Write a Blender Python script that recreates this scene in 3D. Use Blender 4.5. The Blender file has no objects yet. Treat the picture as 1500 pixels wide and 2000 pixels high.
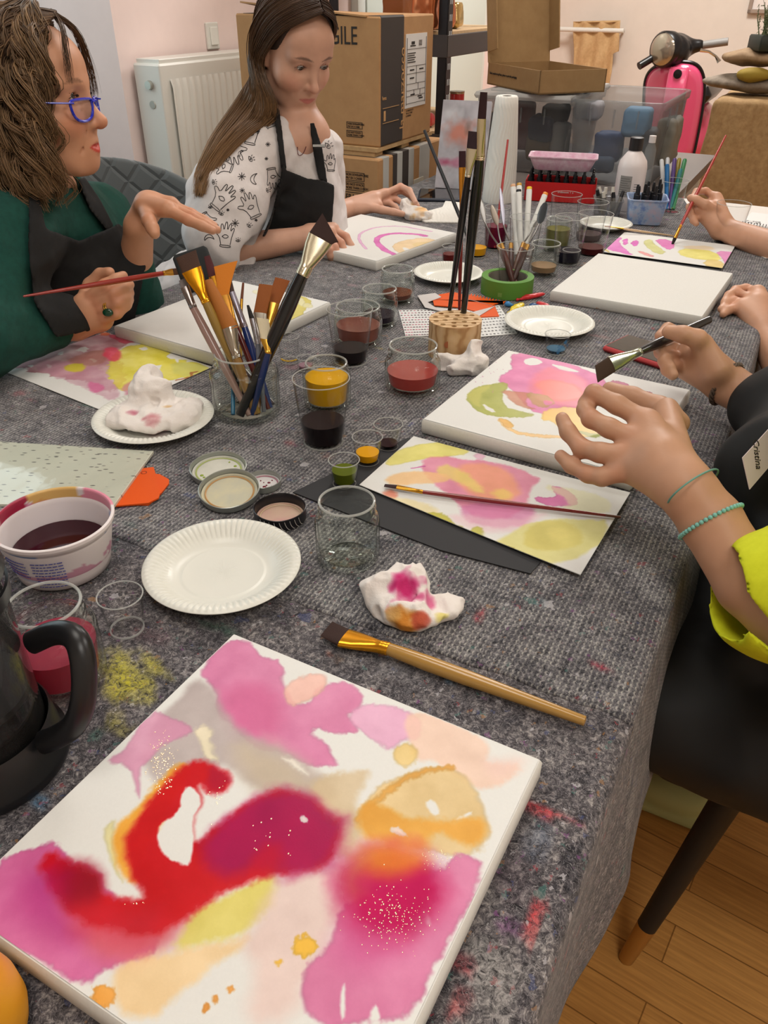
import bpy, bmesh, math, random, os
import numpy as np
from mathutils import Vector, Matrix
PI = math.pi
rng = np.random.default_rng(7)
SC = bpy.context.scene
COL = SC.collection
A = lambda *v: np.array(v, dtype=float)

# ------------------------------------------------------------ camera (1500 x 2000 frame)
F, PITCH, ROLL, CAMZ = 1550.0, math.radians(33.5), math.radians(.33), 1.25
_cp, _sp = math.cos(PITCH), math.sin(PITCH)
FW = A(0, _cp, -_sp); _u = A(0, _sp, _cp); _r = A(1, 0, 0)
RT = math.cos(ROLL) * _r + math.sin(ROLL) * _u
UP = -math.sin(ROLL) * _r + math.cos(ROLL) * _u
CAM = A(0, 0, CAMZ)
cd = bpy.data.cameras.new('camera'); cam = bpy.data.objects.new('camera', cd); COL.objects.link(cam)
cam.matrix_world = Matrix(((RT[0], UP[0], -FW[0], 0), (RT[1], UP[1], -FW[1], 0), (RT[2], UP[2], -FW[2], CAMZ), (0, 0, 0, 1)))
cd.sensor_fit = 'HORIZONTAL'; cd.sensor_width = 36; cd.lens = 36 * F / 1500; cd.clip_start = .02
SC.camera = cam

def ray(px, py): return FW + RT * ((px - 750) / F) - UP * ((py - 1000) / F)
def T(px, py, z=.75):
    r = ray(px, py); return CAM + r * ((CAMZ - z) / -r[2])
def D(px, py, Z): return CAM + ray(px, py) * Z
def ZD(p): return float((np.asarray(p) - CAM) @ FW)
def PJ(p):
    v = np.asarray(p) - CAM; z = v @ FW
    return A(750 + F * (v @ RT) / z, 1000 - F * (v @ UP) / z)
def HT(base, ytop):                       # height above base whose picture row is ytop
    lo, hi = 0.0, 1.0
    for _ in range(40):
        m = (lo + hi) / 2
        if PJ(base + A(0, 0, m))[1] > ytop: lo = m
        else: hi = m
    return lo
# table frame: a along the table, n across it (n=0 close to its right edge)
DU = A(.457, .889, 0); DU /= np.linalg.norm(DU); NU = A(DU[1], -DU[0], 0)
def W(a, n, z): return DU * a + NU * n + A(0, 0, z)
def AN(p): return float(p[:2] @ DU[:2]), float(p[:2] @ NU[:2])
TA = math.atan2(DU[1], DU[0])             # heading of the table axis
TZ = .7525

# ------------------------------------------------------------ materials
def lin(c):
    c = np.asarray(c, dtype=float)
    if c.max() > 1.0: c = c / 255.0
    return np.where(c <= .04045, c / 12.92, ((c + .055) / 1.055) ** 2.4)
def rgba(c): return (*[float(x) for x in lin(c)], 1.0)
MATS = {}
def mat(name, col=(200, 200, 200), rough=.6, metal=0., spec=.5, trans=0., ior=1.45, coat=0., sss=0., emit=None, es=1., alpha=1., sheen=0.):
    if name in MATS: return MATS[name]
    m = bpy.data.materials.new(name); m.use_nodes = True; b = m.node_tree.nodes['Principled BSDF']
    b.inputs['Base Color'].default_value = rgba(col); b.inputs['Roughness'].default_value = rough
    b.inputs['Metallic'].default_value = metal; b.inputs['Specular IOR Level'].default_value = spec
    b.inputs['Transmission Weight'].default_value = trans; b.inputs['IOR'].default_value = ior
    b.inputs['Coat Weight'].default_value = coat; b.inputs['Alpha'].default_value = alpha
    b.inputs['Sheen Weight'].default_value = sheen
    if sss: b.inputs['Subsurface Weight'].default_value = sss; b.inputs['Subsurface Radius'].default_value = (.01, .004, .002)
    if emit: b.inputs['Emission Color'].default_value = rgba(emit); b.inputs['Emission Strength'].default_value = es
    MATS[name] = m; return m
class NT:
    def __init__(s, m): s.m = m; s.t = m.node_tree; s.n = s.t.nodes; s.b = s.n.get('Principled BSDF')
    def node(s, ty, **kw):
        n = s.n.new(ty)
        for k, v in kw.items():
            if k.startswith('i_'):
                key = k[2:].replace('_', ' ')
                n.inputs[int(key) if key.isdigit() else key].default_value = v
            else: setattr(n, k, v)
        return n
    def link(s, a, ao, b, bi): s.t.links.new(a.outputs[ao], b.inputs[bi])
    def ramp(s, src, so, stops):
        r = s.node('ShaderNodeValToRGB'); e = r.color_ramp.elements
        while len(e) < len(stops): e.new(.5)
        for el, (p, c) in zip(e, stops): el.position = p; el.color = rgba(c) if len(c) == 3 else c
        s.link(src, so, r, 'Fac'); return r
    def mix(s, f, a, b, mode='MIX'):
        x = s.node('ShaderNodeMix', data_type='RGBA', blend_type=mode)
        for i, v in ((0, f), (6, a), (7, b)):
            if isinstance(v, tuple) and hasattr(v[0], 'outputs'): s.t.links.new(v[0].outputs[v[1]], x.inputs[i])
            elif i == 0: x.inputs[0].default_value = v
            else: x.inputs[i].default_value = rgba(v)
        return (x, 2)
    def bump(s, src, so, strength=.3, dist=.002):
        b = s.node('ShaderNodeBump'); b.inputs['Strength'].default_value = strength; b.inputs['Distance'].default_value = dist
        s.link(src, so, b, 'Height'); s.t.links.new(b.outputs[0], s.b.inputs['Normal']); return b
def noise(nt, scale, detail=4, rough=.6, co=None, dist=0):
    n = nt.node('ShaderNodeTexNoise'); n.inputs['Scale'].default_value = scale; n.inputs['Detail'].default_value = detail
    n.inputs['Roughness'].default_value = rough; n.inputs['Distortion'].default_value = dist
    if co: nt.t.links.new(co[0].outputs[co[1]], n.inputs['Vector'])
    return n
def nmat(name, c1, c2, scale=20, rough=.6, bump=.2, dist=.001, detail=5, **kw):
    if name in MATS: return MATS[name]
    m = mat(name, c1, rough, **kw); nt = NT(m); tc = nt.node('ShaderNodeTexCoord')
    n = noise(nt, scale, detail, .6, (tc, 'Object')); r = nt.ramp(n, 'Fac', [(.3, c1), (.7, c2)])
    nt.link(r, 'Color', nt.b, 'Base Color')
    if bump: nt.bump(n, 'Fac', bump, dist)
    return m
def vmat(name, rough=.6, wet=False, bump=0, bscale=600, sss=0, spec=.5, bdist=.0005):
    """base colour from the mesh's own colour attribute (pigment only); alpha = wetness"""
    if name in MATS: return MATS[name]
    m = mat(name, (200, 200, 200), rough, sss=sss, spec=spec); nt = NT(m)
    at = nt.node('ShaderNodeVertexColor', layer_name='Col'); nt.link(at, 'Color', nt.b, 'Base Color')
    if wet:
        mr = nt.node('ShaderNodeMapRange', i_3=rough, i_4=.12); nt.link(at, 'Alpha', mr, 0); nt.link(mr, 0, nt.b, 'Roughness')
    if bump:
        tc = nt.node('ShaderNodeTexCoord'); n = noise(nt, bscale, 3, .6, (tc, 'Object')); nt.bump(n, 'Fac', bump, bdist)
    return m
def glassmat(name, tint=(252, 253, 252), edge=(196, 202, 192), refl=.7, dens=.03, rough=.02):
    """thin clear glass or plastic: see-through face on, denser and mirror-like at grazing angles"""
    if name in MATS: return MATS[name]
    m = bpy.data.materials.new(name); m.use_nodes = True; nt = NT(m); nt.n.remove(nt.b)
    out = nt.n['Material Output']
    tr = nt.node('ShaderNodeBsdfTransparent'); gl = nt.node('ShaderNodeBsdfGlossy', i_Roughness=rough)
    df = nt.node('ShaderNodeBsdfDiffuse'); df.inputs[0].default_value = rgba((225, 225, 222))
    lw = nt.node('ShaderNodeLayerWeight', i_Blend=.5)
    cr = nt.ramp(lw, 'Facing', [(0, tint), (.7, tint), (1, edge)]); nt.link(cr, 'Color', tr, 'Color')
    pw = nt.node('ShaderNodeMath', operation='POWER'); nt.link(lw, 'Facing', pw, 0); pw.inputs[1].default_value = 4.
    mu = nt.node('ShaderNodeMath', operation='MULTIPLY_ADD'); nt.link(pw, 0, mu, 0); mu.inputs[1].default_value = refl; mu.inputs[2].default_value = .01
    m1 = nt.node('ShaderNodeMixShader'); nt.link(mu, 0, m1, 0); nt.link(tr, 0, m1, 1); nt.link(gl, 0, m1, 2)
    m2 = nt.node('ShaderNodeMixShader'); m2.inputs[0].default_value = dens; nt.link(m1, 0, m2, 1); nt.link(df, 0, m2, 2)
    nt.link(m2 if dens else m1, 0, out, 'Surface'); MATS[name] = m; return m
def liquid(name, col, opac=.7):
    if name in MATS: return MATS[name]
    if opac > .85: return mat(name, col, .22, spec=.15)
    m = bpy.data.materials.new(name); m.use_nodes = True; nt = NT(m); b = nt.b; out = nt.n['Material Output']
    b.inputs['Base Color'].default_value = rgba(col); b.inputs['Roughness'].default_value = .06
    tr = nt.node('ShaderNodeBsdfTransparent'); tr.inputs[0].default_value = rgba(col)
    mx = nt.node('ShaderNodeMixShader'); mx.inputs[0].default_value = opac
    nt.link(tr, 0, mx, 1); nt.link(b, 0, mx, 2); nt.link(mx, 0, out, 'Surface'); MATS[name] = m; return m

# ------------------------------------------------------------ objects
def tag(o, label=None, cat=None, group=None, kind=None):
    if label: o['label'] = label
    if cat: o['category'] = cat
    if group: o['group'] = group
    if kind: o['kind'] = kind
    return o
def mesh_obj(name, V, Fc, m, parent=None, smooth=True, M=None, cols=None, mi=None):
    V = np.asarray(V, dtype=np.float64).reshape(-1, 3)
    if M is not None: V = V @ np.asarray(M)[:3, :3].T + np.asarray(M)[:3, 3]
    me = bpy.data.meshes.new(name)
    if isinstance(Fc, np.ndarray):
        nf, k = Fc.shape
        me.vertices.add(len(V)); me.vertices.foreach_set('co', V.astype(np.float32).ravel())
        me.loops.add(nf * k); me.loops.foreach_set('vertex_index', Fc.astype(np.int32).ravel())
        me.polygons.add(nf); me.polygons.foreach_set('loop_start', np.arange(0, nf * k, k, dtype=np.int32))
        me.update(calc_edges=True)
    else:
        me.from_pydata(V.tolist(), [], [list(f) for f in Fc]); me.update()
    me.polygons.foreach_set('use_smooth', np.full(len(me.polygons), bool(smooth)))
    for x in (m if isinstance(m, (list, tuple)) else [m]): me.materials.append(x)
    if mi is not None: me.polygons.foreach_set('material_index', np.asarray(mi, dtype=np.int32))
    if cols is not None:
        ca = me.color_attributes.new('Col', 'FLOAT_COLOR', 'POINT')
        c = np.ones((len(V), 4), dtype=np.float32); c[:, :cols.shape[1]] = cols
        ca.data.foreach_set('color', c.ravel())
    o = bpy.data.objects.new(name, me); COL.objects.link(o)
    if parent is not None: o.parent = parent
    return o
def empty(name, loc=(0, 0, 0), rz=0., label=None, cat=None, group=None, M=None, kind=None):
    o = bpy.data.objects.new(name, None); COL.objects.link(o); o.empty_display_size = .05
    if M is not None: o.matrix_world = Matrix([list(map(float, r)) for r in M])
    else: o.location = tuple(float(v) for v in loc); o.rotation_euler = (0, 0, rz)
    return tag(o, label, cat, group, kind)
class MB:
    """collects shapes; build() links them as one mesh"""
    def __init__(s): s.V = []; s.F = []; s.I = []; s.n = 0
    def add(s, V, Fc, mi=0, M=None):
        V = np.asarray(V, float).reshape(-1, 3)
        if M is not None: V = V @ np.asarray(M)[:3, :3].T + np.asarray(M)[:3, 3]
        s.V.append(V); s.F += [tuple(i + s.n for i in f) for f in Fc]; s.I += [mi] * len(Fc); s.n += len(V); return s
    def box(s, c, d, mi=0, rz=0., M=None, bev=0.):
        x, y, z = [v / 2 for v in d]
        if bev:
            b = min(bev, x * .9, y * .9, z * .9); V = []; 
            for sz in (-1, 1):
                for lv in ((0, 1) if sz < 0 else (1, 0)):
                    ins = b if lv == 0 else 0; zz = sz * z if lv == 0 else sz * (z - b)
                    for k in range(16):
                        q = k // 4; t = (q + (k % 4) / 3) * PI / 2
                        cx = (1, -1, -1, 1)[q] * (x - b); cy = (1, 1, -1, -1)[q] * (y - b); rr = b - ins * .7
                        V.append((cx + rr * math.cos(t), cy + rr * math.sin(t), zz))
            Fc = [tuple(range(15, -1, -1)), tuple(range(48, 64))]
            for L in range(3):
                for k in range(16): Fc.append((L * 16 + k, L * 16 + (k + 1) % 16, L * 16 + 16 + (k + 1) % 16, L * 16 + 16 + k))
        else:
            V = [(i * x, j * y, k * z) for i in (-1, 1) for j in (-1, 1) for k in (-1, 1)]
            Fc = [(0, 1, 3, 2), (4, 6, 7, 5), (0, 4, 5, 1), (2, 3, 7, 6), (0, 2, 6, 4), (1, 5, 7, 3)]
        V = np.asarray(V, float); cs, sn = math.cos(rz), math.sin(rz)
        V = V @ np.array([[cs, sn, 0], [-sn, cs, 0], [0, 0, 1]]) + np.asarray(c, float)
        return s.add(V, Fc, mi, M)
    def lathe(s, prof, seg=40, mi=0, M=None, c=(0, 0, 0), fn=None, close=False):
        V = []; n = len(prof)
        for r, z in prof:
            for k in range(seg):
                t = 2 * PI * k / seg; rr, zz = (r, z) if fn is None else fn(r, z, t)
                V.append((c[0] + rr * math.cos(t), c[1] + rr * math.sin(t), c[2] + zz))
        Fc = []
        for i in range(n - 1 if not close else n):
            j = (i + 1) % n
            for k in range(seg): Fc.append((i * seg + k, i * seg + (k + 1) % seg, j * seg + (k + 1) % seg, j * seg + k))
        if not close:
            if prof[0][0] > 1e-6: Fc.append(tuple(range(seg - 1, -1, -1))) if False else None
        Fc = [f for f in Fc if f]
        return s.add(V, Fc, mi, M)
    def tube(s, pts, rad, seg=8, mi=0, cap=True, flat=1., M=None):
        pts = np.asarray(pts, float); n = len(pts); rad = np.broadcast_to(np.asarray(rad, float), (n,))
        tg = np.gradient(pts, axis=0) if n > 2 else np.repeat((pts[1:] - pts[:-1]), n, axis=0)
        tg /= np.maximum(np.linalg.norm(tg, axis=1, keepdims=True), 1e-9)
        up = A(0, 0, 1) if abs(tg[0][2]) < .9 else A(1, 0, 0); V = []
        s1 = np.cross(tg[0], up); s1 /= np.linalg.norm(s1)
        for i in range(n):
            s1 = s1 - tg[i] * (s1 @ tg[i]); s1 /= max(np.linalg.norm(s1), 1e-9); s2 = np.cross(tg[i], s1)
            for k in range(seg):
                t = 2 * PI * k / seg; V.append(pts[i] + rad[i] * (s1 * math.cos(t) + s2 * math.sin(t) * flat))
        Fc = [(i * seg + k, i * seg + (k + 1) % seg, (i + 1) * seg + (k + 1) % seg, (i + 1) * seg + k) for i in range(n - 1) for k in range(seg)]
        if cap: Fc += [tuple(range(seg - 1, -1, -1)), tuple((n - 1) * seg + k for k in range(seg))]
        return s.add(V, Fc, mi, M)
    def prism(s, poly, z0, z1, mi=0, M=None):
        n = len(poly); V = [(p[0], p[1], z0) for p in poly] + [(p[0], p[1], z1) for p in poly]
        Fc = [tuple(range(n - 1, -1, -1)), tuple(range(n, 2 * n))] + [(i, (i + 1) % n, n + (i + 1) % n, n + i) for i in range(n)]
        return s.add(V, Fc, mi, M)
    def build(s, name, m, parent=None, smooth=True, M=None, ang=None):
        V = np.concatenate(s.V) if s.V else np.zeros((0, 3))
        o = mesh_obj(name, V, s.F, m, parent, smooth, M, mi=s.I)
        if smooth: sharp(o, ang or 40)
        return o
def sharp(o, deg=40):
    o.data.set_sharp_from_angle(angle=math.radians(deg))
def frame(x, z, o):
    """4x4 with local x along x, local z close to z"""
    x = np.asarray(x, float) / np.linalg.norm(x); z = np.asarray(z, float); y = np.cross(z, x); y /= np.linalg.norm(y); z = np.cross(x, y)
    M = np.eye(4); M[:3, 0] = x; M[:3, 1] = y; M[:3, 2] = z; M[:3, 3] = o; return M
def rotm(ax, deg):
    return np.array(Matrix.Rotation(math.radians(deg), 3, ax))
def arc(r, z0, a0, a1, n, c=(0, 0)): return [(c[0] + r * math.cos(t), c[1] + r * math.sin(t)) for t in np.linspace(a0, a1, n)]

# ------------------------------------------------------------ numpy noise (value noise, used for shapes and pigments)
_tab = np.random.default_rng(3).random(8192)
def vnoise(P, seed=0):
    P = np.asarray(P, float); i = np.floor(P).astype(np.int64); f = P - i; f = f * f * (3 - 2 * f); k = P.shape[1]
    out = 0
    for c in range(2 ** k):
        w = 1.0; h = np.full(len(P), seed * 7919, dtype=np.int64)
        for d in range(k):
            b = (c >> d) & 1; w = w * (f[:, d] if b else 1 - f[:, d]); h = h + (i[:, d] + b) * (73856093, 19349663, 83492791)[d]
        h = (h ^ (h >> 13)) * 1274126177; h = (h ^ (h >> 16)) & 8191
        out = out + w * _tab[h]
    return out * 2 - 1
def fbm(P, octv=4, seed=0, gain=.5):
    s = 0; a = 1; t = 0
    for o in range(octv): s = s + a * vnoise(np.asarray(P) * 2 ** o, seed + o * 17); t += a; a *= gain
    return s / t
def sstep(a, b, x): t = np.clip((x - a) / (b - a), 0, 1); return t * t * (3 - 2 * t)
# ------------------------------------------------------------ implicit surfaces for bodies, clothes and crumpled things
class Prim:
    def __init__(s, f, k=.01, op='add'): s.f = f; s.k = k; s.op = op
def cone(a, b, ra, rb, k=.012, op='add'):
    a = np.asarray(a, float); b = np.asarray(b, float); ab = b - a; L = max(ab @ ab, 1e-12)
    def f(P):
        t = np.clip(((P - a) @ ab) / L, 0, 1); d = P - a - t[:, None] * ab
        return np.sqrt(np.einsum('ij,ij->i', d, d)) - (ra + (rb - ra) * t)
    return Prim(f, k, op)
def ball(c, r, k=.012, op='add'): return cone(c, np.asarray(c) + 1e-6, r, r, k, op)
def ell(c, r, k=.012, op='add', R=None):
    c = np.asarray(c, float); r = np.asarray(r, float)
    def f(P):
        q = P - c
        if R is not None: q = q @ R
        k0 = np.sqrt(((q / r) ** 2).sum(1)); k1 = np.sqrt(((q / r ** 2) ** 2).sum(1))
        return np.where(k0 < 1e-6, -r.min(), k0 * (k0 - 1) / np.maximum(k1, 1e-9))
    return Prim(f, k, op)
def rbox(c, h, r, R=None, k=.01, op='add'):
    c = np.asarray(c, float); h = np.asarray(h, float) - r
    def f(P):
        q = P - c
        if R is not None: q = q @ R
        q = np.abs(q) - h
        return np.sqrt((np.maximum(q, 0) ** 2).sum(1)) + np.minimum(q.max(1), 0) - r
    return Prim(f, k, op)
def chain(pts, rad, k=.012):
    return [cone(pts[i], pts[i + 1], rad[i], rad[i + 1], k) for i in range(len(pts) - 1)]
def local(prims, M, s=1.):
    """prims written in a local frame, moved to the world"""
    R = np.asarray(M)[:3, :3]; o = np.asarray(M)[:3, 3]
    return [Prim((lambda P, f=p.f: f(((P - o) @ R) / s) * s), p.k * s, p.op) for p in prims]
def comb(cur, d, k, op):
    if op == 'add':
        h = np.maximum(k - np.abs(cur - d), 0) / max(k, 1e-9); return np.minimum(cur, d) - h * h * k * .25
    if op == 'sub':
        d = -d; h = np.maximum(k - np.abs(cur - d), 0) / max(k, 1e-9); return np.maximum(cur, d) + h * h * k * .25
    h = np.maximum(k - np.abs(cur - d), 0) / max(k, 1e-9); return np.maximum(cur, d) + h * h * k * .25
def sdf(prims, P):
    P = np.asarray(P, float); cur = np.full(len(P), 9.)
    for p in prims: cur = comb(cur, p.f(P), p.k, p.op)
    return cur
def nets(prims, lo, hi, h, B=12, post=None, slack=1.3):
    lo = np.asarray(lo, float); n = np.ceil((np.asarray(hi) - lo) / h / B).astype(int)
    g = np.stack(np.meshgrid(*[np.arange(m) for m in n], indexing='ij'), -1).reshape(-1, 3)
    hd = B * h * math.sqrt(3) / 2
    C = lo + (g + .5) * B * h
    # hierarchical cull: combined distance at block centres
    keep = np.zeros(len(C), bool)
    for s in range(0, len(C), 200000):
        d = sdf(prims, C[s:s + 200000])
        if post: d = post(C[s:s + 200000], d)
        keep[s:s + 200000] = np.abs(d) < hd * slack + .003
    g = g[keep]; C = C[keep]; nb = len(g)
    ax = np.arange(B + 1) * h; off = np.stack(np.meshgrid(ax, ax, ax, indexing='ij'), -1).reshape(-1, 3)
    Vv = np.full((nb, len(off)), 9., dtype=np.float64); base = lo + g * B * h
    for p in prims:
        dc = p.f(C)
        if p.op == 'int': sel = np.arange(nb)
        else: sel = np.nonzero(dc < hd * 2.2 + p.k + .004)[0]
        for s in range(0, len(sel), 400):
            q = sel[s:s + 400]; P = (base[q][:, None, :] + off[None]).reshape(-1, 3)
            Vv[q] = comb(Vv[q].ravel(), p.f(P), p.k, p.op).reshape(len(q), -1)
    if post:
        for s in range(0, nb, 400):
            P = (base[s:s + 400][:, None, :] + off[None]).reshape(-1, 3)
            Vv[s:s + 400] = post(P, Vv[s:s + 400].ravel()).reshape(-1, len(off))
    Vv = Vv.reshape(nb, B + 1, B + 1, B + 1); Vv = np.where(np.abs(Vv) < 1e-9, 1e-9, Vv)
    S = Vv < 0
    # cell vertices
    cs = [S[:, i:i + B, j:j + B, k:k + B] for i in (0, 1) for j in (0, 1) for k in (0, 1)]
    tot = sum(c.astype(np.int8) for c in cs); act = (tot > 0) & (tot < 8)
    bi, x, y, z = np.nonzero(act)
    acc = np.zeros((len(bi), 3)); cnt = np.zeros(len(bi))
    crn = [(i, j, k) for i in (0, 1) for j in (0, 1) for k in (0, 1)]
    cv = {c: Vv[bi, x + c[0], y + c[1], z + c[2]] for c in crn}
    for c in crn:
        for d in range(3):
            if c[d] == 0:
                e = list(c); e[d] = 1; e = tuple(e); a, b = cv[c], cv[e]; m = (a < 0) != (b < 0)
                t = np.where(m, a / np.where(m, a - b, 1), 0); p = np.tile(np.array(c, float), (len(bi), 1)); p[:, d] += t
                acc[m] += p[m]; cnt += m
    pos = acc / cnt[:, None]
    cell = g[bi] * B + np.stack([x, y, z], 1)
    dims = n * B + 2
    cid = ((cell[:, 0] + 1) * dims[1] + cell[:, 1] + 1) * dims[2] + cell[:, 2] + 1
    order = np.argsort(cid); cid_s = cid[order]
    verts = lo + (cell + pos) * h
    quads = []
    for d in range(3):
        sl0 = [slice(0, B)] * 3; sl1 = list(sl0); sl1[d] = slice(1, B + 1)
        a = S[(slice(None), *sl0)]; b = S[(slice(None), *sl1)]
        eb, ex, ey, ez = np.nonzero(a != b)
        if not len(eb): continue
        fl = a[eb, ex, ey, ez]; base_c = g[eb] * B + np.stack([ex, ey, ez], 1)
        d1, d2 = (d + 1) % 3, (d + 2) % 3; idx = []; ok = np.ones(len(eb), bool)
        for (o1, o2) in ((0, 0), (-1, 0), (-1, -1), (0, -1)):
            c = base_c.copy(); c[:, d1] += o1; c[:, d2] += o2
            q = ((c[:, 0] + 1) * dims[1] + c[:, 1] + 1) * dims[2] + c[:, 2] + 1
            w = np.searchsorted(cid_s, q); w = np.minimum(w, len(cid_s) - 1); ok &= cid_s[w] == q; idx.append(order[w])
        Q = np.stack(idx, 1); Q[~fl] = Q[~fl][:, ::-1]; quads.append(Q[ok])
    Q = np.concatenate(quads)
    return verts, Q
def smooth_mesh(V, Q, it=1, lam=.5):
    for _ in range(it):
        acc = np.zeros_like(V); cnt = np.zeros(len(V))
        for i in range(4):
            for j in ((i + 1) % 4, (i + 3) % 4):
                np.add.at(acc, Q[:, i], V[Q[:, j]]); np.add.at(cnt, Q[:, i], 1)
        V = V + lam * (acc / np.maximum(cnt, 1)[:, None] - V)
    return V
def sdf_obj(name, prims, lo, hi, h, m, parent=None, colf=None, post=None, it=2, B=12, slack=1.3):
    V, Q = nets(prims, lo, hi, h, B, post, slack); V = smooth_mesh(V, Q, it)
    return mesh_obj(name, V, Q, m, parent, True, cols=colf(V) if colf else None)
# 2-D signed distance to a closed polygon (negative inside)
def psdf(P, poly):
    poly = np.asarray(poly, float); d = np.full(len(P), 1e9); s = np.ones(len(P))
    for i in range(len(poly)):
        a, b = poly[i], poly[i - 1]; e = b - a; w = P - a
        t = np.clip((w @ e) / max(e @ e, 1e-12), 0, 1); q = w - t[:, None] * e; d = np.minimum(d, (q * q).sum(1))
        c1 = P[:, 1] >= a[1]; c2 = P[:, 1] < b[1]; c3 = e[0] * w[:, 1] > e[1] * w[:, 0]
        fl = (c1 & c2 & c3) | (~c1 & ~c2 & ~c3); s = np.where(fl, -s, s)
    return s * np.sqrt(d)
def lsdf(P, pts):
    pts = np.asarray(pts, float); d = np.full(len(P), 1e9)
    for a, b in zip(pts[:-1], pts[1:]):
        e = b - a; w = P - a; t = np.clip((w @ e) / max(e @ e, 1e-12), 0, 1); q = w - t[:, None] * e; d = np.minimum(d, (q * q).sum(1))
    return np.sqrt(d)
def smoothpoly(p, it=2):
    p = np.asarray(p, float)
    for _ in range(it):
        q = np.roll(p, -1, 0); p = np.stack([.75 * p + .25 * q, .25 * p + .75 * q], 1).reshape(-1, p.shape[1])
    return p
def smoothline(p, it=2):
    p = np.asarray(p, float)
    for _ in range(it):
        q = [p[0]]
        for a, b in zip(p[:-1], p[1:]): q += [.75 * a + .25 * b, .25 * a + .75 * b]
        q.append(p[-1]); p = np.array(q)
    return p
# ------------------------------------------------------------ the room
TM = np.eye(4); TM[:3, 0] = DU; TM[:3, 1] = -NU; TM[:3, 2] = A(0, 0, 1)      # local (a, -n, z) -> world
TMi = np.linalg.inv(TM)
def abox(mb, a0, a1, n0, n1, z0, z1, mi=0, bev=0):
    return mb.box(((a0 + a1) / 2, -(n0 + n1) / 2, (z0 + z1) / 2), (abs(a1 - a0), abs(n1 - n0), abs(z1 - z0)), mi, bev=bev)
def aobj(mb, name, m, parent=None, smooth=False, **kw): return mb.build(name, m, parent, smooth, M=TM, **kw)
def plaster(name, c):
    c = A(*c); return nmat(name, tuple(c * .985), tuple(np.minimum(c * 1.01, 255)), 9, .85, .08, .0006)
pink = plaster('pink_plaster', (248, 226, 220)); beige = plaster('pale_plaster', (232, 220, 208)); white_p = plaster('white_plaster', (232, 228, 222))
white_paint = mat('white_enamel', (232, 230, 222), .35); black_wood = nmat('black_wood', (38, 34, 36), (52, 46, 48), 40, .5, .1)
def struct(name, m, *boxes):
    mb = MB()
    for b in boxes: abox(mb, *b)
    o = aobj(mb, name, m); tag(o, kind='structure'); return o
def floor_mat():
    m = mat('oak_floor', (150, 100, 55), .38); nt = NT(m); tc = nt.node('ShaderNodeTexCoord')
    mp = nt.node('ShaderNodeMapping'); mp.inputs['Rotation'].default_value = (0, 0, -TA + PI / 2 + .12); nt.link(tc, 'Object', mp, 'Vector')
    br = nt.node('ShaderNodeTexBrick'); br.offset = .37; nt.link(mp, 0, br, 'Vector')
    for k, v in (('Scale', 1.), ('Brick Width', .42), ('Row Height', .07), ('Mortar Size', .0011), ('Bias', 0.)): br.inputs[k].default_value = v
    br.inputs['Color1'].default_value = rgba((236, 178, 104)); br.inputs['Color2'].default_value = rgba((220, 162, 90)); br.inputs['Mortar'].default_value = rgba((160, 112, 58))
    st = nt.node('ShaderNodeMapping'); st.inputs['Scale'].default_value = (3, 60, 3); nt.link(mp, 0, st, 'Vector')
    n = noise(nt, 2.5, 6, .65, (st, 0), .4); r = nt.ramp(n, 'Fac', [(.3, (205, 190, 170)), (.7, (255, 250, 240))])
    x = nt.mix(.8, (br, 'Color'), (r, 'Color'), 'MULTIPLY'); nt.t.links.new(x[0].outputs[x[1]], nt.b.inputs['Base Color'])
    return m
struct('floor', floor_mat(), (-2.0, 6.4, -2.7, 2.2, -.06, 0))
struct('ceiling', white_p, (-2.0, 6.4, -2.7, 2.2, 2.75, 2.85))
struct('wall_left', pink, (2.1, 6.3, -2.7, -2.0, 0, 2.75))
struct('wall_left', pink, (-2.0, 2.1, -2.7, -2.5, 0, .80), (-2.0, 2.1, -2.7, -2.5, 2.35, 2.75), (-2.0, .1, -2.7, -2.5, .8, 2.35))
struct('wall_back', beige, (6.2, 6.3, -2.0, 2.2, 0, 2.75))
struct('wall_right', beige, (-2.0, 6.2, 2.1, 2.2, 0, 2.75))
struct('wall_front', white_p, (-2.0, -1.9, -2.5, 2.1, 0, 2.75))
# window with dark frame in the recess, deep black sill
frame_m = mat('dark_window_frame', (42, 40, 46), .4)
w = empty('window_1', W(1.1, -2.55, .8), kind='structure')
mb = MB()
for a0, a1, z0, z1 in ((.1, .17, .8, 2.35), (1.93, 2.09, .8, 2.35), (1.0, 1.07, .8, 2.35), (.1, 2.09, .8, .87), (.1, 2.09, 2.28, 2.35)): abox(mb, a0, a1, -2.62, -2.52, z0, z1, bev=.006)
mb.V = [np.vstack(mb.V)]; mb2 = mb
def rel(o, p): o.parent = p; o.matrix_parent_inverse = p.matrix_world.inverted(); return o
bpy.context.view_layer.update()
rel(aobj(mb2, 'window_frame', frame_m), w)
mb = MB(); abox(mb, .17, 1.0, -2.575, -2.565, .87, 2.28); abox(mb, 1.07, 1.93, -2.575, -2.565, .87, 2.28)
rel(aobj(mb, 'glass', glassmat('window_glass', (240, 246, 246), (190, 200, 200), .4, .02)), w)
mb = MB(); abox(mb, .1, 2.115, -2.52, -1.93, .675, .715, bev=.003)
tag(aobj(mb, 'trim_1', black_wood), kind='structure')
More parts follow.
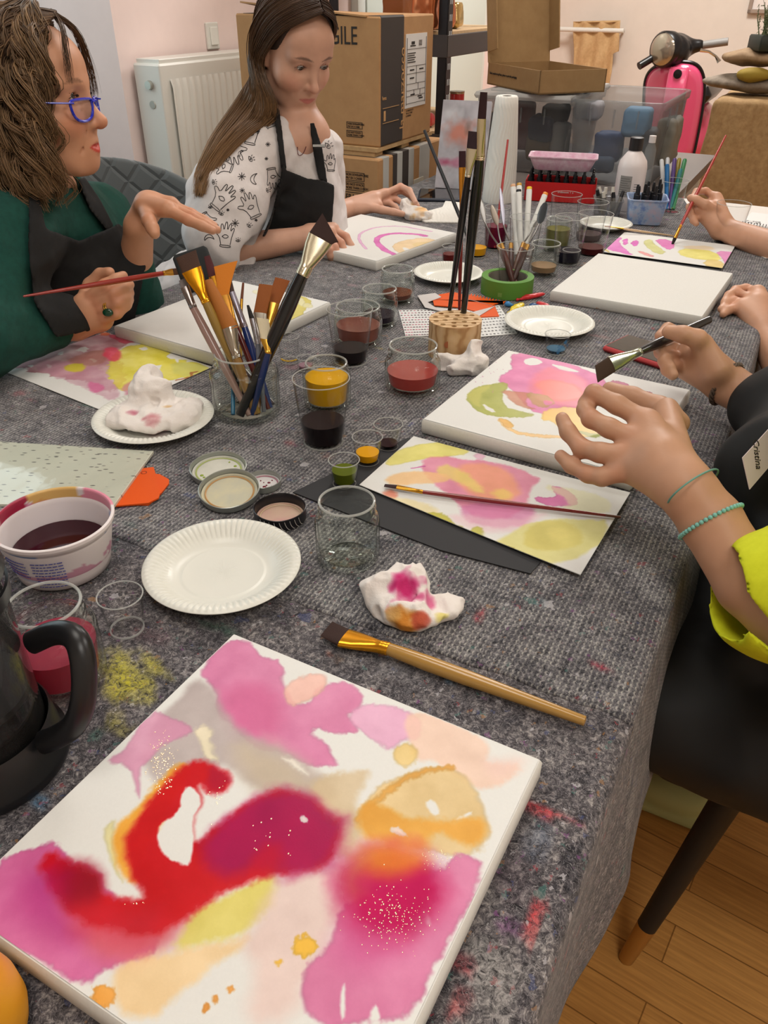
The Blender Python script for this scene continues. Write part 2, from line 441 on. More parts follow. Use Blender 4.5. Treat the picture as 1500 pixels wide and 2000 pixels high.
# white door panels in the left wall behind the shelving
d = empty('door_1', W(4.3, -1.99, 0), kind='structure'); bpy.context.view_layer.update()
doorw = mat('door_white', (226, 230, 224), .3)
mb = MB(); abox(mb, 3.55, 5.1, -2.0, -1.965, 0, 2.6, bev=.004)
rel(aobj(mb, 'door_leaf', doorw), d)
mb = MB()
for a0, a1 in ((3.62, 3.95), (4.0, 4.5), (4.55, 5.05)): abox(mb, a0, a1, -1.966, -1.958, .1, 2.45, bev=.003)
rel(aobj(mb, 'door_panel', mat('door_panel_white', (214, 224, 216), .2)), d)
mb = MB(); abox(mb, 2.1, 3.5, -2.0, -1.985, 0, .08); tag(aobj(mb, 'baseboard_left', white_paint), kind='structure')
mb = MB(); abox(mb, 6.185, 6.2, -2.0, 2.1, 0, .08); tag(aobj(mb, 'baseboard_back', white_paint), kind='structure')

# ------------------------------------------------------------ light: ceiling lamps, an added fill and daylight
world = bpy.data.worlds.new('world'); SC.world = world; world.use_nodes = True
bg = world.node_tree.nodes['Background']; bg.inputs[0].default_value = rgba((190, 210, 212)); bg.inputs[1].default_value = 1.3
def area(name, p, size, power, col, tgt=None, sy=None):
    l = bpy.data.lights.new(name, 'AREA'); l.energy = power; l.color = col; l.size = size
    if sy: l.shape = 'RECTANGLE'; l.size_y = sy
    o = bpy.data.objects.new(name, l); COL.objects.link(o); o.location = tuple(p)
    v = Vector(tgt if tgt is not None else (p[0], p[1], 0)) - Vector(p); o.rotation_euler = v.to_track_quat('-Z', 'Y').to_euler(); return o
warm = (1., .982, .95)
for (a, n, pw) in ((.3, -.5, 5.5), (2.2, -.9, 11.5), (4.4, -.7, 55), (1.3, 1.2, 12), (-.5, 1.0, 13)):  # last lamp is a fill, added to brighten the dark floor
    p = W(a, n, 2.66); area('ceiling_and_fill_light', p, .75, pw, warm)
area('window_daylight', W(1.1, -2.5, 1.6), 1.6, 11, (.85, .95, 1.), W(1.1, 0, .8), 1.3)
lampm = mat('lamp_diffuser', (255, 250, 240), .5, emit=(255, 246, 230), es=3.)
for (a, n) in ((.3, -.5), (2.2, -.9), (4.4, -.7), (1.3, 1.2), (-.5, 1.0)):  # a housing for each, the added floor fill included
    r = empty('ceiling_and_fill_lamp', W(a, n, 2.75), TA, 'unseen round white flush ceiling lamp above the room', 'ceiling lamp', 'ceiling lamps')
    mb = MB(); mb.lathe([(0, 0), (.42, 0), (.42, -.05), (.40, -.05)], 40); mb.build('housing', white_paint, r)
    mb = MB(); mb.lathe([(.40, -.045), (.38, -.062), (0, -.068)], 40); mb.build('diffuser', lampm, r)

# ------------------------------------------------------------ radiator, switch, picture
r = empty('radiator', W(2.5, -1.93, .45), label='white ribbed panel radiator on the pink wall behind the women', cat='radiator'); bpy.context.view_layer.update()
RN0, RN1, RA0, RA1, RZ0, RZ1 = -1.985, -1.88, 2.14, 3.3, .42, 1.062
mb = MB(); abox(mb, RA0, RA1, RN0, RN1, RZ0, RZ1 - .012, bev=.006)
abox(mb, RA0 + .01, RA1 - .01, RN0 + .008, RN1 - .006, RZ1 - .014, RZ1, bev=.002)
rel(aobj(mb, 'body', white_paint), r)
# ribbed front: pressed channels
na = 0; V = []; Fc = []; ncol = int((RA1 - RA0 - .07) / .0052)
zs = [RZ0 + .05, RZ0 + .075, RZ1 - .08, RZ1 - .055]
for j, z in enumerate(zs):
    for i in range(ncol + 1):
        a = RA0 + .04 + i * (RA1 - RA0 - .07) / ncol; ph = (a % .0333) / .0333
        dd = .0 if j in (0, 3) else .007 * float(sstep(.10, .3, ph) * (1 - sstep(.7, .9, ph)))
        V.append((a, -(RN1 + .003 + dd), z))
for j in range(3):
    for i in range(ncol): b = j * (ncol + 1) + i; Fc.append((b, b + ncol + 1, b + ncol + 2, b + 1))
o = mesh_obj('ribbed_panel', V, Fc, white_paint, None, True, M=TM); rel(o, r)
mb = MB(); M = np.eye(4); M[:3, :3] = rotm('Y', -90); M[:3, 3] = (RA0, -(RN1 - .045), RZ1 - .07)
mb.lathe([(0, .012), (.012, .012), (.013, .006), (.013, 0)], 18, M=M)
M2 = M.copy(); M2[2, 3] -= .055; mb.lathe([(0, .003), (.011, .003), (.012, 0)], 18, M=M2)
rel(aobj(mb, 'vent_plug', mat('nickel', (200, 196, 186), .3, metal=.9), smooth=True), r)
def PN(px, py, n):
    v = ray(px, py); p = CAM + v * (n / (v @ NU)); return p
def PA(px, py, a):
    v = ray(px, py); p = CAM + v * (a / (v @ DU)); return p
c = (PN(400, 46, -1.998) + PN(426, 93, -1.998)) / 2; ca, cn = AN(c)
r = empty('light_switch', W(ca, -2, c[2]), label='white rocker light switch on pink wall above the radiator', cat='light switch'); bpy.context.view_layer.update()
mb = MB(); abox(mb, ca - .032, ca + .032, -2.0, -1.99, c[2] - .04, c[2] + .04, bev=.003); rel(aobj(mb, 'plate', white_paint), r)
mb = MB(); abox(mb, ca - .018, ca + .02, -1.99, -1.984, c[2] - .027, c[2] + .027, bev=.002); rel(aobj(mb, 'rocker', mat('switch_white', (240, 238, 230), .25)), r)
# picture top right on the far wall
p0 = PA(1459, 26, 6.17); a_, n_ = AN(p0); z_ = p0[2]
r = empty('framed_picture', W(6.19, n_ + .3, z_), label='framed picture with pale mount on the far wall, top right corner', cat='picture'); bpy.context.view_layer.update()
mb = MB()
for n0, n1, z0, z1 in ((n_, n_ + .6, z_, z_ + .022), (n_, n_ + .022, z_, z_ + .45), (n_ + .578, n_ + .6, z_, z_ + .45), (n_, n_ + .6, z_ + .428, z_ + .45)): abox(mb, 6.165, 6.19, n0, n1, z0, z1, bev=.003)
rel(aobj(mb, 'frame', mat('taupe_frame', (160, 142, 128), .5)), r)
mb = MB(); abox(mb, 6.178, 6.188, n_ + .02, n_ + .58, z_ + .02, z_ + .43); rel(aobj(mb, 'mount', mat('mount', (238, 228, 222), .6)), r)
mb = MB(); abox(mb, 6.172, 6.179, n_ + .09, n_ + .5, z_ + .09, z_ + .36); rel(aobj(mb, 'print', mat('dark_print', (52, 56, 66), .4)), r)
# ------------------------------------------------------------ table with two felt sheets
def felt(name, base, stitched):
    m = mat(name, base, .95, spec=.15, sheen=.2); nt = NT(m); uv = nt.node('ShaderNodeUVMap', uv_map='UVMap')
    n1 = noise(nt, 30, 4, .8, (uv, 0), .5); n2 = noise(nt, 190, 3, .8, (uv, 0), .8)
    dk, md, lt = ((42, 43, 49), (102, 102, 107), (176, 175, 176)) if stitched else ((34, 33, 38), (100, 97, 101), (186, 182, 180))
    r2 = nt.ramp(n2, 'Fac', [(.30, dk), (.5, md), (.72, lt)])
    r1 = nt.ramp(n1, 'Fac', [(.36, (120, 118, 130)), (.5, (205, 198, 200)), (.62, (255, 250, 245))])
    x = nt.mix(.85, (r2, 'Color'), (r1, 'Color'), 'MULTIPLY')
    # coloured fibre specks
    for sc, th, cols in ((170, .13 if stitched else .17, None), (60, .05, 1)):
        vo = nt.node('ShaderNodeTexVoronoi', i_Scale=float(sc)); wn = noise(nt, sc * 1.5, 2, .5, (uv, 0))
        ad = nt.node('ShaderNodeVectorMath', operation='MULTIPLY_ADD'); nt.link(wn, 'Color', ad, 0); ad.inputs[1].default_value = (.012,) * 3 if sc > 100 else (.02,) * 3; nt.link(uv, 0, ad, 2)
        nt.link(ad, 0, vo, 'Vector')
        sep = nt.node('ShaderNodeSeparateColor'); nt.link(vo, 'Color', sep, 0)
        cr = nt.ramp(sep, 'Red', [(0, (140, 50, 60)), (.16, (60, 70, 110)), (.3, (70, 110, 105)), (.42, (190, 186, 190)), (.6, (30, 28, 34)), (.75, (150, 110, 70)), (.86, (120, 70, 120)), (1, (170, 60, 60))])
        cr.color_ramp.interpolation = 'CONSTANT'
        g = nt.node('ShaderNodeMath', operation='LESS_THAN'); nt.link(sep, 'Green', g, 0); g.inputs[1].default_value = th * 1.6
        dl = nt.node('ShaderNodeMath', operation='LESS_THAN'); nt.link(vo, 'Distance', dl, 0); dl.inputs[1].default_value = .34
        mu = nt.node('ShaderNodeMath', operation='MULTIPLY'); nt.link(g, 0, mu, 0); nt.link(dl, 0, mu, 1)
        m2 = nt.node('ShaderNodeMath', operation='MULTIPLY'); nt.link(mu, 0, m2, 0); m2.inputs[1].default_value = .6
        x = nt.mix((m2, 0), x, (cr, 'Color'))
    # white fibres
    fm = nt.node('ShaderNodeTexNoise', i_Scale=90., i_Detail=2., i_Distortion=3.); nt.link(uv, 0, fm, 'Vector')
    fr = nt.ramp(fm, 'Fac', [(.0, (0, 0, 0)), (.485, (0, 0, 0)), (.5, (185, 185, 185)), (.515, (0, 0, 0))]); fr.color_ramp.interpolation = 'LINEAR'
    x = nt.mix((fr, 'Color'), x, (205, 200, 200))
    h = n2
    if stitched:
        sx = nt.node('ShaderNodeSeparateXYZ'); wob = noise(nt, 9, 2, .5, (uv, 0)); nt.link(uv, 0, sx, 0)
        wv = nt.node('ShaderNodeMath', operation='SINE'); k = nt.node('ShaderNodeMath', operation='MULTIPLY'); nt.link(sx, 'X', k, 0); k.inputs[1].default_value = 2 * PI / .0062; nt.link(k, 0, wv, 0)
        a1 = nt.node('ShaderNodeMath', operation='MULTIPLY_ADD'); nt.link(wv, 0, a1, 0); a1.inputs[1].default_value = .0005; nt.link(sx, 'Y', a1, 2)
        a2 = nt.node('ShaderNodeMath', operation='MULTIPLY_ADD'); nt.link(wob, 'Fac', a2, 0); a2.inputs[1].default_value = .006; nt.link(a1, 0, a2, 2)
        k2 = nt.node('ShaderNodeMath', operation='MULTIPLY'); nt.link(a2, 0, k2, 0); k2.inputs[1].default_value = 1 / .0050
        fr2 = nt.node('ShaderNodeMath', operation='PINGPONG'); nt.link(k2, 0, fr2, 0); fr2.inputs[1].default_value = .5
        li = nt.node('ShaderNodeMapRange', i_1=.11, i_2=.20, i_3=1., i_4=0.); nt.link(fr2, 0, li, 0)
        ds = nt.node('ShaderNodeMapRange', i_1=-.3, i_2=.4, i_3=.35, i_4=1.); nt.link(wv, 0, ds, 0)
        bk = nt.ramp(n1, 'Fac', [(.36, (110, 110, 110)), (.6, (235, 235, 235))])
        q = nt.node('ShaderNodeMath', operation='MULTIPLY'); nt.link(li, 0, q, 0); nt.link(ds, 0, q, 1)
        q2 = nt.node('ShaderNodeMath', operation='MULTIPLY'); nt.link(q, 0, q2, 0); nt.link(bk, 'Color', q2, 1)
        x = nt.mix((q2, 0), x, (184, 180, 174))
        h2 = nt.node('ShaderNodeMath', operation='MULTIPLY_ADD'); nt.link(q2, 0, h2, 0); h2.inputs[1].default_value = .5; nt.link(n2, 'Fac', h2, 2); h = h2
    at = nt.node('ShaderNodeVertexColor', layer_name='Col')
    sm = nt.node('ShaderNodeMath', operation='MULTIPLY'); nt.link(at, 'Alpha', sm, 0)
    sr = nt.ramp(n2, 'Fac', [(.35, (70, 70, 70)), (.6, (240, 240, 240))]); nt.link(sr, 'Color', sm, 1)
    x = nt.mix((sm, 0), x, (at, 'Color'))
    nt.t.links.new(x[0].outputs[x[1]], nt.b.inputs['Base Color']); nt.bump(h, 0, .75, .0022)
    return m
NE_R, NE_L = -.035, -1.085           # bends of the cloth over the table edges
def section(s, a, dropR, dropL):
    """arc length s across the table (0 at the right bend) -> n, z"""
    R = .014
    if s >= 0:      # right side: bends down
        w = .5 * (1 + math.sin(a * 9 + 1.3)) * .02
        if s < R * PI / 2: t = s / R; return NE_R + R * math.sin(t), R * math.cos(t) - R
        q = s - R * PI / 2; fl = .01 + .10 * float(sstep(.40, .52, a)) + .01 * math.sin(a * 5 + .6); return NE_R + R + q * fl + w * q / .8 + .004 * math.sin(a * 17) * min(q / .2, 1), -R - q * .995
    L = NE_R - NE_L
    if s > -L: return NE_R + s, 0.
    s = -L - s; R = .02
    if s < R * PI / 2: t = s / R; return NE_L - R * math.sin(t), R * math.cos(t) - R
    q = s - R * PI / 2; return NE_L - R - q * .06 - .008 * math.sin(a * 21) * min(q / .2, 1), -R - q * .99
def stain(a, n, ra, rn, col, al, rot=0.): return (a, n, ra, rn, lin(col), al, rot)
def sheet(name, a0, a1, zt, m, hem, st, label, res=.006):
    na = int((a1 - a0) / res) + 1; L = NE_R - NE_L
    ss = np.concatenate([np.arange(-L - .34, -L - .04, .02), np.arange(-L - .04, -L + .04, .004), np.arange(-L + .04, .0, res), np.arange(0, .045, .004), np.arange(.045, 1.0001, 1 / 60.)])
    V = np.zeros((na, len(ss), 3)); UV = np.zeros((na, len(ss), 2))
    aa = np.linspace(a0, a1, na)
    for i, a in enumerate(aa):
        hm = hem(a)
        for j, s in enumerate(ss):
            q = s if s < .045 else .045 + (s - .045) / .955 * (hm - .045)
            n, z = section(q, a, 0, 0); ap = a
            V[i, j] = (ap, -n, zt + z); UV[i, j] = (a, q)
    P = V.reshape(-1, 3); P[:, 2] += .0012 * fbm(P[:, :2] * 30, 3, 5); ed = np.minimum(np.abs(P[:, 0] - a0), .02) / .02
    P[:, 0] += (1 - ed) * .002 * vnoise(np.stack([P[:, 1] * 60, P[:, 2] * 60], 1), 9)
    P[:, 2] -= (1 - ed) ** 2 * .0015 if zt > .752 else 0
    nj = len(ss); idx = np.arange(na * nj).reshape(na, nj)
    Q = np.stack([idx[:-1, :-1], idx[1:, :-1], idx[1:, 1:], idx[:-1, 1:]], -1).reshape(-1, 4)[:, ::-1]
    c = np.zeros((len(P), 4)); uvf = UV.reshape(-1, 2)
    for (a, n, ra, rn, col, al, rot) in st:
        da, dn = P[:, 0] - a, -P[:, 1] - n; s = np.abs(P[:, 2] - zt)
        x = (da * math.cos(rot) + dn * math.sin(rot)) / ra; y = (-da * math.sin(rot) + dn * math.cos(rot)) / rn
        d = np.sqrt(x * x + y * y) + .7 * fbm(P[:, :2] * 70, 3, 11); w = np.clip(1.25 - d, 0, 1) ** .7 * al
        w = np.clip(w, 0, 1); c[:, :3] = np.where((w > c[:, 3])[:, None], col, c[:, :3]); c[:, 3] = np.maximum(c[:, 3], w)
    o = mesh_obj(name, P, np.ascontiguousarray(Q), m, None, True, M=TM, cols=c)
    uvl = o.data.uv_layers.new(name='UVMap'); li = np.zeros(len(o.data.loops), dtype=np.int32); o.data.loops.foreach_get('vertex_index', li)
    uvl.data.foreach_set('uv', uvf[li].astype(np.float32).ravel())
    so = o.modifiers.new('thick', 'SOLIDIFY'); so.thickness = .0022; so.offset = -1
    tag(o, label, 'table cover'); return o
def stp(px, py, ra, rn, col, al, rot=0.):
    a, n = AN(T(px, py)); return stain(a, n, ra, rn, col, al, rot)
st_low = [stp(255, 1325, .012, .035, (200, 190, 40), 1, .4), stp(300, 1300, .006, .018, (200, 190, 40), .8, .3), stp(225, 1345, .008, .014, (205, 195, 40), .9, .5), stp(235, 1415, .008, .018, (190, 180, 60), .5, .3), stp(180, 1560, .006, .012, (200, 160, 60), .5),
          stp(660, 1285, .006, .006, (120, 80, 30), .8), stp(645, 1275, .003, .005, (190, 90, 40), .8), stp(75, 1565, .005, .006, (60, 130, 170), .7), stp(185, 1435, .004, .006, (40, 130, 110), .6), stp(410, 1220, .006, .03, (30, 110, 80), .5),
          stp(1070, 1585, .005, .022, (200, 50, 60), .9), stp(1045, 1790, .016, .006, (220, 40, 50), .95), stp(1040, 1830, .012, .003, (210, 50, 50), .7), stp(1060, 1640, .02, .01, (60, 90, 120), .5), stp(960, 1900, .02, .02, (190, 185, 180), .6), stp(910, 1890, .006, .012, (190, 60, 70), .7), stp(895, 1960, .012, .005, (200, 60, 60), .7), stp(990, 1810, .006, .01, (130, 50, 130), .6),
          stp(1000, 1720, .02, .02, (90, 70, 80), .4), stp(790, 1300, .02, .03, (150, 150, 155), .4), stp(880, 1330, .004, .004, (90, 150, 190), .8), stp(300, 1240, .01, .02, (110, 60, 70), .4)]
st_up = [stp(940, 1205, .009, .003, (210, 40, 60), .95), stp(1170, 1310, .004, .008, (220, 30, 80), .95), stp(1050, 1180, .006, .006, (60, 120, 130), .5), stp(700, 1010, .006, .012, (150, 40, 60), .4), stp(40, 770, .008, .012, (170, 40, 70), .7), stp(60, 785, .006, .01, (170, 40, 70), .5), stp(245, 790, .006, .01, (150, 50, 50), .5), stp(290, 800, .006, .01, (160, 60, 50), .5), stp(615, 665, .006, .006, (200, 30, 60), .9), stp(630, 650, .005, .005, (200, 30, 60), .7), stp(740, 685, .004, .008, (190, 190, 50), .7),
         stp(575, 720, .012, .018, (160, 90, 110), .5), stp(565, 870, .008, .01, (170, 40, 60), .6), stp(640, 895, .008, .006, (190, 80, 50), .4), stp(860, 500, .01, .02, (200, 50, 110), .4), stp(745, 850, .006, .006, (180, 60, 50), .4), stp(1105, 600, .004, .01, (180, 50, 120), .6), stp(1170, 660, .006, .02, (170, 60, 60), .4), stp(1395, 680, .008, .01, (170, 60, 60), .5), stp(805, 715, .01, .01, (170, 160, 60), .4), stp(690, 560, .006, .014, (170, 60, 100), .4), stp(260, 1030, .006, .012, (50, 110, 100), .4), stp(335, 1060, .004, .01, (170, 50, 70), .5), stp(170, 795, .004, .01, (50, 130, 110), .6)]
def hem_low(a): return .265 + max(0, .49 - a) * .5 + .006 * math.sin(a * 60) + .004 * math.sin(a * 37)
def hem_up(a): return .235 + .05 * float(sstep(.5, .9, a)) + .004 * math.sin(a * 41)
sheet('felt_cover', -.35, .54, .7500, felt('felt_fleece', (95, 88, 92), False), hem_low, st_low, 'loose mottled grey felt sheet without stitching on the near end of the table')
sheet('felt_cover', .49, 2.5, .7527, felt('felt_stitched', (110, 105, 108), True), hem_up, st_up, 'grey recycled felt sheet with stitched white rows covering most of the table', .008)
r = empty('table', W(1.1, -.56, 0), label='long table hidden under the grey felt covers', cat='table'); bpy.context.view_layer.update()
wood = nmat('table_wood', (120, 84, 52), (140, 100, 64), 12, .5, .1)
mb = MB(); abox(mb, -.33, 2.485, NE_L + .005, NE_R - .002, .715, .746, bev=.004); rel(aobj(mb, 'tabletop', wood), r)
for a in (-.22, 2.38):
    for n in (-1.0, -.12):
        mb = MB(); abox(mb, a - .03, a + .03, n - .03, n + .03, 0, .716, bev=.004); rel(aobj(mb, 'leg', wood), r)
# ------------------------------------------------------------ things along the walls
def text(s, size, M, m, parent, name='lettering', ext=.0004, align='LEFT', sx=1.):
    c = bpy.data.curves.new(name, 'FONT'); c.body = s; c.size = size; c.extrude = ext; c.align_x = align; c.materials.append(m)
    o = bpy.data.objects.new(name, c); COL.objects.link(o); M = np.array(M); M[:3, 0] *= sx
    bpy.context.view_layer.update(); me = bpy.data.meshes.new_from_object(o.evaluated_get(bpy.context.evaluated_depsgraph_get()))
    bpy.data.objects.remove(o); o = bpy.data.objects.new(name, me); COL.objects.link(o)
    o.matrix_world = Matrix([list(map(float, r)) for r in M])
    if parent is not None: bpy.context.view_layer.update(); o.parent = parent; o.matrix_parent_inverse = parent.matrix_world.inverted()
    return o
def thing(name, p, label, cat, group=None, rz=0.):
    r = empty(name, p, rz, label, cat, group); bpy.context.view_layer.update(); return r
card = nmat('brown_cardboard', (176, 132, 88), (186, 142, 96), 30, .8, .06, .0004)
card2 = nmat('kraft_cardboard', (150, 118, 78), (160, 128, 86), 30, .8, .06, .0004)
dkprint = mat('brown_black_print', (62, 54, 50), .7); ink = mat('black_ink', (40, 34, 30), .7); labelw = mat('label_paper', (226, 222, 218), .6)
SF = lambda a, z, n=-1.15: frame(DU, NU, W(a, n, z))      # on a side face: x along the table, normal towards it
FF = lambda a, n, z: frame(NU, -DU, W(a, n, z))           # on a front face
BA0, BA1, BN, BZ0, BZ1 = 2.197, 2.545, -1.15, .864, 1.184
r = thing('cardboard_box', W(2.37, -1.4, BZ0), 'large brown box with wide black band and white shipping label, upper of the stack', 'box')
mb = MB(); abox(mb, BA0, BA1, -1.62, BN, BZ0, BZ1, bev=.004); rel(aobj(mb, 'carton', card), r)
mb = MB(); mb.add([(BA0 - .005, 1.19, BZ1 + .002), (BA0 + .0, 1.6, BZ1 + .03), (BA0 + .16, 1.6, BZ1 + .012), (BA0 + .16, 1.16, BZ1 + .002)], [(0, 3, 2, 1)])
o = aobj(mb, 'flap', card); o.modifiers.new('t', 'SOLIDIFY').thickness = .004; rel(o, r)
b0a, b1a = AN(PN(743, 100, BN))[0] + .0, AN(PN(789, 100, BN))[0]
b0a += .0
mb = MB(); abox(mb, b0a + .001, b1a, -1.6, BN + .0008, BZ0 + .001, BZ1 + .0012, bev=.004); rel(aobj(mb, 'black_band', dkprint), r)
l0, l1 = AN(PN(792, 100, BN))[0], AN(PN(832.5, 100, BN))[0]; zt = PN(793, 67, BN)[2]; zb = PN(790, 212.7, BN)[2]
mb = MB(); abox(mb, l0, l1, BN, BN + .0016, zb, zt); o = rel(aobj(mb, 'shipping_label', labelw), r)
mb = MB(); H = zt - zb; Wd = l1 - l0
def lline(a0, a1, z0, z1): abox(mb, l0 + a0 * Wd, l0 + a1 * Wd, BN + .001, BN + .0024, zb + z0 * H, zb + z1 * H)
for z in (.8, .57, .47, .33, .24, .16, .06): lline(.04, .96, z, z + .004)
for x in (.04, .955): lline(x, x + .012, .04, .95)
for x, z0, z1 in ((.5, .33, .57), (.4, .16, .24), (.7, .16, .24), (.6, .24, .33)): lline(x, x + .012, z0, z1)
for i in range(5): lline(.08, .45 - .05 * (i % 2), .62 + i * .03, .632 + i * .03)
for i in range(4): lline(.6, .75, .84 + i * .02, .848 + i * .02)
lline(.25, .4, .86, .9); lline(.2, .45, .835, .85)
for x, z in ((.2, .51), (.65, .51), (.2, .4), (.25, .17), (.6, .13), (.65, .1)): lline(x, x + .2, z, z + .018)
rel(aobj(mb, 'label_print', ink), o)
text('la marzocco', .0385, frame(A(0, 0, 1), NU, W(b1a + .003, BN + .0012, BZ0 + .032)), mat('tan_print', (196, 150, 100), .7), r, ext=.0003, sx=1.12)
text('kees', .014, frame(DU, NU, W(b0a + .01, BN + .0012, BZ0 + .12)), mat('tan_print', (196, 150, 100), .7), r, sx=1.)
mb = MB(); abox(mb, b0a + .012, b1a - .03, BN + .0012, BN + .0018, BZ0 + .098, BZ0 + .0995); abox(mb, b0a + .012, b1a - .03, BN + .0012, BN + .0018, BZ0 + .06, BZ0 + .0615); abox(mb, b0a + .018, b0a + .03, BN + .0012, BN + .0018, BZ0 + .066, BZ0 + .092)
rel(aobj(mb, 'printed_lines', mat('tan_print', 0, 0)), r)
p = PA(667, 87, BA0); n0 = AN(p)[1]
text('FRAGILE', .062, FF(BA0 - .0008, n0 - .115, p[2] + .001), ink, r, sx=.72)
def boxed(s1, s2, px, py, w, parent, size, a=BA0):
    p = PA(px, py, a); n = AN(p)[1]
    text(s1 + '\n' + s2, size, FF(a - .0008, n + .004, p[2] - size * .95), ink, parent, sx=.85)
    mb = MB(); h = size * 2.35
    for n0_, n1_, z0_, z1_ in ((0, w, 0, .0012), (0, w, -h, -h + .0012), (0, .0012, -h, 0), (w - .0012, w, -h, 0)): abox(mb, a - .0012, a, n + n0_, n + n1_, p[2] + z0_, p[2] + z1_)
    rel(aobj(mb, 'printed_frame', ink), parent)
boxed('NON SOVRAPPORRE', 'PIU\' DI 2 CASSE', 677, 238, .052, r, .0068); boxed('DO NOT STACK', 'MORE THAN 2 HIGH', 677, 254.5, .052, r, .0068)
text('LA MARZOCCO\nVIA LA TORRE\nSCARPERIA', .007, SF(l0 + .01, BZ0 + .075), ink, r)
# pallet strip and lower box
r = thing('cardboard_box', W(2.4, -1.35, 0), 'brown box wrapped in clear tape and black straps, lower of the stack', 'box')
LA0, LA1, LN = 2.16, 2.62, -1.135
mb = MB(); abox(mb, LA0, LA1, -1.64, LN, .06, .838, bev=.004); rel(aobj(mb, 'carton', card), r)
tape = mat('clear_tape', (196, 194, 188), .25, coat=.3)
for x0, x1, m_, nm in ((735 + 13, 759, tape, 'tape'), (767, 775, dkprint, 'black_strap'), (775, 785, tape, 'tape'), (785, 797, dkprint, 'black_strap'), (797, 807, tape, 'tape'), (818, 837, tape, 'tape')):
    a0, a1 = AN(PN(x0, 350, LN))[0], AN(PN(x1, 350, LN))[0]
    mb = MB(); abox(mb, a0, a1, -1.6, LN + .0012, .1, .8392, bev=.001); rel(aobj(mb, nm, m_), r)
a0, a1 = AN(PN(808, 350, LN))[0], AN(PN(826, 350, LN))[0]
mb = MB(); abox(mb, a0, a1, LN, LN + .002, .58, .745); rel(aobj(mb, 'paper_label', mat('cream_label', (216, 208, 190), .6)), r)
boxed('NON SOVRAPPORRE', 'PIU\' DI 3 CASSE', 673, 335, .066, r, .0095, LA0); boxed('DO NOT STACK', 'MORE THAN 3 HIGH', 673, 354, .066, r, .0095, LA0)
p = PA(673, 374, LA0); text('FRAGILE', .024, FF(LA0 - .0008, AN(p)[1] + .004, p[2] - .021), ink, r, sx=.78)
mb = MB(); n_ = AN(p)[1]
for n0_, n1_, z0_, z1_ in ((0, .066, 0, .0012), (0, .066, -.027, -.0258), (0, .0012, -.027, 0), (.0648, .066, -.027, 0)): abox(mb, LA0 - .0012, LA0, n_ + n0_, n_ + n1_, p[2] + z0_, p[2] + z1_)
rel(aobj(mb, 'printed_frame', ink), r)
r = thing('wooden_pallet', W(2.37, -1.4, .84), 'thin pale plywood pallet between the two stacked coffee machine boxes', 'pallet')
ply = nmat('plywood', (176, 140, 96), (196, 162, 116), 50, .7, .1)
mb = MB()
for a in (2.185, 2.36, 2.5): abox(mb, a, a + .05, -1.6, -1.16, .840, .853)
rel(aobj(mb, 'runner', ply), r); mb = MB(); abox(mb, 2.18, 2.56, -1.62, -1.15, .853, .8635); rel(aobj(mb, 'board', ply), r)
r = thing('wooden_pallet', W(2.4, -1.4, 0), 'pallet on the floor under the lower coffee machine box', 'pallet')
mb = MB(); abox(mb, 2.16, 2.62, -1.64, -1.14, 0, .058); rel(aobj(mb, 'board', ply), r)

# ---- metal shelving
bm_ = mat('black_metal', (36, 36, 40), .4, metal=.3); dark_beam = mat('grey_black_beam', (64, 60, 60), .5); chip = nmat('chipboard', (190, 158, 118), (206, 174, 134), 60, .8, .1)
r = thing('metal_shelving', W(3.3, -1.52, 0), 'black perforated metal shelving unit with chipboard shelves beside the coffee machine boxes', 'shelf')
SA0, SA1, SN0, SN1 = 3.0, 3.66, -1.78, -1.3
for a in (SA0, SA1):
    for n in (SN0, SN1):
        mb = MB(); s = 1 if a == SA0 else -1; q = -1 if n == SN1 else 1
        abox(mb, a - .003 * s, a + .038 * s, n, n - .004 * (1 if n == SN1 else -1), 0, 1.95); abox(mb, a - .003 * s, a + .003 * s, n, n + .036 * q, 0, 1.95)
        o = rel(aobj(mb, 'post', bm_), r)
        if n == SN1:
            mb = MB()
            for k in range(34):
                z = .3 + k * .05
                if a == SA0: abox(mb, a + .010, a + .016, n - .001, n + .0012, z, z + .02, bev=.002); abox(mb, a + .024, a + .030, n - .001, n + .0012, z, z + .02, bev=.002)
            if mb.n: rel(aobj(mb, 'slot_row', mat('slot_light', (190, 190, 190), .5)), o)
for z in (.30, .795, 1.115, 1.6):
    mb = MB(); abox(mb, SA0, SA1, SN1 - .012, SN1 + .002, z - .075, z - .006, bev=.002); abox(mb, SA0, SA1, SN0, SN0 + .012, z - .075, z - .006)
    abox(mb, SA0 - .006, SA0 + .006, SN0, SN1, z - .075, z - .006); abox(mb, SA1 - .006, SA1 + .006, SN0, SN1, z - .075, z - .006); rel(aobj(mb, 'beam', dark_beam), r)
    mb = MB(); abox(mb, SA0, SA1, SN0 + .004, SN1 - .004, z - .006, z + .003); rel(aobj(mb, 'shelf_board', chip), r)
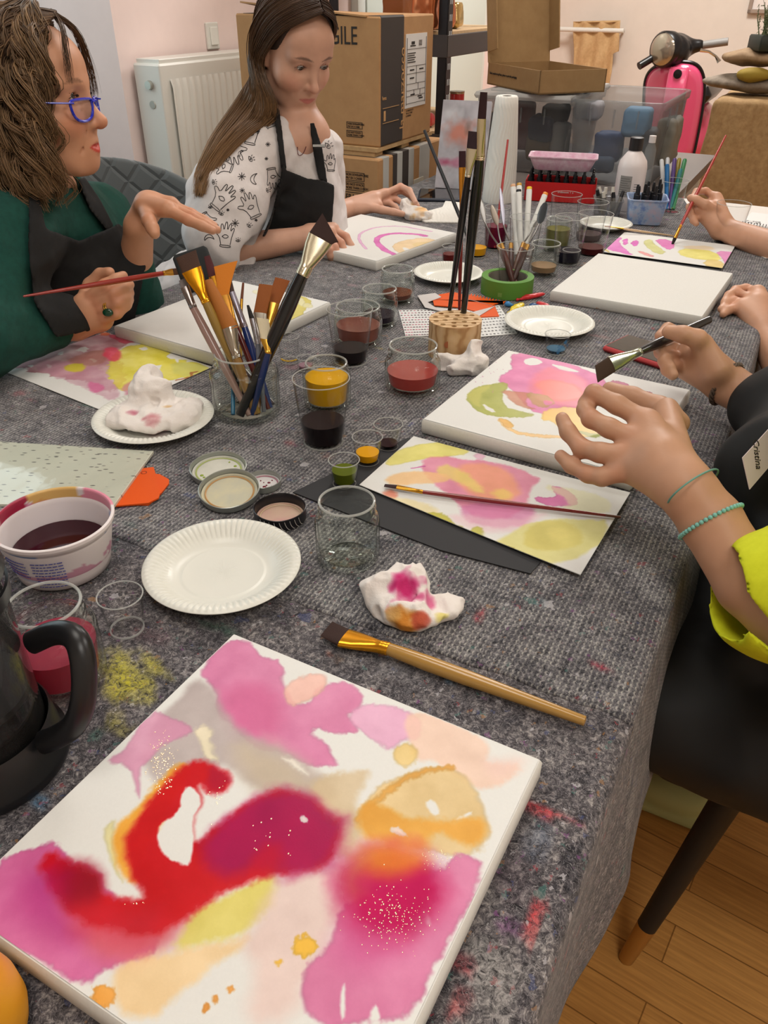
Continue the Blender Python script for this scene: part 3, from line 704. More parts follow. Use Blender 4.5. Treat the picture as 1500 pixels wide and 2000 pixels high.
def bag(name, px0, px1, ytop, zb, n, m, label, cat, group=None, depth=.09, seed=0):
    p0, p1 = PN(px0, 60, n), PN(px1, 60, n); a0, a1 = AN(p0)[0], AN(p1)[0]; zt = PN((px0 + px1) / 2, ytop, n)[2]
    c = W((a0 + a1) / 2, n - depth / 2, (zb + zt) / 2); R = TM[:3, :3]
    pr = [rbox(c, ((a1 - a0) / 2, depth / 2, (zt - zb) / 2), .012, R)]
    def post(P, d): return d + .006 * fbm(P * 28, 3, seed) + np.clip((P[:, 2] - (zt - .06)) / .06, 0, 1) * .004
    lo = c - .35; hi = c + .35; lo[2] = zb - .01; hi[2] = zt + .02
    o = sdf_obj(name, pr, lo, hi, .007, m, None, post=post); 
    vz = min(v.co.z for v in o.data.vertices)
    for v in o.data.vertices: v.co.z += zb + .0005 - vz
    return tag(o, label, cat, group)
copper = mat('copper_foil', (188, 110, 70), .22, metal=.75); gold = mat('gold_foil', (200, 170, 110), .2, metal=.7)
bag('foil_bag', 845, 868, -25, 1.1185, -1.34, copper, 'copper coloured foil coffee bag at the left post of the shelving', 'bag', seed=1)
bag('foil_bag', 873, 890, -20, 1.1185, -1.36, copper, 'narrow copper foil coffee bag just right of the shelving post', 'bag', seed=2)
bag('foil_bag', 893, 907, 4, 1.1185, -1.36, gold, 'gold foil coffee bag standing rightmost on the upper shelf', 'bag', seed=3)
bag('foil_bag', 783, 818, -40, 1.1185, -1.66, mat('brown_paper', (170, 104, 60), .5), 'orange brown bag at the back of the upper shelf behind the box top', 'bag', seed=4)
mb = MB(); p0 = PN(824, 26, -1.62); a0 = AN(p0)[0]; abox(mb, a0, a0 + .11, -1.64, -1.62, 1.119, PN(824, 3, -1.62)[2], bev=.002)
for i, (x, z) in enumerate(((.03, .03), (.06, .05), (.05, .02))): abox(mb, a0 + x, a0 + x + .012, -1.62, -1.618, 1.125 + z, 1.14 + z, 1)
tag(aobj(mb, 'patterned_card', [labelw, ink]), 'white card with black dots on the upper shelf beside the brown bag', 'card')
redm = mat('red_tin_paint', (196, 30, 34), .3, coat=.3)
p = PN(891, 222, -1.42); a_, n_ = AN(p); r = thing('red_tin', W(a_, n_, .799), 'tall red tin with silver lid and white mark on the lower shelf', 'tin')
zt = PN(891, 178, -1.42)[2] - .799; rd = 14 * ZD(p) / F
mb = MB(); mb.lathe([(0, 0), (rd, 0), (rd, zt * .88), (rd * .97, zt * .9)], 32); o = mb.build('body', redm, r)
mb = MB(); mb.lathe([(rd * .97, zt * .9), (rd * 1.02, zt * .92), (rd * 1.02, zt), (rd * .9, zt), (0, zt * .97)], 32); mb.build('lid', mat('tin_silver', (170, 160, 150), .3, metal=.9), r)
mb = MB(); mb.tube([(-.01, -rd - .0005, zt * .5), (.0, -rd - .001, zt * .35), (.012, -rd + .001, zt * .55), (.016, -rd + .002, zt * .3)], .0016, 5); mb.build('white_mark', labelw, o)
bag('red_packet', 907, 934, 207, .799, -1.40, mat('red_paper', (190, 34, 36), .5), 'small folded red paper packet right of the red tin', 'packet', depth=.05, seed=6)
bag('red_packet', 838, 860, 219, .799, -1.38, mat('red_foil', (200, 34, 40), .3), 'crumpled red packet on the lower shelf left of the post', 'packet', depth=.06, seed=7)
r = thing('dark_cabinet', W(4.35, -1.8, 0), 'dark brown cabinet frame seen through the shelving in front of the white door', 'cabinet')
mb = MB(); abox(mb, 3.75, 3.86, -1.93, -1.75, 0, 1.12, bev=.003); rel(aobj(mb, 'side_panel', mat('dark_brown', (52, 42, 40), .5)), r)
mb = MB(); 
for z in (.35, .7, 1.03): abox(mb, 3.78, 3.83, -1.752, -1.747, z, z + .012)
rel(aobj(mb, 'rail', mat('dark_brown2', (74, 60, 56), .5)), r)

# ---- quilted grey chairs (behind the women, and the one the right-hand guest sits on)
def quilt(name, c1):
    m = mat(name, c1, .75, sheen=.4); nt = NT(m); tc = nt.node('ShaderNodeTexCoord'); sp = nt.node('ShaderNodeSeparateXYZ'); nt.link(tc, 'Object', sp, 0)
    outs = []
    for sgn in (1, -1):
        a = nt.node('ShaderNodeMath', operation='MULTIPLY_ADD'); nt.link(sp, 'Z', a, 0); a.inputs[1].default_value = sgn * .8; nt.link(sp, 'Y', a, 2)
        b = nt.node('ShaderNodeMath', operation='PINGPONG'); nt.link(a, 0, b, 0); b.inputs[1].default_value = .035
        c = nt.node('ShaderNodeMapRange', i_1=0., i_2=.010, i_3=0., i_4=1.); nt.link(b, 0, c, 0); outs.append(c)
    mn = nt.node('ShaderNodeMath', operation='MINIMUM'); nt.link(outs[0], 0, mn, 0); nt.link(outs[1], 0, mn, 1)
    nt.bump(mn, 0, .9, .006); return m
velv = quilt('grey_velvet', (96, 102, 104)); blackleg = mat('black_leg', (24, 22, 22), .5); brass = mat('brass', (186, 142, 76), .35, metal=.7)
def chair(a, n, rz, label, m, top=.83, shell=None):
    """seat looks along local +x; bucket shell wraps the back"""
    r = thing('upholstered_chair', W(a, n, 0), label, 'chair', rz=rz)
    V = []; nu, nv = 36, 14
    for j in range(nv + 1):
        t = j / nv; z = .38 + (top - .38) * t
        for i in range(nu + 1):
            u = (i / nu - .5) * 2; th = PI + u * PI * .62; hgt = 1 - .55 * abs(u) ** 2.2
            rr = .25 + .035 * t; zz = .38 + (z - .38) * hgt; V.append((rr * math.cos(th) * 1.02 - .02 * t, rr * math.sin(th) * 1.05, zz))
    Fc = [(j * (nu + 1) + i, j * (nu + 1) + i + 1, (j + 1) * (nu + 1) + i + 1, (j + 1) * (nu + 1) + i) for j in range(nv) for i in range(nu)]
    o = mesh_obj('backrest', V, Fc, m, r); md = o.modifiers.new('t', 'SOLIDIFY'); md.thickness = .035; md.offset = 0
    md = o.modifiers.new('b', 'BEVEL'); md.width = .012; md.segments = 3; md.limit_method = 'ANGLE'; md.angle_limit = 1.
    mb = MB(); mb.box((.01, 0, .435), (.46, .47, .10), bev=.045); mb.build('seat', m, r, ang=60)
    for sx in (-1, 1):
        for sy in (-1, 1):
            mb = MB(); p0 = A(sx * .15, sy * .15, .40); p1 = A(sx * .22, sy * .23, .0); pm = p0 + (p1 - p0) * .80
            mb.tube([p0, pm], [.021, .0145], 16); l = mb.build('leg', blackleg, r)
            mb = MB(); mb.tube([pm, p1], [.0146, .0115], 16); mb.build('brass_tip', brass, l)
    return r
# ---- far table end: trestle, bins, cardboard box
r = thing('side_table', W(2.85, -.72, 0), 'low side table behind the long table under the plastic bins', 'table')
mb = MB(); abox(mb, 2.51, 3.3, -1.1, -.36, .72, .749); rel(aobj(mb, 'tabletop', mat('grey_laminate', (120, 112, 108), .5)), r)
for a in (2.56, 3.24):
    for n in (-1.05, -.41): mb = MB(); abox(mb, a - .02, a + .02, n - .02, n + .02, 0, .72); rel(aobj(mb, 'leg', white_paint), r)
binm = glassmat('frosted_plastic', (226, 228, 230), (170, 176, 182), .3, .10, .2)
def bin_(a0, a1, n0, n1, z0, z1, label, lid=False):
    r = thing('storage_bin', W((a0 + a1) / 2, (n0 + n1) / 2, z0), label, 'storage bin', 'clear plastic storage bins')
    ca, cn = (a0 + a1) / 2, -(n0 + n1) / 2; ha, hn = (a1 - a0) / 2, (n1 - n0) / 2
    def ring(k, z, ins=0): # rounded rect
        P = []; R = .03
        for q in range(4):
            for t in np.linspace(0, PI / 2, 5):
                th = q * PI / 2 + t; P.append((ca + (1, -1, -1, 1)[q] * (ha * k - R) + (R - ins) * math.cos(th), cn + (1, 1, -1, -1)[q] * (hn * k - R) + (R - ins) * math.sin(th), z))
        return P
    H = z1 - z0; prof = [(.86, 0, .02), (.87, .004, 0), (.905, H * .45, 0), (.925, H * .62, 0), (.945, H * .63, 0), (.96, H * .90, 0), (1., H * .905, 0), (1.01, H * .985, 0), (.985, H, 0), (.95, H * .985, .004), (.93, H * .66, .004), (.885, H * .45, .004), (.86, .007, .004)]
    V = []; 
    for k, z, i in prof: V += ring(k, z0 + z, i)
    N = 20; Fc = [tuple(range(N - 1, -1, -1))] + [(i * N + j, i * N + (j + 1) % N, (i + 1) * N + (j + 1) % N, (i + 1) * N + j) for i in range(len(prof) - 1) for j in range(N)]
    rel(mesh_obj('tub', V, Fc, binm, None, True, M=TM), r)
    mb = MB(); 
    for q in (.25, .5, .75): # rim ribs
        x = a0 + (a1 - a0) * q; mb.box((x, cn - hn * 1.0, z0 + H * .8), (.004, .006, H * .2)); y = cn - hn + 2 * hn * q; mb.box((ca - ha * .99, y, z0 + H * .8), (.006, .004, H * .2))
    rel(aobj(mb, 'rim_rib', binm), r)
    if lid:
        mb = MB(); mb.box((ca, cn, z1 + .008), (2 * ha * 1.04, 2 * hn * 1.04, .018), bev=.008); mb.box((ca, cn, z1 + .018), (2 * ha * .8, 2 * hn * .8, .006), bev=.002)
        rel(aobj(mb, 'lid', glassmat('lid_plastic', (225, 225, 226), (190, 192, 196), .3, .45, .3), smooth=True), r)
    return r
B2 = (2.55, 3.0, -.712, -.44, .750, .982)
bin_(*B2, 'open clear plastic bin holding blue and grey items, front of the scooter')
p = PA(930, 190, 2.62); B1n0 = AN(p)[1]; B1z = p[2]
bin_(2.62, 3.08, B1n0, -.728, .750, B1z, 'lidded clear plastic bin under the open cardboard box', True)
def blob(name, c, r3, m, label, cat, seed=0, amp=.01, rz=0, group=None, h=.008, zmin=None, sc=20):
    R = rotm('Z', math.degrees(TA + rz)); c = np.asarray(c, float); pr = [ell(c, r3, R=R)]
    o = sdf_obj(name, pr, c - max(r3) * 1.5, c + max(r3) * 1.5, h, m, post=lambda P, d: d + amp * fbm(P * sc, 3, seed))
    if zmin is not None:
        vz = min(v.co.z for v in o.data.vertices)
        for v in o.data.vertices: v.co.z += zmin - vz
    return tag(o, label, cat, group)
def fill(name, px, py, a, r3, col, label, cat, seed=0, amp=.01, rz=0.):
    p = PA(px, py, a); p[2] = max(p[2], .757 + r3[2] * 1.25); R = rotm('Z', math.degrees(TA + rz)); pr = [rbox(p, tuple(v * .82 for v in r3), .014, R)]
    o = sdf_obj(name, pr, p - max(r3) * 1.5, p + max(r3) * 1.5, .006, mat('cloth_%d_%d_%d' % col, col, .7), None, post=lambda P, d: d + amp * .8 * fbm(P * 26, 3, seed) + .003 * np.abs(vnoise(P * 50, seed))); return tag(o, label, cat)
fill('blue_pouch', 1190, 285, 2.66, (.05, .05, .05), (34, 62, 104), 'dark blue fabric pouch leaning inside the open plastic bin', 'pouch', 1)
fill('folded_bag', 1170, 318, 2.64, (.06, .05, .03), (88, 104, 128), 'grey blue folded bag low in the open plastic bin', 'bag', 2, rz=.4)
fill('plastic_jug', 1245, 238, 2.68, (.045, .05, .05), (120, 158, 188), 'pale blue rounded container near the top of the open bin', 'container', 3, amp=.002)
fill('black_sheets', 1262, 320, 2.70, (.07, .03, .07), (48, 52, 60), 'dark grey folder standing in the right of the open bin', 'folder', 4, amp=.004)
fill('grey_sheets', 1300, 300, 2.80, (.10, .035, .08), (120, 116, 106), 'grey green folded sheets along the side of the open bin', 'sheets', 5)
fill('clear_bag', 1150, 215, 2.8, (.06, .05, .03), (196, 190, 194), 'crumpled pale wrapping at the top of the open bin', 'wrapping', 6)
fill('dark_pouch', 1060, 250, 2.72, (.05, .05, .045), (44, 50, 84), 'navy pouch in the left of the lidded bin', 'pouch', 7)
fill('dark_case', 1085, 225, 2.75, (.05, .05, .04), (52, 50, 50), 'black case at the centre of the lidded bin', 'case', 8)
fill('brown_pot', 1055, 300, 2.74, (.05, .05, .05), (140, 108, 70), 'brown round container low in the lidded bin', 'container', 9)
fill('white_pot', 1095, 270, 2.72, (.035, .035, .06), (196, 190, 180), 'white pot with grey label inside the lidded bin', 'pot', 10, amp=.001)
fill('red_book', 1010, 300, 2.78, (.03, .06, .09), (140, 30, 46), 'red folder at the left side of the lidded bin', 'folder', 11, amp=.002)
fill('blue_book', 948, 290, 2.78, (.03, .04, .07), (40, 70, 100), 'blue folder in the left corner of the lidded bin', 'folder', 12, amp=.002)
# open mailing box on the lid
zl = B1z + .0225; c0, c1, c2 = T(932, 160, zl), T(1052, 185, zl), T(1163, 177, zl)
e1 = c0 - c1; e2 = c2 - c1; e1[2] = e2[2] = 0; L1, L2 = np.linalg.norm(e1), np.linalg.norm(e2); d1 = e1 / L1; d2 = A(d1[1], -d1[0], 0)
if d2 @ e2 < 0: d2 = -d2
L2 = min(L2, .33); L1 = min(max(L1, .2), .33); hb = .062
BM = np.eye(4); BM[:3, 0] = d2; BM[:3, 1] = np.cross(A(0, 0, 1), d2); BM[:3, 2] = A(0, 0, 1); BM[:3, 3] = c1
s_ = 1 if BM[:3, 1] @ d1 > 0 else -1
r = thing('mailing_box', c1, 'open brown mailing box with raised lid on top of the lidded plastic bin', 'box')
def bb(mb, x0, x1, y0, y1, z0, z1): return mb.box(((x0 + x1) / 2, s_ * (y0 + y1) / 2, (z0 + z1) / 2), (abs(x1 - x0), abs(y1 - y0), abs(z1 - z0)))
mb = MB(); t = .004; bb(mb, 0, L2, 0, L1, 0, t); bb(mb, 0, L2, 0, t, 0, hb); bb(mb, 0, L2, L1 - t, L1, 0, hb); bb(mb, 0, t, 0, L1, 0, hb); bb(mb, L2 - t, L2, 0, L1, 0, hb)
rel(mb.build('tray', card2, None, False, M=BM), r)
# lid hinged on the far long side, leaning back and up
mb = MB(); bb(mb, 0, L2, 0, t, 0, L1 * .98); bb(mb, 0, t, 0, -.06, .03, L1 * .98); bb(mb, L2 - t, L2, 0, -.06, .03, L1 * .98); bb(mb, 0, L2, 0, -.05, L1 * .98, L1 * .98 + t)
LM = np.eye(4); LM[:3, :3] = rotm('X', -s_ * 12); LM[:3, 3] = A(0, s_ * L1, hb)
rel(mb.build('lid', card2, None, False, M=BM @ LM), r)
text('Think outside the gift box, please recycle this packaging', .0088, np.array([[(-d1)[0], 0, (-d2)[0], (c1 + d1 * (L1 - .015) - d2 * .0012)[0]], [(-d1)[1], 0, (-d2)[1], (c1 + d1 * (L1 - .015) - d2 * .0012)[1]], [0, 1, 0, zl + hb * .5], [0, 0, 0, 1]]), ink, r, sx=.9)
mb = MB(); mb.lathe([(0, 0), (.06, 0), (.06, .035), (.055, .036), (0, .036)], 24, c=tuple(c1 + d2 * L2 * .45 + d1 * L1 * .55 + A(0, 0, .006)))
tag(mb.build('clear_tin', mat('grey_plastic_lid', (120, 112, 98), .3)), 'round grey container lying inside the open mailing box', 'container')

# ---- scooter
SAa = 4.95
def S(px, py, da=0.): return PA(px, py, SAa + da)
pk = mat('scooter_pink', (222, 84, 124), .18, coat=.6); blk = mat('scooter_black', (24, 24, 26), .3); chrome = mat('chrome', (200, 200, 200), .12, metal=1.)
ctr = S(1318, 300); r = thing('scooter', A(ctr[0], ctr[1], 0), 'pink motor scooter with black handlebar and round headlight by the far wall', 'scooter')
def loc3(P): return P
def ptan(P):
    a, n = AN(P); return (a, -n, P[2])
outl = [(1256, 178), (1260, 150), (1275, 132), (1300, 122), (1335, 118), (1362, 122), (1375, 140), (1378, 175), (1370, 230), (1358, 290), (1352, 312), (1330, 330), (1290, 335), (1268, 300), (1258, 240)]
poly = smoothpoly([ptan(S(*q)) for q in outl], 2)
cx = poly[:, 1].mean(); w_ = np.abs(poly[:, 1] - cx).max(); cz = poly[:, 2].mean()
V = []; K = 8; nP = len(poly)
for k in range(K + 1):
    f = k / K
    for p in poly:
        y = cx + (p[1] - cx) * f; z = cz + (p[2] - cz) * f; V.append((SAa - .08 * (1 - ((y - cx) / w_) ** 2) + (.02 if k == K else 0), y, z))
Fc = [(k * nP + i, k * nP + (i + 1) % nP, (k + 1) * nP + (i + 1) % nP, (k + 1) * nP + i) for k in range(K) for i in range(nP)]
o = mesh_obj('leg_shield', V, Fc, pk, None, True, M=TM); o.modifiers.new('t', 'SOLIDIFY').thickness = .012; rel(o, r); ls = o
mb = MB(); ring = [V[K * nP + i] for i in range(nP)] + [V[K * nP]]; mb.tube(ring, .009, 8); rel(aobj(mb, 'edge_trim', blk, smooth=True), r)
mb = MB(); z0 = S(1318, 320)[2]; z1 = S(1318, 128)[2]; zc = S(1318, 141)[2]
mb.box((SAa - .085, cx, (z0 + z1) / 2), (.035, .10, z1 - z0), bev=.012); rel(aobj(mb, 'horn_cover', pk, smooth=True), r)
mb = MB(); mb.lathe([(0, .008), (.02, .006), (.022, 0)], 20, M=frame(A(0, 1, 0), A(-1, 0, 0), (SAa - .102, cx + .0, zc))); rel(aobj(mb, 'horn_badge', blk, smooth=True), r)
mb = MB(); y_ = ptan(S(1351, 158))[1]; z_ = S(1351, 158)[2]; mb.box((SAa - .055, y_, z_), (.003, .05, .075), bev=.001); rel(aobj(mb, 'sticker', mat('sticker_peach', (226, 150, 130), .5)), r)
hc = ptan(S(1318, 96)); up = hc[2]
mb = MB(); V0 = []
pr = [cone((SAa - .02, hc[1], up - .01), (SAa + .02, hc[1], up + .0), .085, .07, .03), cone((SAa + .02, hc[1], up - .12), (SAa + .02, hc[1], up), .05, .05, .03)]
yr, zr = ptan(S(1372, 88))[1:], 0
g0 = ptan(S(1362, 90)); g1 = ptan(S(1419, 82)); q0 = ptan(S(1282, 110)); q1 = ptan(S(1258, 126))
pr += [cone((SAa + .03, hc[1], up + .0), (SAa + .05, g0[1], g0[2]), .05, .03, .04), cone((SAa + .03, hc[1], up), (SAa - .06, q0[1], q0[2]), .05, .028, .04)]
pr = local(pr, TM); cc = (TM @ A(SAa, hc[1], up, 1))[:3]
o = sdf_obj('headset', pr, cc - .5, cc + .5, .01, blk); rel(o, r)
fd = A(-1, .45, -.12); fd /= np.linalg.norm(fd); lc = ptan(S(1302, 95))
LMx = frame(A(0, 0, 1), fd, (SAa - .085, lc[1], lc[2]))
mb = MB(); mb.lathe([(.082, -.05), (.084, 0), (.075, .012)], 36, M=LMx); rel(aobj(mb, 'headlight_ring', blk, smooth=True), r)
mb = MB(); mb.lathe([(.074, .010), (.06, .020), (.03, .028), (0, .031)], 36, M=LMx); rel(aobj(mb, 'headlight', mat('headlamp_glass', (170, 156, 140), .12, metal=.6), smooth=True), r)
mb = MB(); mb.tube([(SAa + .05, g0[1], g0[2]), (SAa + .06, g1[1], g1[2])], .019, 14); rel(aobj(mb, 'grip', mat('grip_grey', (140, 136, 132), .5), smooth=True), r)
mb = MB(); mb.tube([(SAa - .06, q0[1], q0[2]), (SAa - .12, q1[1], q1[2])], .019, 14); rel(aobj(mb, 'grip', blk, smooth=True), r)
b_ = [ptan(S(x, y, -.03)) for x, y in ((1368, 98), (1385, 101), (1398, 110), (1405, 121))]; mb = MB(); mb.tube(b_, [.009, .006, .006, .011], 8); rel(aobj(mb, 'brake_lever', chrome, smooth=True), r)
mb = MB(); M3 = frame(A(0, 0, 1), A(0, 1, 0), (SAa + .02, cx, .22)); mb.lathe([(.11, -.045), (.19, -.05), (.22, -.02), (.22, .02), (.19, .05), (.11, .045)], 40, M=M3, close=True); rel(aobj(mb, 'wheel', mat('tyre', (26, 26, 26), .8), smooth=True), r)
mb = MB(); mb.lathe([(0, -.03), (.11, -.04), (.11, .04), (0, .03)], 30, M=M3); rel(aobj(mb, 'wheel_hub', chrome, smooth=True), r)
pr = local([ell((SAa + .02, cx, .36), (.24, .10, .14)), rbox((SAa + .35, cx, .25), (.3, .14, .04), .03), ell((SAa + .72, cx, .48), (.26, .17, .22))], TM)
c9 = (TM @ A(SAa + .35, cx, .4, 1))[:3]; rel(sdf_obj('body', pr, c9 - .75, c9 + .75, .018, pk), r)
mb = MB(); mb.box((SAa + .66, cx, .74), (.5, .24, .09), bev=.04); rel(aobj(mb, 'seat', blk, smooth=True), r)
M4 = M3.copy(); M4[0, 3] = SAa + .78; mb = MB(); mb.lathe([(.0, -.04), (.19, -.05), (.22, -.02), (.22, .02), (.19, .05), (0, .04)], 40, M=M4); rel(aobj(mb, 'wheel', mat('tyre', 0, 0), smooth=True), r)

# ---- burlap covered stand with sacks and plant; burlap on the wall
bur = nmat('burlap', (150, 118, 78), (178, 146, 102), 55, .9, .5, .002); bur2 = nmat('light_burlap', (198, 160, 112), (214, 178, 130), 60, .9, .4, .002)
def wv_bur(P, d): return d + .006 * fbm(P * 9, 3, 21) + .004 * np.abs(vnoise(P * 14, 5))
p = PA(1393, 192, 3.45); a_, n_ = AN(p); zt = p[2]
pr = local([rbox((3.72, -(n_ + .42), zt / 2), (.27, .42, zt / 2), .02)], TM)
c = (TM @ A(3.72, -(n_ + .42), zt / 2, 1))[:3]
def wb(P, d): return d + .010 * fbm(P * A(9, 9, 5), 3, 21) - .05 * np.clip(1 - P[:, 2] / zt, 0, 1) + .004 * np.abs(vnoise(P * 17, 5)) 
o = sdf_obj('burlap_stand', pr, c - .8, c + .8, .014, bur, post=wb)
tag(o, 'waist high stand draped in brown burlap at the right edge of the room', 'stand')
zs = zt + .0
def sack(px, py, a, r3, m, label, seed, zmin): 
    p = PA(px, py, a); return blob('burlap_sack', A(p[0], p[1], p[2]), r3, m, label, 'sack', seed, .012, zmin=zmin, sc=16)
sack(1480, 178, 3.66, (.10, .21, .028), nmat('sack_grey', (120, 108, 96), (160, 146, 130), 30, .9, .4), 'grey patterned folded sack, lowest on the burlap stand', 3, zt + .003)
sack(1468, 172, 3.58, (.045, .06, .024), mat('sack_yellow', (150, 126, 44), .85), 'yellow printed cloth fold between the sacks on the burlap stand', 4, zt + .045)
sack(1490, 150, 3.68, (.09, .16, .030), nmat('sack_brown', (140, 112, 84), (170, 142, 110), 30, .9, .4), 'brown folded sack, topmost on the burlap stand', 5, zt + .088)
pp = PA(1496, 120, 3.66); r = thing('potted_plant', A(pp[0], pp[1], zt + .145), 'small bushy green plant in a dark square pot on the sacks', 'potted plant')
mb = MB(); mb.box((0, 0, .025), (.12, .12, .05), bev=.006); mb.build('pot', mat('dark_green_pot', (34, 42, 36), .5), r)
mb = MB()
for i in range(60):
    an = rng.uniform(0, 2 * PI); l = rng.uniform(.04, .11); s0 = rng.normal(0, .025, 2); d_ = A(math.cos(an) * .35, math.sin(an) * .35, 1)
    P = [A(s0[0], s0[1], .05) + d_ * l * t + A(rng.normal(0, .003), rng.normal(0, .003), 0) for t in (0, .5, 1)]; mb.tube(P, [.002, .0018, .0006], 4)
    for t in np.linspace(.2, 1, 6):
        q = P[0] + (P[2] - P[0]) * t; v = rng.normal(0, 1, 3); v /= np.linalg.norm(v); mb.tube([q, q + v * .012], [.0018, .0005], 3)
mb.build('foliage', mat('grey_green_leaf', (98, 108, 72), .7), r)
# hanging burlap and its rail
aw = 6.12; r = thing('burlap_hanging', PA(1185, 50, aw), 'pale burlap cloth hanging from a white rail on the far wall', 'cloth')
outl = [(1120, 40), (1212, 41), (1211, 62), (1208, 100), (1198, 104), (1196, 140), (1190, 172), (1120, 180)]
pts = [ptan(PA(x, y, aw)) for x, y in outl]; y0, y1 = max(p[1] for p in pts), min(p[1] for p in pts)
V = []; nx, nz = 40, 50; P2 = A(*[(p[1], p[2]) for p in pts]).reshape(-1, 2)
for j in range(nz + 1):
    z = P2[:, 1].min() + (P2[:, 1].max() - P2[:, 1].min()) * j / nz
    xs = []
    for i in range(len(P2)):
        a, b = P2[i], P2[i - 1]
        if (a[1] - z) * (b[1] - z) <= 0 and a[1] != b[1]: xs.append(a[0] + (b[0] - a[0]) * (z - a[1]) / (b[1] - a[1]))
    xs = xs or [P2[:, 0].mean()]
    for i in range(nx + 1):
        y = min(xs) + (max(xs) - min(xs)) * i / nx; V.append((aw + .012 * math.sin(y * 60) + .006 * math.sin(z * 30 + y * 40), y, z))
Fc = [(j * (nx + 1) + i, j * (nx + 1) + i + 1, (j + 1) * (nx + 1) + i + 1, (j + 1) * (nx + 1) + i) for j in range(nz) for i in range(nx)]
o = mesh_obj('cloth', V, Fc, bur2, None, True, M=TM); o.modifiers.new('t', 'SOLIDIFY').thickness = .004; rel(o, r)
q = ptan(PA(1213, 60, aw)); mb = MB(); mb.tube([(aw - .01, q[1] + .5, q[2]), (aw - .01, q[1] - .02, q[2])], .014, 12); mb.tube([(aw - .01, q[1] - .0, q[2]), (6.19, q[1] - .0, q[2])], .009, 10); rel(aobj(mb, 'rail', white_paint, smooth=True), r)
# ------------------------------------------------------------ canvases and painted sheets
WHITE = A(228, 227, 223)
def L_(poly, col, al=1., ed=.002, wp=.004, ws=60, tx=.12, sm=1, seed=0, holes=(), wet=0., line=None): return dict(poly=poly, col=A(*col), al=al, ed=ed, wp=wp, ws=ws, tx=tx, sm=sm, seed=seed, holes=holes, wet=wet, line=line)
def paint_grid(M, w, h, z, layers, res, base=WHITE, curl=None, quad=None):
    """colours of a w x h sheet; layers are pigment shapes given by where they lie in the photo"""
    nx, ny = int(w / res) + 1, int(h / res) + 1
    X, Y = np.meshgrid(np.linspace(0, w, nx), np.linspace(0, h, ny), indexing='ij'); P = np.stack([X.ravel(), Y.ravel()], 1)
    U = P / A(w, h)
    if quad is not None:
        q0, q1, q2, q3 = [A(*q[:2]) - M[:2, 3] for q in quad]; u, v = U[:, :1], U[:, 1:]; P = q0 * (1 - u) * (1 - v) + q1 * u * (1 - v) + q2 * u * v + q3 * (1 - u) * v
    Mi = np.linalg.inv(M); C = np.tile(base, (len(P), 1)).astype(float); Wt = np.zeros(len(P))
    def loc(q): p = T(q[0], q[1], z); return (Mi @ A(*p, 1))[:2]
    for i, L in enumerate(layers):
        pl = np.array([loc(q) for q in L['poly']]); mg = L['ed'] * 2 + L['wp'] * 2 + (L['line'] or 0)
        lo, hi = pl.min(0) - mg, pl.max(0) + mg; s = np.nonzero((P > lo).all(1) & (P < hi).all(1))[0]
        if not len(s): continue
        Q = P[s]; sd = L['seed'] + i * 31
        Wp = np.stack([fbm(Q * L['ws'], 4, sd), fbm(Q * L['ws'], 4, sd + 7)], 1) * L['wp'] + (fbm(Q * 380, 2, sd + 9) * .0011 * (L['ed'] < .005))[:, None]
        if L['line']: d = lsdf(Q + Wp, smoothline(pl, L['sm'])) - L['line'] * (1 + .25 * fbm(Q * 40, 2, sd + 3))
        else: d = psdf(Q + Wp, smoothpoly(pl, L['sm']))
        a = 1 - sstep(-L['ed'], L['ed'], d)
        for hpoly in L['holes']: a *= sstep(-.0012, .0012, psdf(Q + Wp * .6, smoothpoly(np.array([loc(q) for q in hpoly]), 1)))
        n = fbm(Q * 45, 4, sd + 11); n2 = fbm(Q * 12, 3, sd + 5)
        al = np.clip(a * L['al'] * (1 - L['tx'] * (.5 - .9 * n - .8 * n2)), 0, 1)
        rim = np.exp(-(d / .0018) ** 2) * .10 if L['ed'] < .003 else 0
        col = L['col'] * (1 - np.clip(.06 * n + rim, -.1, .25))[:, None]
        C[s] = C[s] * (1 - al[:, None]) + col * al[:, None]; Wt[s] = np.maximum(Wt[s], al * L['wet'])
    C = np.clip(C * (1 + .008 * fbm(P * 900, 2, 77))[:, None], 0, 255)
    Z = np.full(len(P), 0.) if curl is None else curl(U * A(w, h), w, h)
    V = np.column_stack([P, Z]); idx = np.arange(nx * ny).reshape(nx, ny)
    Q = np.stack([idx[:-1, :-1], idx[1:, :-1], idx[1:, 1:], idx[:-1, 1:]], -1).reshape(-1, 4)
    return V, np.ascontiguousarray(Q), np.column_stack([lin(C / 255.001), Wt])
canvas_cloth = nmat('primed_canvas', (222, 220, 214), (228, 226, 220), 300, .7, .1, .0003)
paint_m = vmat('painted_canvas', .55, True, .12, 900, bdist=.0003); paper_m = vmat('painted_paper', .7, True, .05, 500, bdist=.0003)
def rect(pa, pb, pc, z, w=None, h=None):
    """frame with origin at pa, x towards pb, y towards pc's side (all picture points on height z)"""
    a, b, c = T(*pa, z), T(*pb, z), T(*pc, z); x = b - a; w = w or np.linalg.norm(x); x /= np.linalg.norm(x)
    y = A(-x[1], x[0], 0); s = 1 if y @ (c - a) > 0 else -1
    h = h or abs(y @ (c - a)); M = np.eye(4)
    if s > 0: M[:3, 0] = x; M[:3, 1] = y; M[:3, 3] = a
    else: M[:3, 0] = x; M[:3, 1] = -y; M[:3, 3] = a; M[:3, 2] = A(0, 0, 1)
    M[2, 3] = z; return M, w, h, s
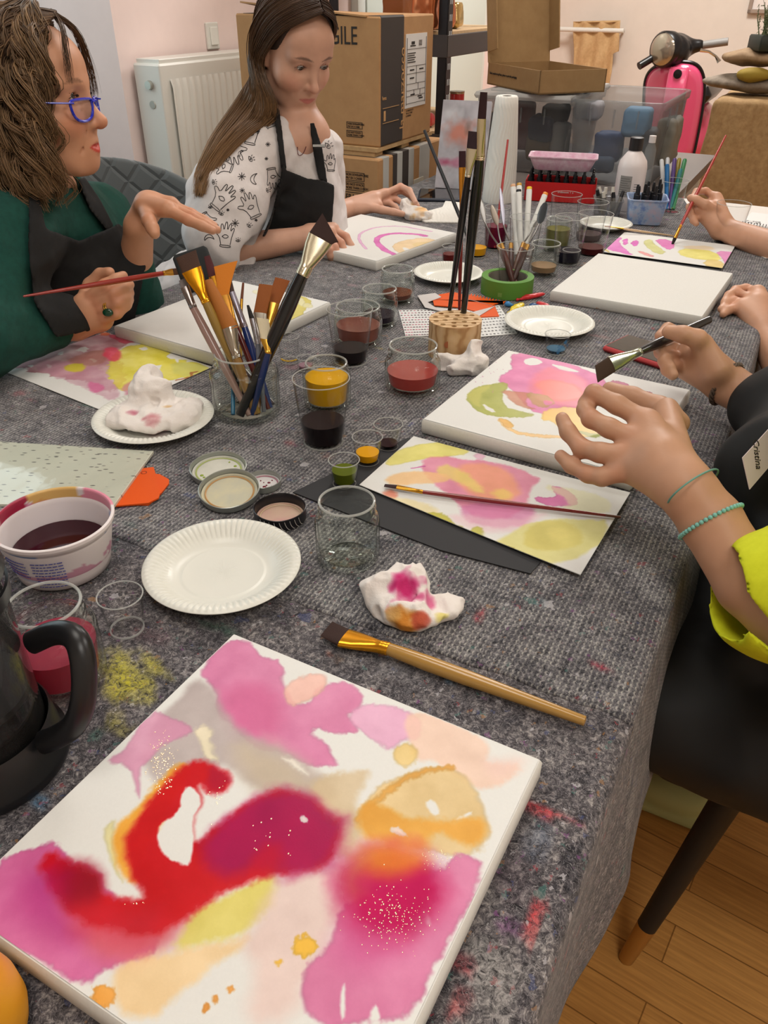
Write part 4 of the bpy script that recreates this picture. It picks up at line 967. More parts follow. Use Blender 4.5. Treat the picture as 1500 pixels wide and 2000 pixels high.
def canvas(pa, pb, pc, label, layers, th=.018, res=.0006, w=None, h=None, zb=.7535, name='painted_canvas'):
    z = zb + th; M, w, h, s = rect(pa, pb, pc, z, w, h)
    if s < 0:      # make right-handed: swap roles of x and y
        M2 = np.eye(4); M2[:3, 0] = M[:3, 1]; M2[:3, 1] = M[:3, 0]; M2[:3, 3] = M[:3, 3]; M = M2; w, h = h, w
    r = empty(name, M=M @ np.diag([1, 1, 1, 1]), label=label, cat='canvas'); bpy.context.view_layer.update()
    mb = MB(); mb.box((w / 2, h / 2, -th / 2 - .0002), (w, h, th), bev=.003); mb.build('stretched_canvas', canvas_cloth, r, ang=50)
    if layers is not None:
        V, Q, C = paint_grid(M, w, h, z, layers, res); V = V * A((w - .006) / w, (h - .006) / h, 1) + A(.003, .003, .0004)
        mesh_obj('painting', V, Q, paint_m, r, True, cols=C)
    return r, M, w, h
def sheet_paper(pa, pb, pc, label, layers, zb, res=.0008, w=None, h=None, curl=None, name='painted_paper'):
    M, w, h, s = rect(pa, pb, pc, zb, w, h)
    if s < 0: M2 = np.eye(4); M2[:3, 0] = M[:3, 1]; M2[:3, 1] = M[:3, 0]; M2[:3, 3] = M[:3, 3]; M = M2; w, h = h, w
    r = empty(name, M=M, label=label, cat='painting'); bpy.context.view_layer.update()
    V, Q, C = paint_grid(M, w, h, zb, layers, res, curl=curl)
    V0 = V.copy(); V0[:, 2] -= .0005
    st = max(1, int(.006 / res)); 
    mesh_obj('painting', V, Q, paper_m, r, True, cols=C)
    mb = MB(); n = 20; xs = np.linspace(0, w, n + 1); ys = np.linspace(0, h, n + 1); G = np.array([(x, y) for x in xs for y in ys]); Z = (curl(G, w, h) if curl else np.zeros(len(G))) - .0006
    mb.add(np.column_stack([G, Z]), [(i * (n + 1) + j, (i + 1) * (n + 1) + j, (i + 1) * (n + 1) + j + 1, i * (n + 1) + j + 1) for i in range(n) for j in range(n)]); mb.build('paper', canvas_cloth, r)
    return r, M, w, h
pinkc, lil, peach, och = (216, 124, 168), (228, 166, 200), (238, 200, 178), (226, 194, 120)
big = [
 L_([(455, 1238), (500, 1258), (512, 1282), (551, 1287), (554, 1335), (580, 1372), (612, 1372), (622, 1340), (660, 1328), (700, 1335), (713, 1358), (705, 1385), (680, 1396), (706, 1420), (690, 1434), (645, 1425), (613, 1414), (605, 1432), (645, 1455), (668, 1492), (640, 1502), (580, 1480), (540, 1470), (480, 1455), (450, 1420), (415, 1385), (420, 1345), (388, 1306)], pinkc, .97),
 L_([(430, 1330), (540, 1330), (560, 1430), (480, 1450), (440, 1400)], (206, 92, 142), .7, .012),
 L_([(556, 1345), (575, 1318), (610, 1308), (640, 1318), (640, 1338), (615, 1365), (580, 1378), (555, 1365)], (238, 186, 172), .9),
 L_([(680, 1395), (700, 1372), (745, 1365), (800, 1382), (832, 1410), (822, 1442), (790, 1440), (768, 1466), (740, 1445), (705, 1425)], lil, .95),
 L_([(800, 1382), (860, 1395), (930, 1430), (960, 1455), (955, 1490), (1020, 1485), (1022, 1508), (965, 1545), (910, 1525), (860, 1492), (812, 1480), (798, 1440)], peach, .85, .003),
 L_([(955, 1480), (1030, 1480), (1025, 1510), (960, 1520)], (240, 205, 195), .7, .008),
 L_([(765, 1462), (790, 1448), (815, 1455), (828, 1485), (800, 1498), (775, 1486)], och, .95),
 L_([(370, 1328), (395, 1322), (428, 1348), (432, 1390), (500, 1440), (570, 1468), (600, 1495), (650, 1520), (650, 1570), (560, 1565), (500, 1545), (440, 1490), (380, 1505), (330, 1540), (290, 1520), (265, 1470), (300, 1400), (345, 1365)], (178, 162, 160), .85, .005),
 L_([(450, 1440), (560, 1480), (620, 1520), (680, 1560), (640, 1600), (520, 1560), (460, 1500)], (196, 178, 150), .7, .012),
 L_([(310, 1382), (388, 1424), (330, 1440), (292, 1480), (268, 1505), (270, 1560), (256, 1545), (254, 1492), (192, 1492), (240, 1465), (242, 1448), (270, 1410)], (218, 142, 178), .85),
 L_([(372, 1422), (400, 1412), (420, 1430), (405, 1445), (428, 1490), (400, 1475), (385, 1448)], (240, 228, 196), .95, .002),
 L_([(545, 1475), (580, 1485), (610, 1520), (570, 1500)], (244, 238, 225), .9, .002), L_([(500, 1420), (560, 1450), (620, 1500), (560, 1470)], (205, 180, 172), .4, .008),
 L_([(625, 1515), (690, 1505), (726, 1503), (722, 1530), (702, 1560), (712, 1600), (702, 1650), (672, 1690), (640, 1620), (600, 1560)], (206, 182, 144), .92, .004),
 L_([(204, 1612), (226, 1600), (214, 1680), (245, 1732), (216, 1702), (194, 1650)], (228, 218, 156), .9, .002),
 L_([(215, 1680), (213, 1620), (248, 1590), (300, 1525), (345, 1490), (370, 1505), (290, 1640), (262, 1700), (278, 1722), (250, 1730), (225, 1700)], (236, 158, 34), 1, .003),
 L_([(-20, 1690), (40, 1662), (80, 1646), (115, 1655), (132, 1685), (185, 1700), (192, 1752), (300, 1800), (300, 1860), (262, 1892), (212, 1878), (150, 1946), (80, 1890), (-70, 1815)], (208, 92, 152), 1, .002),
 L_([(120, 1790), (270, 1780), (420, 1740), (350, 1840), (262, 1892), (180, 1880)], (214, 96, 110), .85, .010),
 L_([(545, 1692), (540, 1765), (505, 1808), (460, 1840), (400, 1852), (325, 1866), (360, 1800), (440, 1750), (520, 1706)], (218, 204, 102), 1, .004),
 L_([(210, 1908), (245, 1882), (330, 1862), (440, 1848), (500, 1822), (450, 1875), (400, 1900), (345, 1950), (290, 2010), (215, 1975)], (240, 204, 148), .9, .004),
 L_([(540, 1715), (640, 1690), (690, 1760), (650, 1840), (610, 1900), (570, 2010), (480, 2010), (500, 1910), (470, 1850)], (228, 200, 192), .85, .008),
 L_([(236, 1650), (262, 1592), (320, 1530), (362, 1486), (405, 1484), (452, 1518), (438, 1550), (405, 1548), (385, 1530), (392, 1560), (372, 1602), (378, 1655), (450, 1590), (500, 1556), (540, 1538), (600, 1552), (642, 1590), (674, 1602), (662, 1662), (640, 1692), (560, 1712), (530, 1716), (440, 1742), (380, 1790), (290, 1836), (200, 1820), (140, 1800), (90, 1740), (60, 1700), (90, 1664), (130, 1684), (185, 1702), (196, 1756), (276, 1764), (272, 1736), (246, 1712)], (200, 10, 22), 1, .004, .003, 90, .05, holes=([(350, 1541), (374, 1535), (391, 1560), (372, 1602), (378, 1650), (370, 1692), (345, 1691), (321, 1680), (301, 1642), (306, 1610), (344, 1590)],), wet=.8),
 L_([(395, 1640), (480, 1570), (540, 1536), (610, 1552), (650, 1596), (682, 1604), (668, 1662), (640, 1700), (560, 1714), (510, 1690), (450, 1720), (400, 1690)], (166, 12, 78), 1, .009, .004, 90, .05, wet=.8),
 L_([(480, 1690), (540, 1640), (560, 1690), (500, 1712)], (196, 8, 40), .7, .008), L_([(400, 1490), (452, 1518), (430, 1552), (400, 1545)], (176, 16, 52), .85, .004, wet=.5),
 L_([(100, 1700), (150, 1680), (190, 1700), (195, 1755), (150, 1775), (100, 1760)], (150, 4, 34), .95, .008, wet=.6), L_([(30, 1720), (110, 1690), (110, 1800), (150, 1840), (80, 1820), (30, 1780)], (176, 34, 120), .7, .014),
 L_([(120, 1765), (250, 1775), (330, 1790), (300, 1850), (200, 1850), (130, 1810)], (206, 40, 60), .6, .012),
 L_([(585, 1596), (600, 1592), (606, 1606), (590, 1610)], (240, 232, 228), 1, .0006, .001),
 L_([(715, 1560), (762, 1520), (850, 1494), (902, 1500), (938, 1542), (952, 1580), (966, 1622), (955, 1655), (920, 1672), (850, 1668), (760, 1640), (705, 1600)], (226, 196, 140), 1, .0025, holes=([(833, 1568), (850, 1558), (872, 1588), (855, 1592)], [(898, 1598), (930, 1586), (928, 1596), (905, 1602)])),
 L_([(702, 1600), (735, 1560), (830, 1502), (885, 1498)], (224, 162, 66), .9, .002, line=.0025), L_([(700, 1610), (718, 1560), (760, 1575), (800, 1602), (930, 1600), (955, 1600), (962, 1640), (925, 1662), (890, 1640), (860, 1625), (845, 1640), (840, 1662), (770, 1662), (715, 1640)], (228, 160, 52), .92, .004),
 L_([(760, 1624), (785, 1618), (802, 1634), (785, 1638)], (242, 226, 220), 1, .0008),
 L_([(600, 2010), (590, 1900), (650, 1850), (655, 1800), (680, 1760), (870, 1700), (912, 1668), (965, 1690), (900, 1825), (850, 1925), (838, 1965), (780, 2010)], (216, 120, 164), 1, .002, holes=([(829, 1780), (838, 1780), (852, 1812), (842, 1815)], [(672, 1940), (682, 1925), (680, 1990), (668, 2000)], [(728, 1980), (740, 1970), (745, 2010), (720, 2010)])),
 L_([(655, 1700), (700, 1662), (760, 1645), (830, 1662), (872, 1705), (880, 1760), (840, 1815), (770, 1850), (705, 1840), (668, 1780)], (190, 14, 84), 1, .014, .004, 80, .05, wet=.9),
 L_([(690, 1690), (720, 1645), (790, 1640), (850, 1668), (820, 1705), (740, 1715)], (224, 132, 44), .95, .010, wet=.4), L_([(665, 1700), (720, 1650), (720, 1740), (690, 1770)], (204, 104, 90), .6, .010),
 L_([(650, 1850), (700, 1810), (800, 1850), (760, 1890), (680, 1900)], (208, 70, 140), .5, .016),
 L_([(570, 1860), (580, 1832), (612, 1828), (626, 1850), (610, 1876), (580, 1872)], (240, 186, 52), 1, .001, .003, 200), L_([(535, 1884), (545, 1878), (555, 1884), (546, 1896)], (244, 190, 60), 1, .001, .002, 200),
 L_([(168, 1940), (195, 1928), (218, 1945), (215, 1975), (190, 1982), (166, 1960)], (238, 160, 56), 1, .0012, .004, 200), L_([(440, 1936), (455, 1934), (458, 1946), (444, 1952)], (236, 156, 60), 1, .0008, .002, 200),
 L_([(412, 1952), (424, 1950), (424, 1970), (412, 1972)], (236, 156, 60), 1, .0008, .002, 200), L_([(392, 1974), (408, 1970), (408, 1988), (394, 1992)], (236, 156, 60), 1, .0008, .002, 200),
]
r_, M_, w_, h_ = canvas((456, 1234), (1062, 1482), (-107, 1765), 'large square canvas nearest the camera with pink, crimson, yellow and orange washes', big, .020, .00048, zb=.7525)
BIGM, BIGR = M_, r_
mb = MB()
for (cx, cy, sx, sy, n_, sz) in ((318, 1490, 28, 55, 130, .0005), (770, 1790, 70, 55, 200, .00045), (850, 1680, 40, 20, 50, .0003), (530, 1640, 90, 40, 16, .0006), (420, 1560, 25, 25, 14, .0004), (270, 1764, 20, 4, 6, .0004)):
    for i in range(n_):
        q = (cx + rng.normal(0, sx * .5), cy + rng.normal(0, sy * .5)); p = T(*q, M_[2, 3]); lp = (np.linalg.inv(M_) @ A(*p, 1))[:3]; s = sz * rng.uniform(.5, 1.5)
        if .004 < lp[0] < w_ - .004 and .004 < lp[1] < h_ - .004: mb.lathe([(s, 0), (s * .7, s * .5), (0, s * .7)], 6, c=(lp[0], lp[1], .0004))
tag(mb.build('water_beads', mat('water_bead', (255, 238, 205), .06, metal=.9), r_), kind='stuff')
# blank canvas, right
canvas((1168, 494), (1433, 533), (1083, 569), 'blank white stretched canvas on the right side of the table', None, .020, name='blank_canvas')
# canvas of the right-hand guest
mid = [
 L_([(1000, 688), (1060, 692), (1130, 715), (1180, 735), (1200, 760), (1165, 790), (1150, 830), (1090, 820), (1030, 800), (1000, 760), (965, 745), (985, 725), (1000, 720), (995, 700)], (222, 128, 174), 1, .002, holes=([(1018, 702), (1040, 697), (1060, 705), (1050, 712), (1025, 712)], [(1070, 708), (1110, 716), (1140, 728), (1100, 724)])),
 L_([(1030, 750), (1060, 715), (1110, 725), (1150, 745), (1160, 790), (1140, 800), (1080, 790), (1040, 780)], (226, 96, 120), .85, .008, wet=.5), L_([(1040, 745), (1085, 740), (1130, 755), (1145, 775), (1110, 785), (1065, 780)], (232, 104, 84), .9, .006, wet=.6),
 L_([(905, 775), (930, 755), (975, 745), (995, 752), (975, 775), (985, 795), (1015, 805), (1050, 812), (1010, 818), (960, 815), (920, 800)], (164, 168, 60), .95, .0015, holes=([(930, 785), (970, 806), (955, 808)],), wet=.4), L_([(910, 765), (935, 755), (960, 750), (930, 775), (935, 800), (912, 785)], (196, 190, 92), .8, .003),
 L_([(975, 760), (1010, 765), (1040, 770), (1020, 790), (1050, 800), (1030, 800), (995, 785)], (196, 120, 90), .85, .002), L_([(1025, 765), (1060, 770), (1090, 785), (1060, 800), (1035, 785)], (180, 150, 70), .7, .002, holes=([(1060, 782), (1082, 784), (1075, 792), (1062, 792)],)),
 L_([(1065, 800), (1120, 795), (1160, 800), (1190, 830), (1160, 858), (1110, 850), (1095, 845), (1080, 822), (1055, 822)], (228, 176, 30), 1, .002, wet=.5), L_([(1120, 840), (1165, 850), (1185, 850), (1160, 860)], (140, 150, 40), .9, .002),
 L_([(975, 822), (1000, 845), (1040, 853), (1095, 856)], (232, 186, 110), .95, .001, line=.004, wet=.4), L_([(968, 815), (990, 820), (1005, 835), (985, 838)], (232, 180, 90), .95, .001),
 L_([(1190, 742), (1215, 745), (1233, 752), (1225, 758), (1200, 752)], (196, 110, 140), 1, .001), L_([(1232, 762), (1262, 764), (1285, 768), (1262, 776), (1240, 772)], (176, 40, 76), 1, .0008), L_([(1215, 760), (1235, 762), (1245, 770), (1225, 768)], (206, 140, 160), .8, .001),
]
for i in range(60): x, y = 940 + rng.normal(0, 22), 715 + rng.normal(0, 22); mid.append(L_([(x - 1, y), (x, y - .6), (x + 1.2, y), (x, y + .8)], (206, 120, 170), .8, .0005, .0004, tx=0))
canvas((992, 683), (1351, 761), (842, 825), 'canvas with wet pink, olive and yellow rings under the hovering hands', mid, .020, .0009)
# canvas of the second woman
w2c = [L_([(715, 487), (700, 470), (702, 455), (735, 443), (785, 441), (830, 450), (845, 452)], (226, 176, 212), .95, .0008, .001, line=.0035),
 L_([(800, 505), (760, 495), (735, 475), (738, 462), (770, 455), (820, 458), (832, 461)], (218, 110, 184), 1, .0008, .001, line=.0075),
 L_([(764, 480), (785, 470), (830, 464), (860, 470), (868, 476), (845, 490), (800, 500), (778, 495)], (232, 204, 162), 1, .001, holes=([(785, 485), (795, 484), (815, 496), (800, 497)],)), L_([(800, 475), (850, 472), (862, 476), (830, 488)], (226, 200, 140), .7, .003)]
canvas((705, 418), (893, 455), (640, 462), 'square canvas with pink and beige arcs in front of the woman in the printed blouse', w2c, .020, .0012, h=.30)
# canvas of the first woman
w1c = [L_([(540, 620), (560, 600), (575, 575), (600, 580), (615, 590), (598, 605), (600, 620), (580, 640), (560, 645), (530, 640)], (216, 202, 110), 1, .001, wet=.2), L_([(575, 580), (590, 578), (600, 592), (590, 600)], (238, 234, 200), .8, .001), L_([(600, 590), (620, 598), (610, 603), (590, 600)], (226, 220, 178), .9, .001), L_([(490, 565), (530, 568), (520, 580), (500, 575)], (232, 228, 190), .8, .002), L_([(560, 630), (580, 633), (575, 636)], (190, 170, 60), .9, .001)]
canvas((456, 547), (647, 590), (230, 645), 'mostly blank canvas with yellow marks behind the jar of brushes', w1c, .020, .0012, h=.30)

def quad_paper(c4, label, layers, zb, res, curl):
    Q4 = [T(*c, zb) for c in c4]; M = np.eye(4); M[:3, 3] = Q4[0]; w, h = np.linalg.norm(Q4[1] - Q4[0]), np.linalg.norm(Q4[3] - Q4[0])
    r = empty('painted_paper', M=M, label=label, cat='painting'); bpy.context.view_layer.update()
    V, Q, C = paint_grid(M, w, h, zb, layers, res, curl=curl, quad=Q4); mesh_obj('painting', V, Q, paper_m, r, True, cols=C)
    n = 16; u, v = [g.ravel()[:, None] for g in np.meshgrid(np.linspace(0, 1, n + 1), np.linspace(0, 1, n + 1), indexing='ij')]
    q0, q1, q2, q3 = [q - M[:3, 3] for q in Q4]; P = q0 * (1 - u) * (1 - v) + q1 * u * (1 - v) + q2 * u * v + q3 * (1 - u) * v
    P[:, 2] = curl(np.hstack([u * w, v * h]), w, h) - .0007
    mb = MB(); mb.add(P, [(i * (n + 1) + j, (i + 1) * (n + 1) + j, (i + 1) * (n + 1) + j + 1, i * (n + 1) + j + 1) for i in range(n) for j in range(n)]); mb.build('paper', canvas_cloth, r)
def cl(P, w, h): return .001 + .002 * (P[:, 1] / h) ** 4
pp = [
 L_([(752, 915), (760, 890), (800, 872), (850, 865), (900, 872), (918, 888), (880, 893), (830, 898), (790, 905)], (226, 216, 110), .9, .002),
 L_([(815, 905), (850, 890), (920, 900), (985, 905), (1040, 930), (1058, 940), (1040, 950), (1020, 1010), (940, 1020), (900, 990), (850, 950)], (222, 128, 158), .9, .003), L_([(880, 910), (960, 905), (1010, 935), (1020, 975), (960, 985), (900, 960)], (238, 160, 120), .85, .006),
 L_([(850, 915), (880, 905), (940, 950), (950, 970), (900, 945), (860, 930)], (228, 210, 110), .8, .004), L_([(960, 960), (990, 955), (1005, 975), (970, 980)], (236, 214, 100), .7, .005),
 L_([(1068, 950), (1100, 955), (1130, 975), (1128, 990), (1110, 995), (1050, 985), (1040, 970), (1075, 975), (1088, 968)], (216, 112, 170), 1, .001), L_([(895, 985), (1040, 985), (1045, 1010), (1010, 1035), (930, 1030), (900, 1010)], (214, 126, 172), .85, .004), L_([(860, 1000), (1000, 1020), (1080, 1000), (1020, 1040), (920, 1040)], (232, 190, 200), .6, .006),
 L_([(750, 935), (800, 920), (850, 925), (880, 930), (870, 945), (820, 945), (770, 950)], (238, 190, 130), .85, .003), L_([(740, 965), (760, 955), (780, 965), (770, 980)], (228, 120, 90), .8, .004), L_([(740, 970), (800, 975), (850, 990), (860, 1010), (780, 1010), (745, 990)], (232, 216, 160), .8, .004),
 L_([(1050, 945), (1130, 960), (1180, 975), (1195, 990), (1190, 1010), (1090, 1000), (1120, 985)], (226, 222, 178), .7, .003),
 L_([(970, 1060), (1010, 1030), (1090, 1015), (1150, 1020), (1190, 1020), (1180, 1060), (1140, 1090), (1090, 1105), (1010, 1100), (975, 1080)], (222, 214, 130), .9, .003), L_([(1020, 1035), (1080, 1015), (1130, 1030), (1140, 1060), (1100, 1080), (1030, 1075)], (214, 200, 106), .8, .004), L_([(1060, 1040), (1100, 1030), (1115, 1050), (1080, 1060)], (222, 208, 120), .8, .003),
 L_([(810, 1015), (835, 1000), (870, 1005), (885, 1025), (900, 1035), (915, 1060), (890, 1065), (850, 1048), (820, 1030)], (188, 180, 62), .95, .002), L_([(915, 1035), (940, 1028), (946, 1050), (930, 1065), (912, 1068)], (196, 190, 80), .95, .002), L_([(880, 1032), (900, 1028), (910, 1040), (895, 1052), (880, 1045)], (150, 132, 20), 1, .003, wet=.9),
 L_([(982, 1072), (995, 1067), (1008, 1074), (998, 1083), (985, 1082)], (186, 170, 20), 1, .001, wet=.9), L_([(803, 916), (830, 912)], (216, 90, 170), .9, .0008, .0005, line=.0012), L_([(920, 893), (935, 885), (950, 890), (940, 900)], (232, 170, 200), .7, .002)]
quad_paper([(702, 948), (808, 853), (1230, 966), (1133, 1127)], 'painted paper with pink and yellow washes, a red brush lying across it', pp, .7565, .0007, cl)
p1 = [
 L_([(20, 712), (100, 685), (150, 660), (200, 650), (250, 655), (250, 680), (200, 690), (250, 720), (230, 770), (180, 745), (120, 740), (60, 725)], (186, 128, 138), .9, .002, .010, 70, .5, holes=([(150, 680), (172, 676), (175, 684), (160, 690)], [(110, 690), (130, 684), (126, 694)], [(170, 700), (190, 700), (185, 712)], [(90, 712), (104, 712), (98, 722)], [(130, 712), (145, 710), (140, 720)], [(50, 715), (64, 713), (60, 720)], [(200, 735), (215, 733), (212, 745)])),
 L_([(60, 715), (120, 700), (200, 720), (235, 760), (225, 790), (160, 755), (100, 735)], (196, 140, 160), .7, .003, .008, 80, .4), L_([(130, 700), (200, 680), (215, 700), (190, 715), (140, 712)], (170, 108, 92), .6, .004),
 L_([(240, 675), (300, 670), (335, 685), (320, 700), (380, 705), (415, 725), (370, 735), (330, 745), (290, 740), (245, 770), (215, 745), (205, 715)], (226, 214, 66), .95, .002, .008, 80, .3, holes=([(270, 680), (285, 676), (290, 682), (278, 686)], [(340, 700), (352, 697), (350, 712)], [(260, 730), (275, 726), (272, 736)], [(300, 715), (318, 712), (312, 722)])),
 L_([(330, 705), (400, 712), (410, 728), (345, 738)], (206, 206, 110), .7, .003), L_([(200, 682), (225, 676), (238, 690), (230, 706), (208, 704)], (226, 70, 96), .9, .004), L_([(205, 655), (250, 652), (270, 668), (240, 672)], (216, 76, 100), .85, .002), L_([(255, 660), (300, 665), (330, 672), (270, 668)], (160, 40, 66), .9, .001), L_([(125, 715), (155, 708), (172, 718), (150, 728), (128, 724)], (206, 192, 50), .9, .003),
 L_([(345, 742), (378, 735), (372, 728), (385, 726)], (170, 90, 40), .8, .001, line=.002), L_([(235, 755), (265, 740), (280, 760), (250, 778)], (200, 130, 150), .8, .003), L_([(195, 650), (215, 648), (215, 655), (200, 658)], (232, 110, 70), .9, .002), L_([(170, 745), (200, 750), (200, 765), (180, 768)], (216, 96, 150), .7, .003)]
sheet_paper((0, 722), (205, 648), (240, 795), 'painted paper with dusty pink and yellow washes in front of the woman with glasses', p1, .7545, .0009)
p2 = [
 L_([(1180, 485), (1195, 468), (1215, 462), (1208, 475), (1225, 490), (1240, 500), (1205, 492)], (224, 120, 196), 1, .001), L_([(1215, 468), (1228, 465), (1226, 478), (1218, 478)], (222, 100, 190), 1, .0008), L_([(1232, 472), (1248, 468), (1245, 480), (1236, 482)], (222, 100, 190), 1, .0008),
 L_([(1258, 470), (1272, 466), (1280, 478), (1300, 490), (1295, 498), (1275, 492), (1258, 480)], (206, 204, 130), 1, .001), L_([(1278, 466), (1310, 468), (1322, 482), (1305, 490), (1288, 478)], (222, 106, 180), .95, .001), L_([(1243, 488), (1275, 498), (1278, 503), (1255, 498)], (226, 140, 140), .9, .001),
 L_([(1320, 490), (1345, 484), (1400, 492), (1410, 510), (1370, 508), (1330, 500)], (232, 220, 110), .95, .002), L_([(1330, 480), (1390, 480), (1400, 490), (1340, 486)], (238, 214, 176), .8, .003), L_([(1395, 490), (1440, 492), (1425, 515), (1415, 520), (1412, 505)], (226, 130, 190), .9, .001), L_([(1385, 505), (1415, 512), (1412, 527), (1370, 516)], (226, 196, 110), .9, .001), L_([(1178, 482), (1180, 490), (1215, 500), (1240, 502), (1200, 500)], (232, 200, 90), .9, .001), L_([(1210, 495), (1260, 505), (1370, 518), (1300, 512)], (240, 226, 170), .7, .003)]
sheet_paper((1178, 492), (1220, 453), (1408, 528), 'painted paper with pink and lime strokes beyond the blank canvas', p2, .7585, .0012)
r = thing('black_card', T(700, 950, .754), 'black paper card under the painted sheet with the three small cups', 'card')
pts = [T(x, y, .7541) for x, y in ((796, 856), (572, 962), (860, 1075), (1036, 1121), (1090, 1060), (1100, 930))]
mb = MB(); mb.prism([(p[0], p[1]) for p in pts], .7537, .7549); rel(mb.build('card', mat('black_card_paper', (40, 40, 43), .7), None, False), r)
mb = MB(); pts = [T(x, y, .7541) for x, y in ((1178, 494), (1400, 533), (1408, 528), (1250, 470))]; mb.prism([(p[0], p[1]) for p in pts], .7537, .7550)
tag(mb.build('black_card', MATS['black_card_paper'], None, False), 'black card edge showing under the pink and lime painted paper', 'card')
# leaning grey pink painting
b0, b1 = T(849, 366, .757), T(941, 372, .757); t0 = D(863, 223, ZD(b0) + .0); hgt = .235
x = b1 - b0; w = np.linalg.norm(x); x /= w; back = np.cross(A(0, 0, 1), x); 
if back @ FW < 0: back = -back
y = A(0, 0, 1) * .955 + back * .30; y /= np.linalg.norm(y); zz = np.cross(x, y); M = np.eye(4); M[:3, 0] = x; M[:3, 1] = y; M[:3, 2] = zz; M[:3, 3] = b0
r = empty('leaning_painting', M=M, label='small abstract grey and pink painting leaning upright behind the phone', cat='painting'); bpy.context.view_layer.update()
mb = MB(); mb.box((w / 2, hgt / 2, -.008), (w, hgt, .016), bev=.002); mb.build('panel', mat('panel_side', (190, 186, 186), .6), r)
n = 90; X, Y = np.meshgrid(np.linspace(0, w, n), np.linspace(0, hgt, n), indexing='ij'); P = np.stack([X.ravel(), Y.ravel()], 1)
C = np.tile(A(176, 172, 178), (len(P), 1)).astype(float); f1 = fbm(P * 30, 4, 3)[:, None]; C += f1 * 30
def bl(c, r_, col, al): 
    global C
    d = np.sqrt((((P - A(*c)) / A(*r_)) ** 2).sum(1)) + .5 * fbm(P * 50, 3, int(c[0] * 999)); a = (np.clip(1.2 - d, 0, 1) * al)[:, None]; C = C * (1 - a) + A(*col) * a
bl((.06, .15), (.05, .04), (200, 120, 100), .8); bl((.05, .07), (.09, .012), (176, 90, 120), .9); bl((.10, .07), (.06, .02), (196, 160, 176), .8); bl((.08, .16), (.012, .02), (110, 90, 80), .7); bl((.03, .2), (.03, .02), (206, 206, 210), .8); bl((.1, .03), (.05, .03), (196, 206, 214), .7)
idx = np.arange(n * n).reshape(n, n); Q = np.stack([idx[:-1, :-1], idx[1:, :-1], idx[1:, 1:], idx[:-1, 1:]], -1).reshape(-1, 4)
mesh_obj('painting', np.column_stack([P, np.full(len(P), .0006)]), np.ascontiguousarray(Q), paper_m, r, True, cols=lin(np.clip(C, 0, 255) / 255.001))
# ------------------------------------------------------------ jars, cups, lids, plates
rimg = glassmat('rim_highlight', (250, 252, 250), (225, 228, 222), .8, .34, .05); glass = glassmat('jar_glass', (252, 254, 252), (178, 184, 170), .9, 0, .01); plastic = glassmat('cup_plastic', (252, 252, 252), (206, 208, 208), .5, 0, .03)  # first material is whitish and dense: a bright rim highlight put into its colour
CZ = .7529
def at(px, py, z=CZ): return T(px, py, z)
def liq(parent, r0, r1, z0, z1, m, name='liquid'):
    mb = MB(); n = 4; pf = [(0, z0)] + [(r0 + (r1 - r0) * i / n, z0 + (z1 - z0) * i / n) for i in range(n + 1)] + [(0, z1)]
    mb.lathe(pf, 40); return mb.build(name, m, parent)
def jar(px, py, rpx, yrim, rimpx, label, lq=None, yl=None, opac=.8, group=None, name='glass_jar', sh=.80):
    """base centre (px,py), body radius and rim radius in picture pixels, yrim = row of the rim's centre"""
    b = at(px, py); h = HT(b, yrim); R = rpx * ZD(b + A(0, 0, h * .4)) / F; rr = rimpx * ZD(b + A(0, 0, h)) / F
    r = empty(name, b, label=label, cat='jar', group=group)
    zs = h * sh; t = .0026
    pf = [(0, .004), (R * .72, .003), (R * .78, 0), (R * .9, .0005), (R * .98, .005), (R, .012), (R, zs * .9), (R * .97, zs * .96), ((R + rr) / 2, zs), (rr * .965, zs + .002), (rr * .96, zs + (h - zs) * .2),
          (rr, zs + (h - zs) * .27), (rr * .965, zs + (h - zs) * .36), (rr * .96, zs + (h - zs) * .5), (rr * 1.0, zs + (h - zs) * .57), (rr * .965, zs + (h - zs) * .66), (rr * .95, h - .003), (rr * .965, h - .001), (rr * .93, h), (rr * .89, h - .001), (rr * .89, zs + (h - zs) * .3), (rr * .9, zs), (R - t * 1.3, zs * .93), (R - t, zs * .86), (R - t, .014), (R * .85, .008), (0, .0075)]
    mb = MB(); mb.lathe(pf, 56); mb.build('glass_body', glass, r, ang=70)
    mb = MB(); q_ = rr * .93; mb.lathe([(q_ + .0013 * math.cos(t), h - .0008 + .0013 * math.sin(t)) for t in np.linspace(0, 2 * PI, 9)[:-1]], 56, close=True); mb.build('rim', rimg, r)
    if lq: zl = HT(b, yl) if yl else h * .4; liq(r, R * .82, R - t - .0008, .0095, min(zl, zs * .93), liquid('liquid_%d_%d_%d' % lq, lq, opac))
    return r, b, R, h
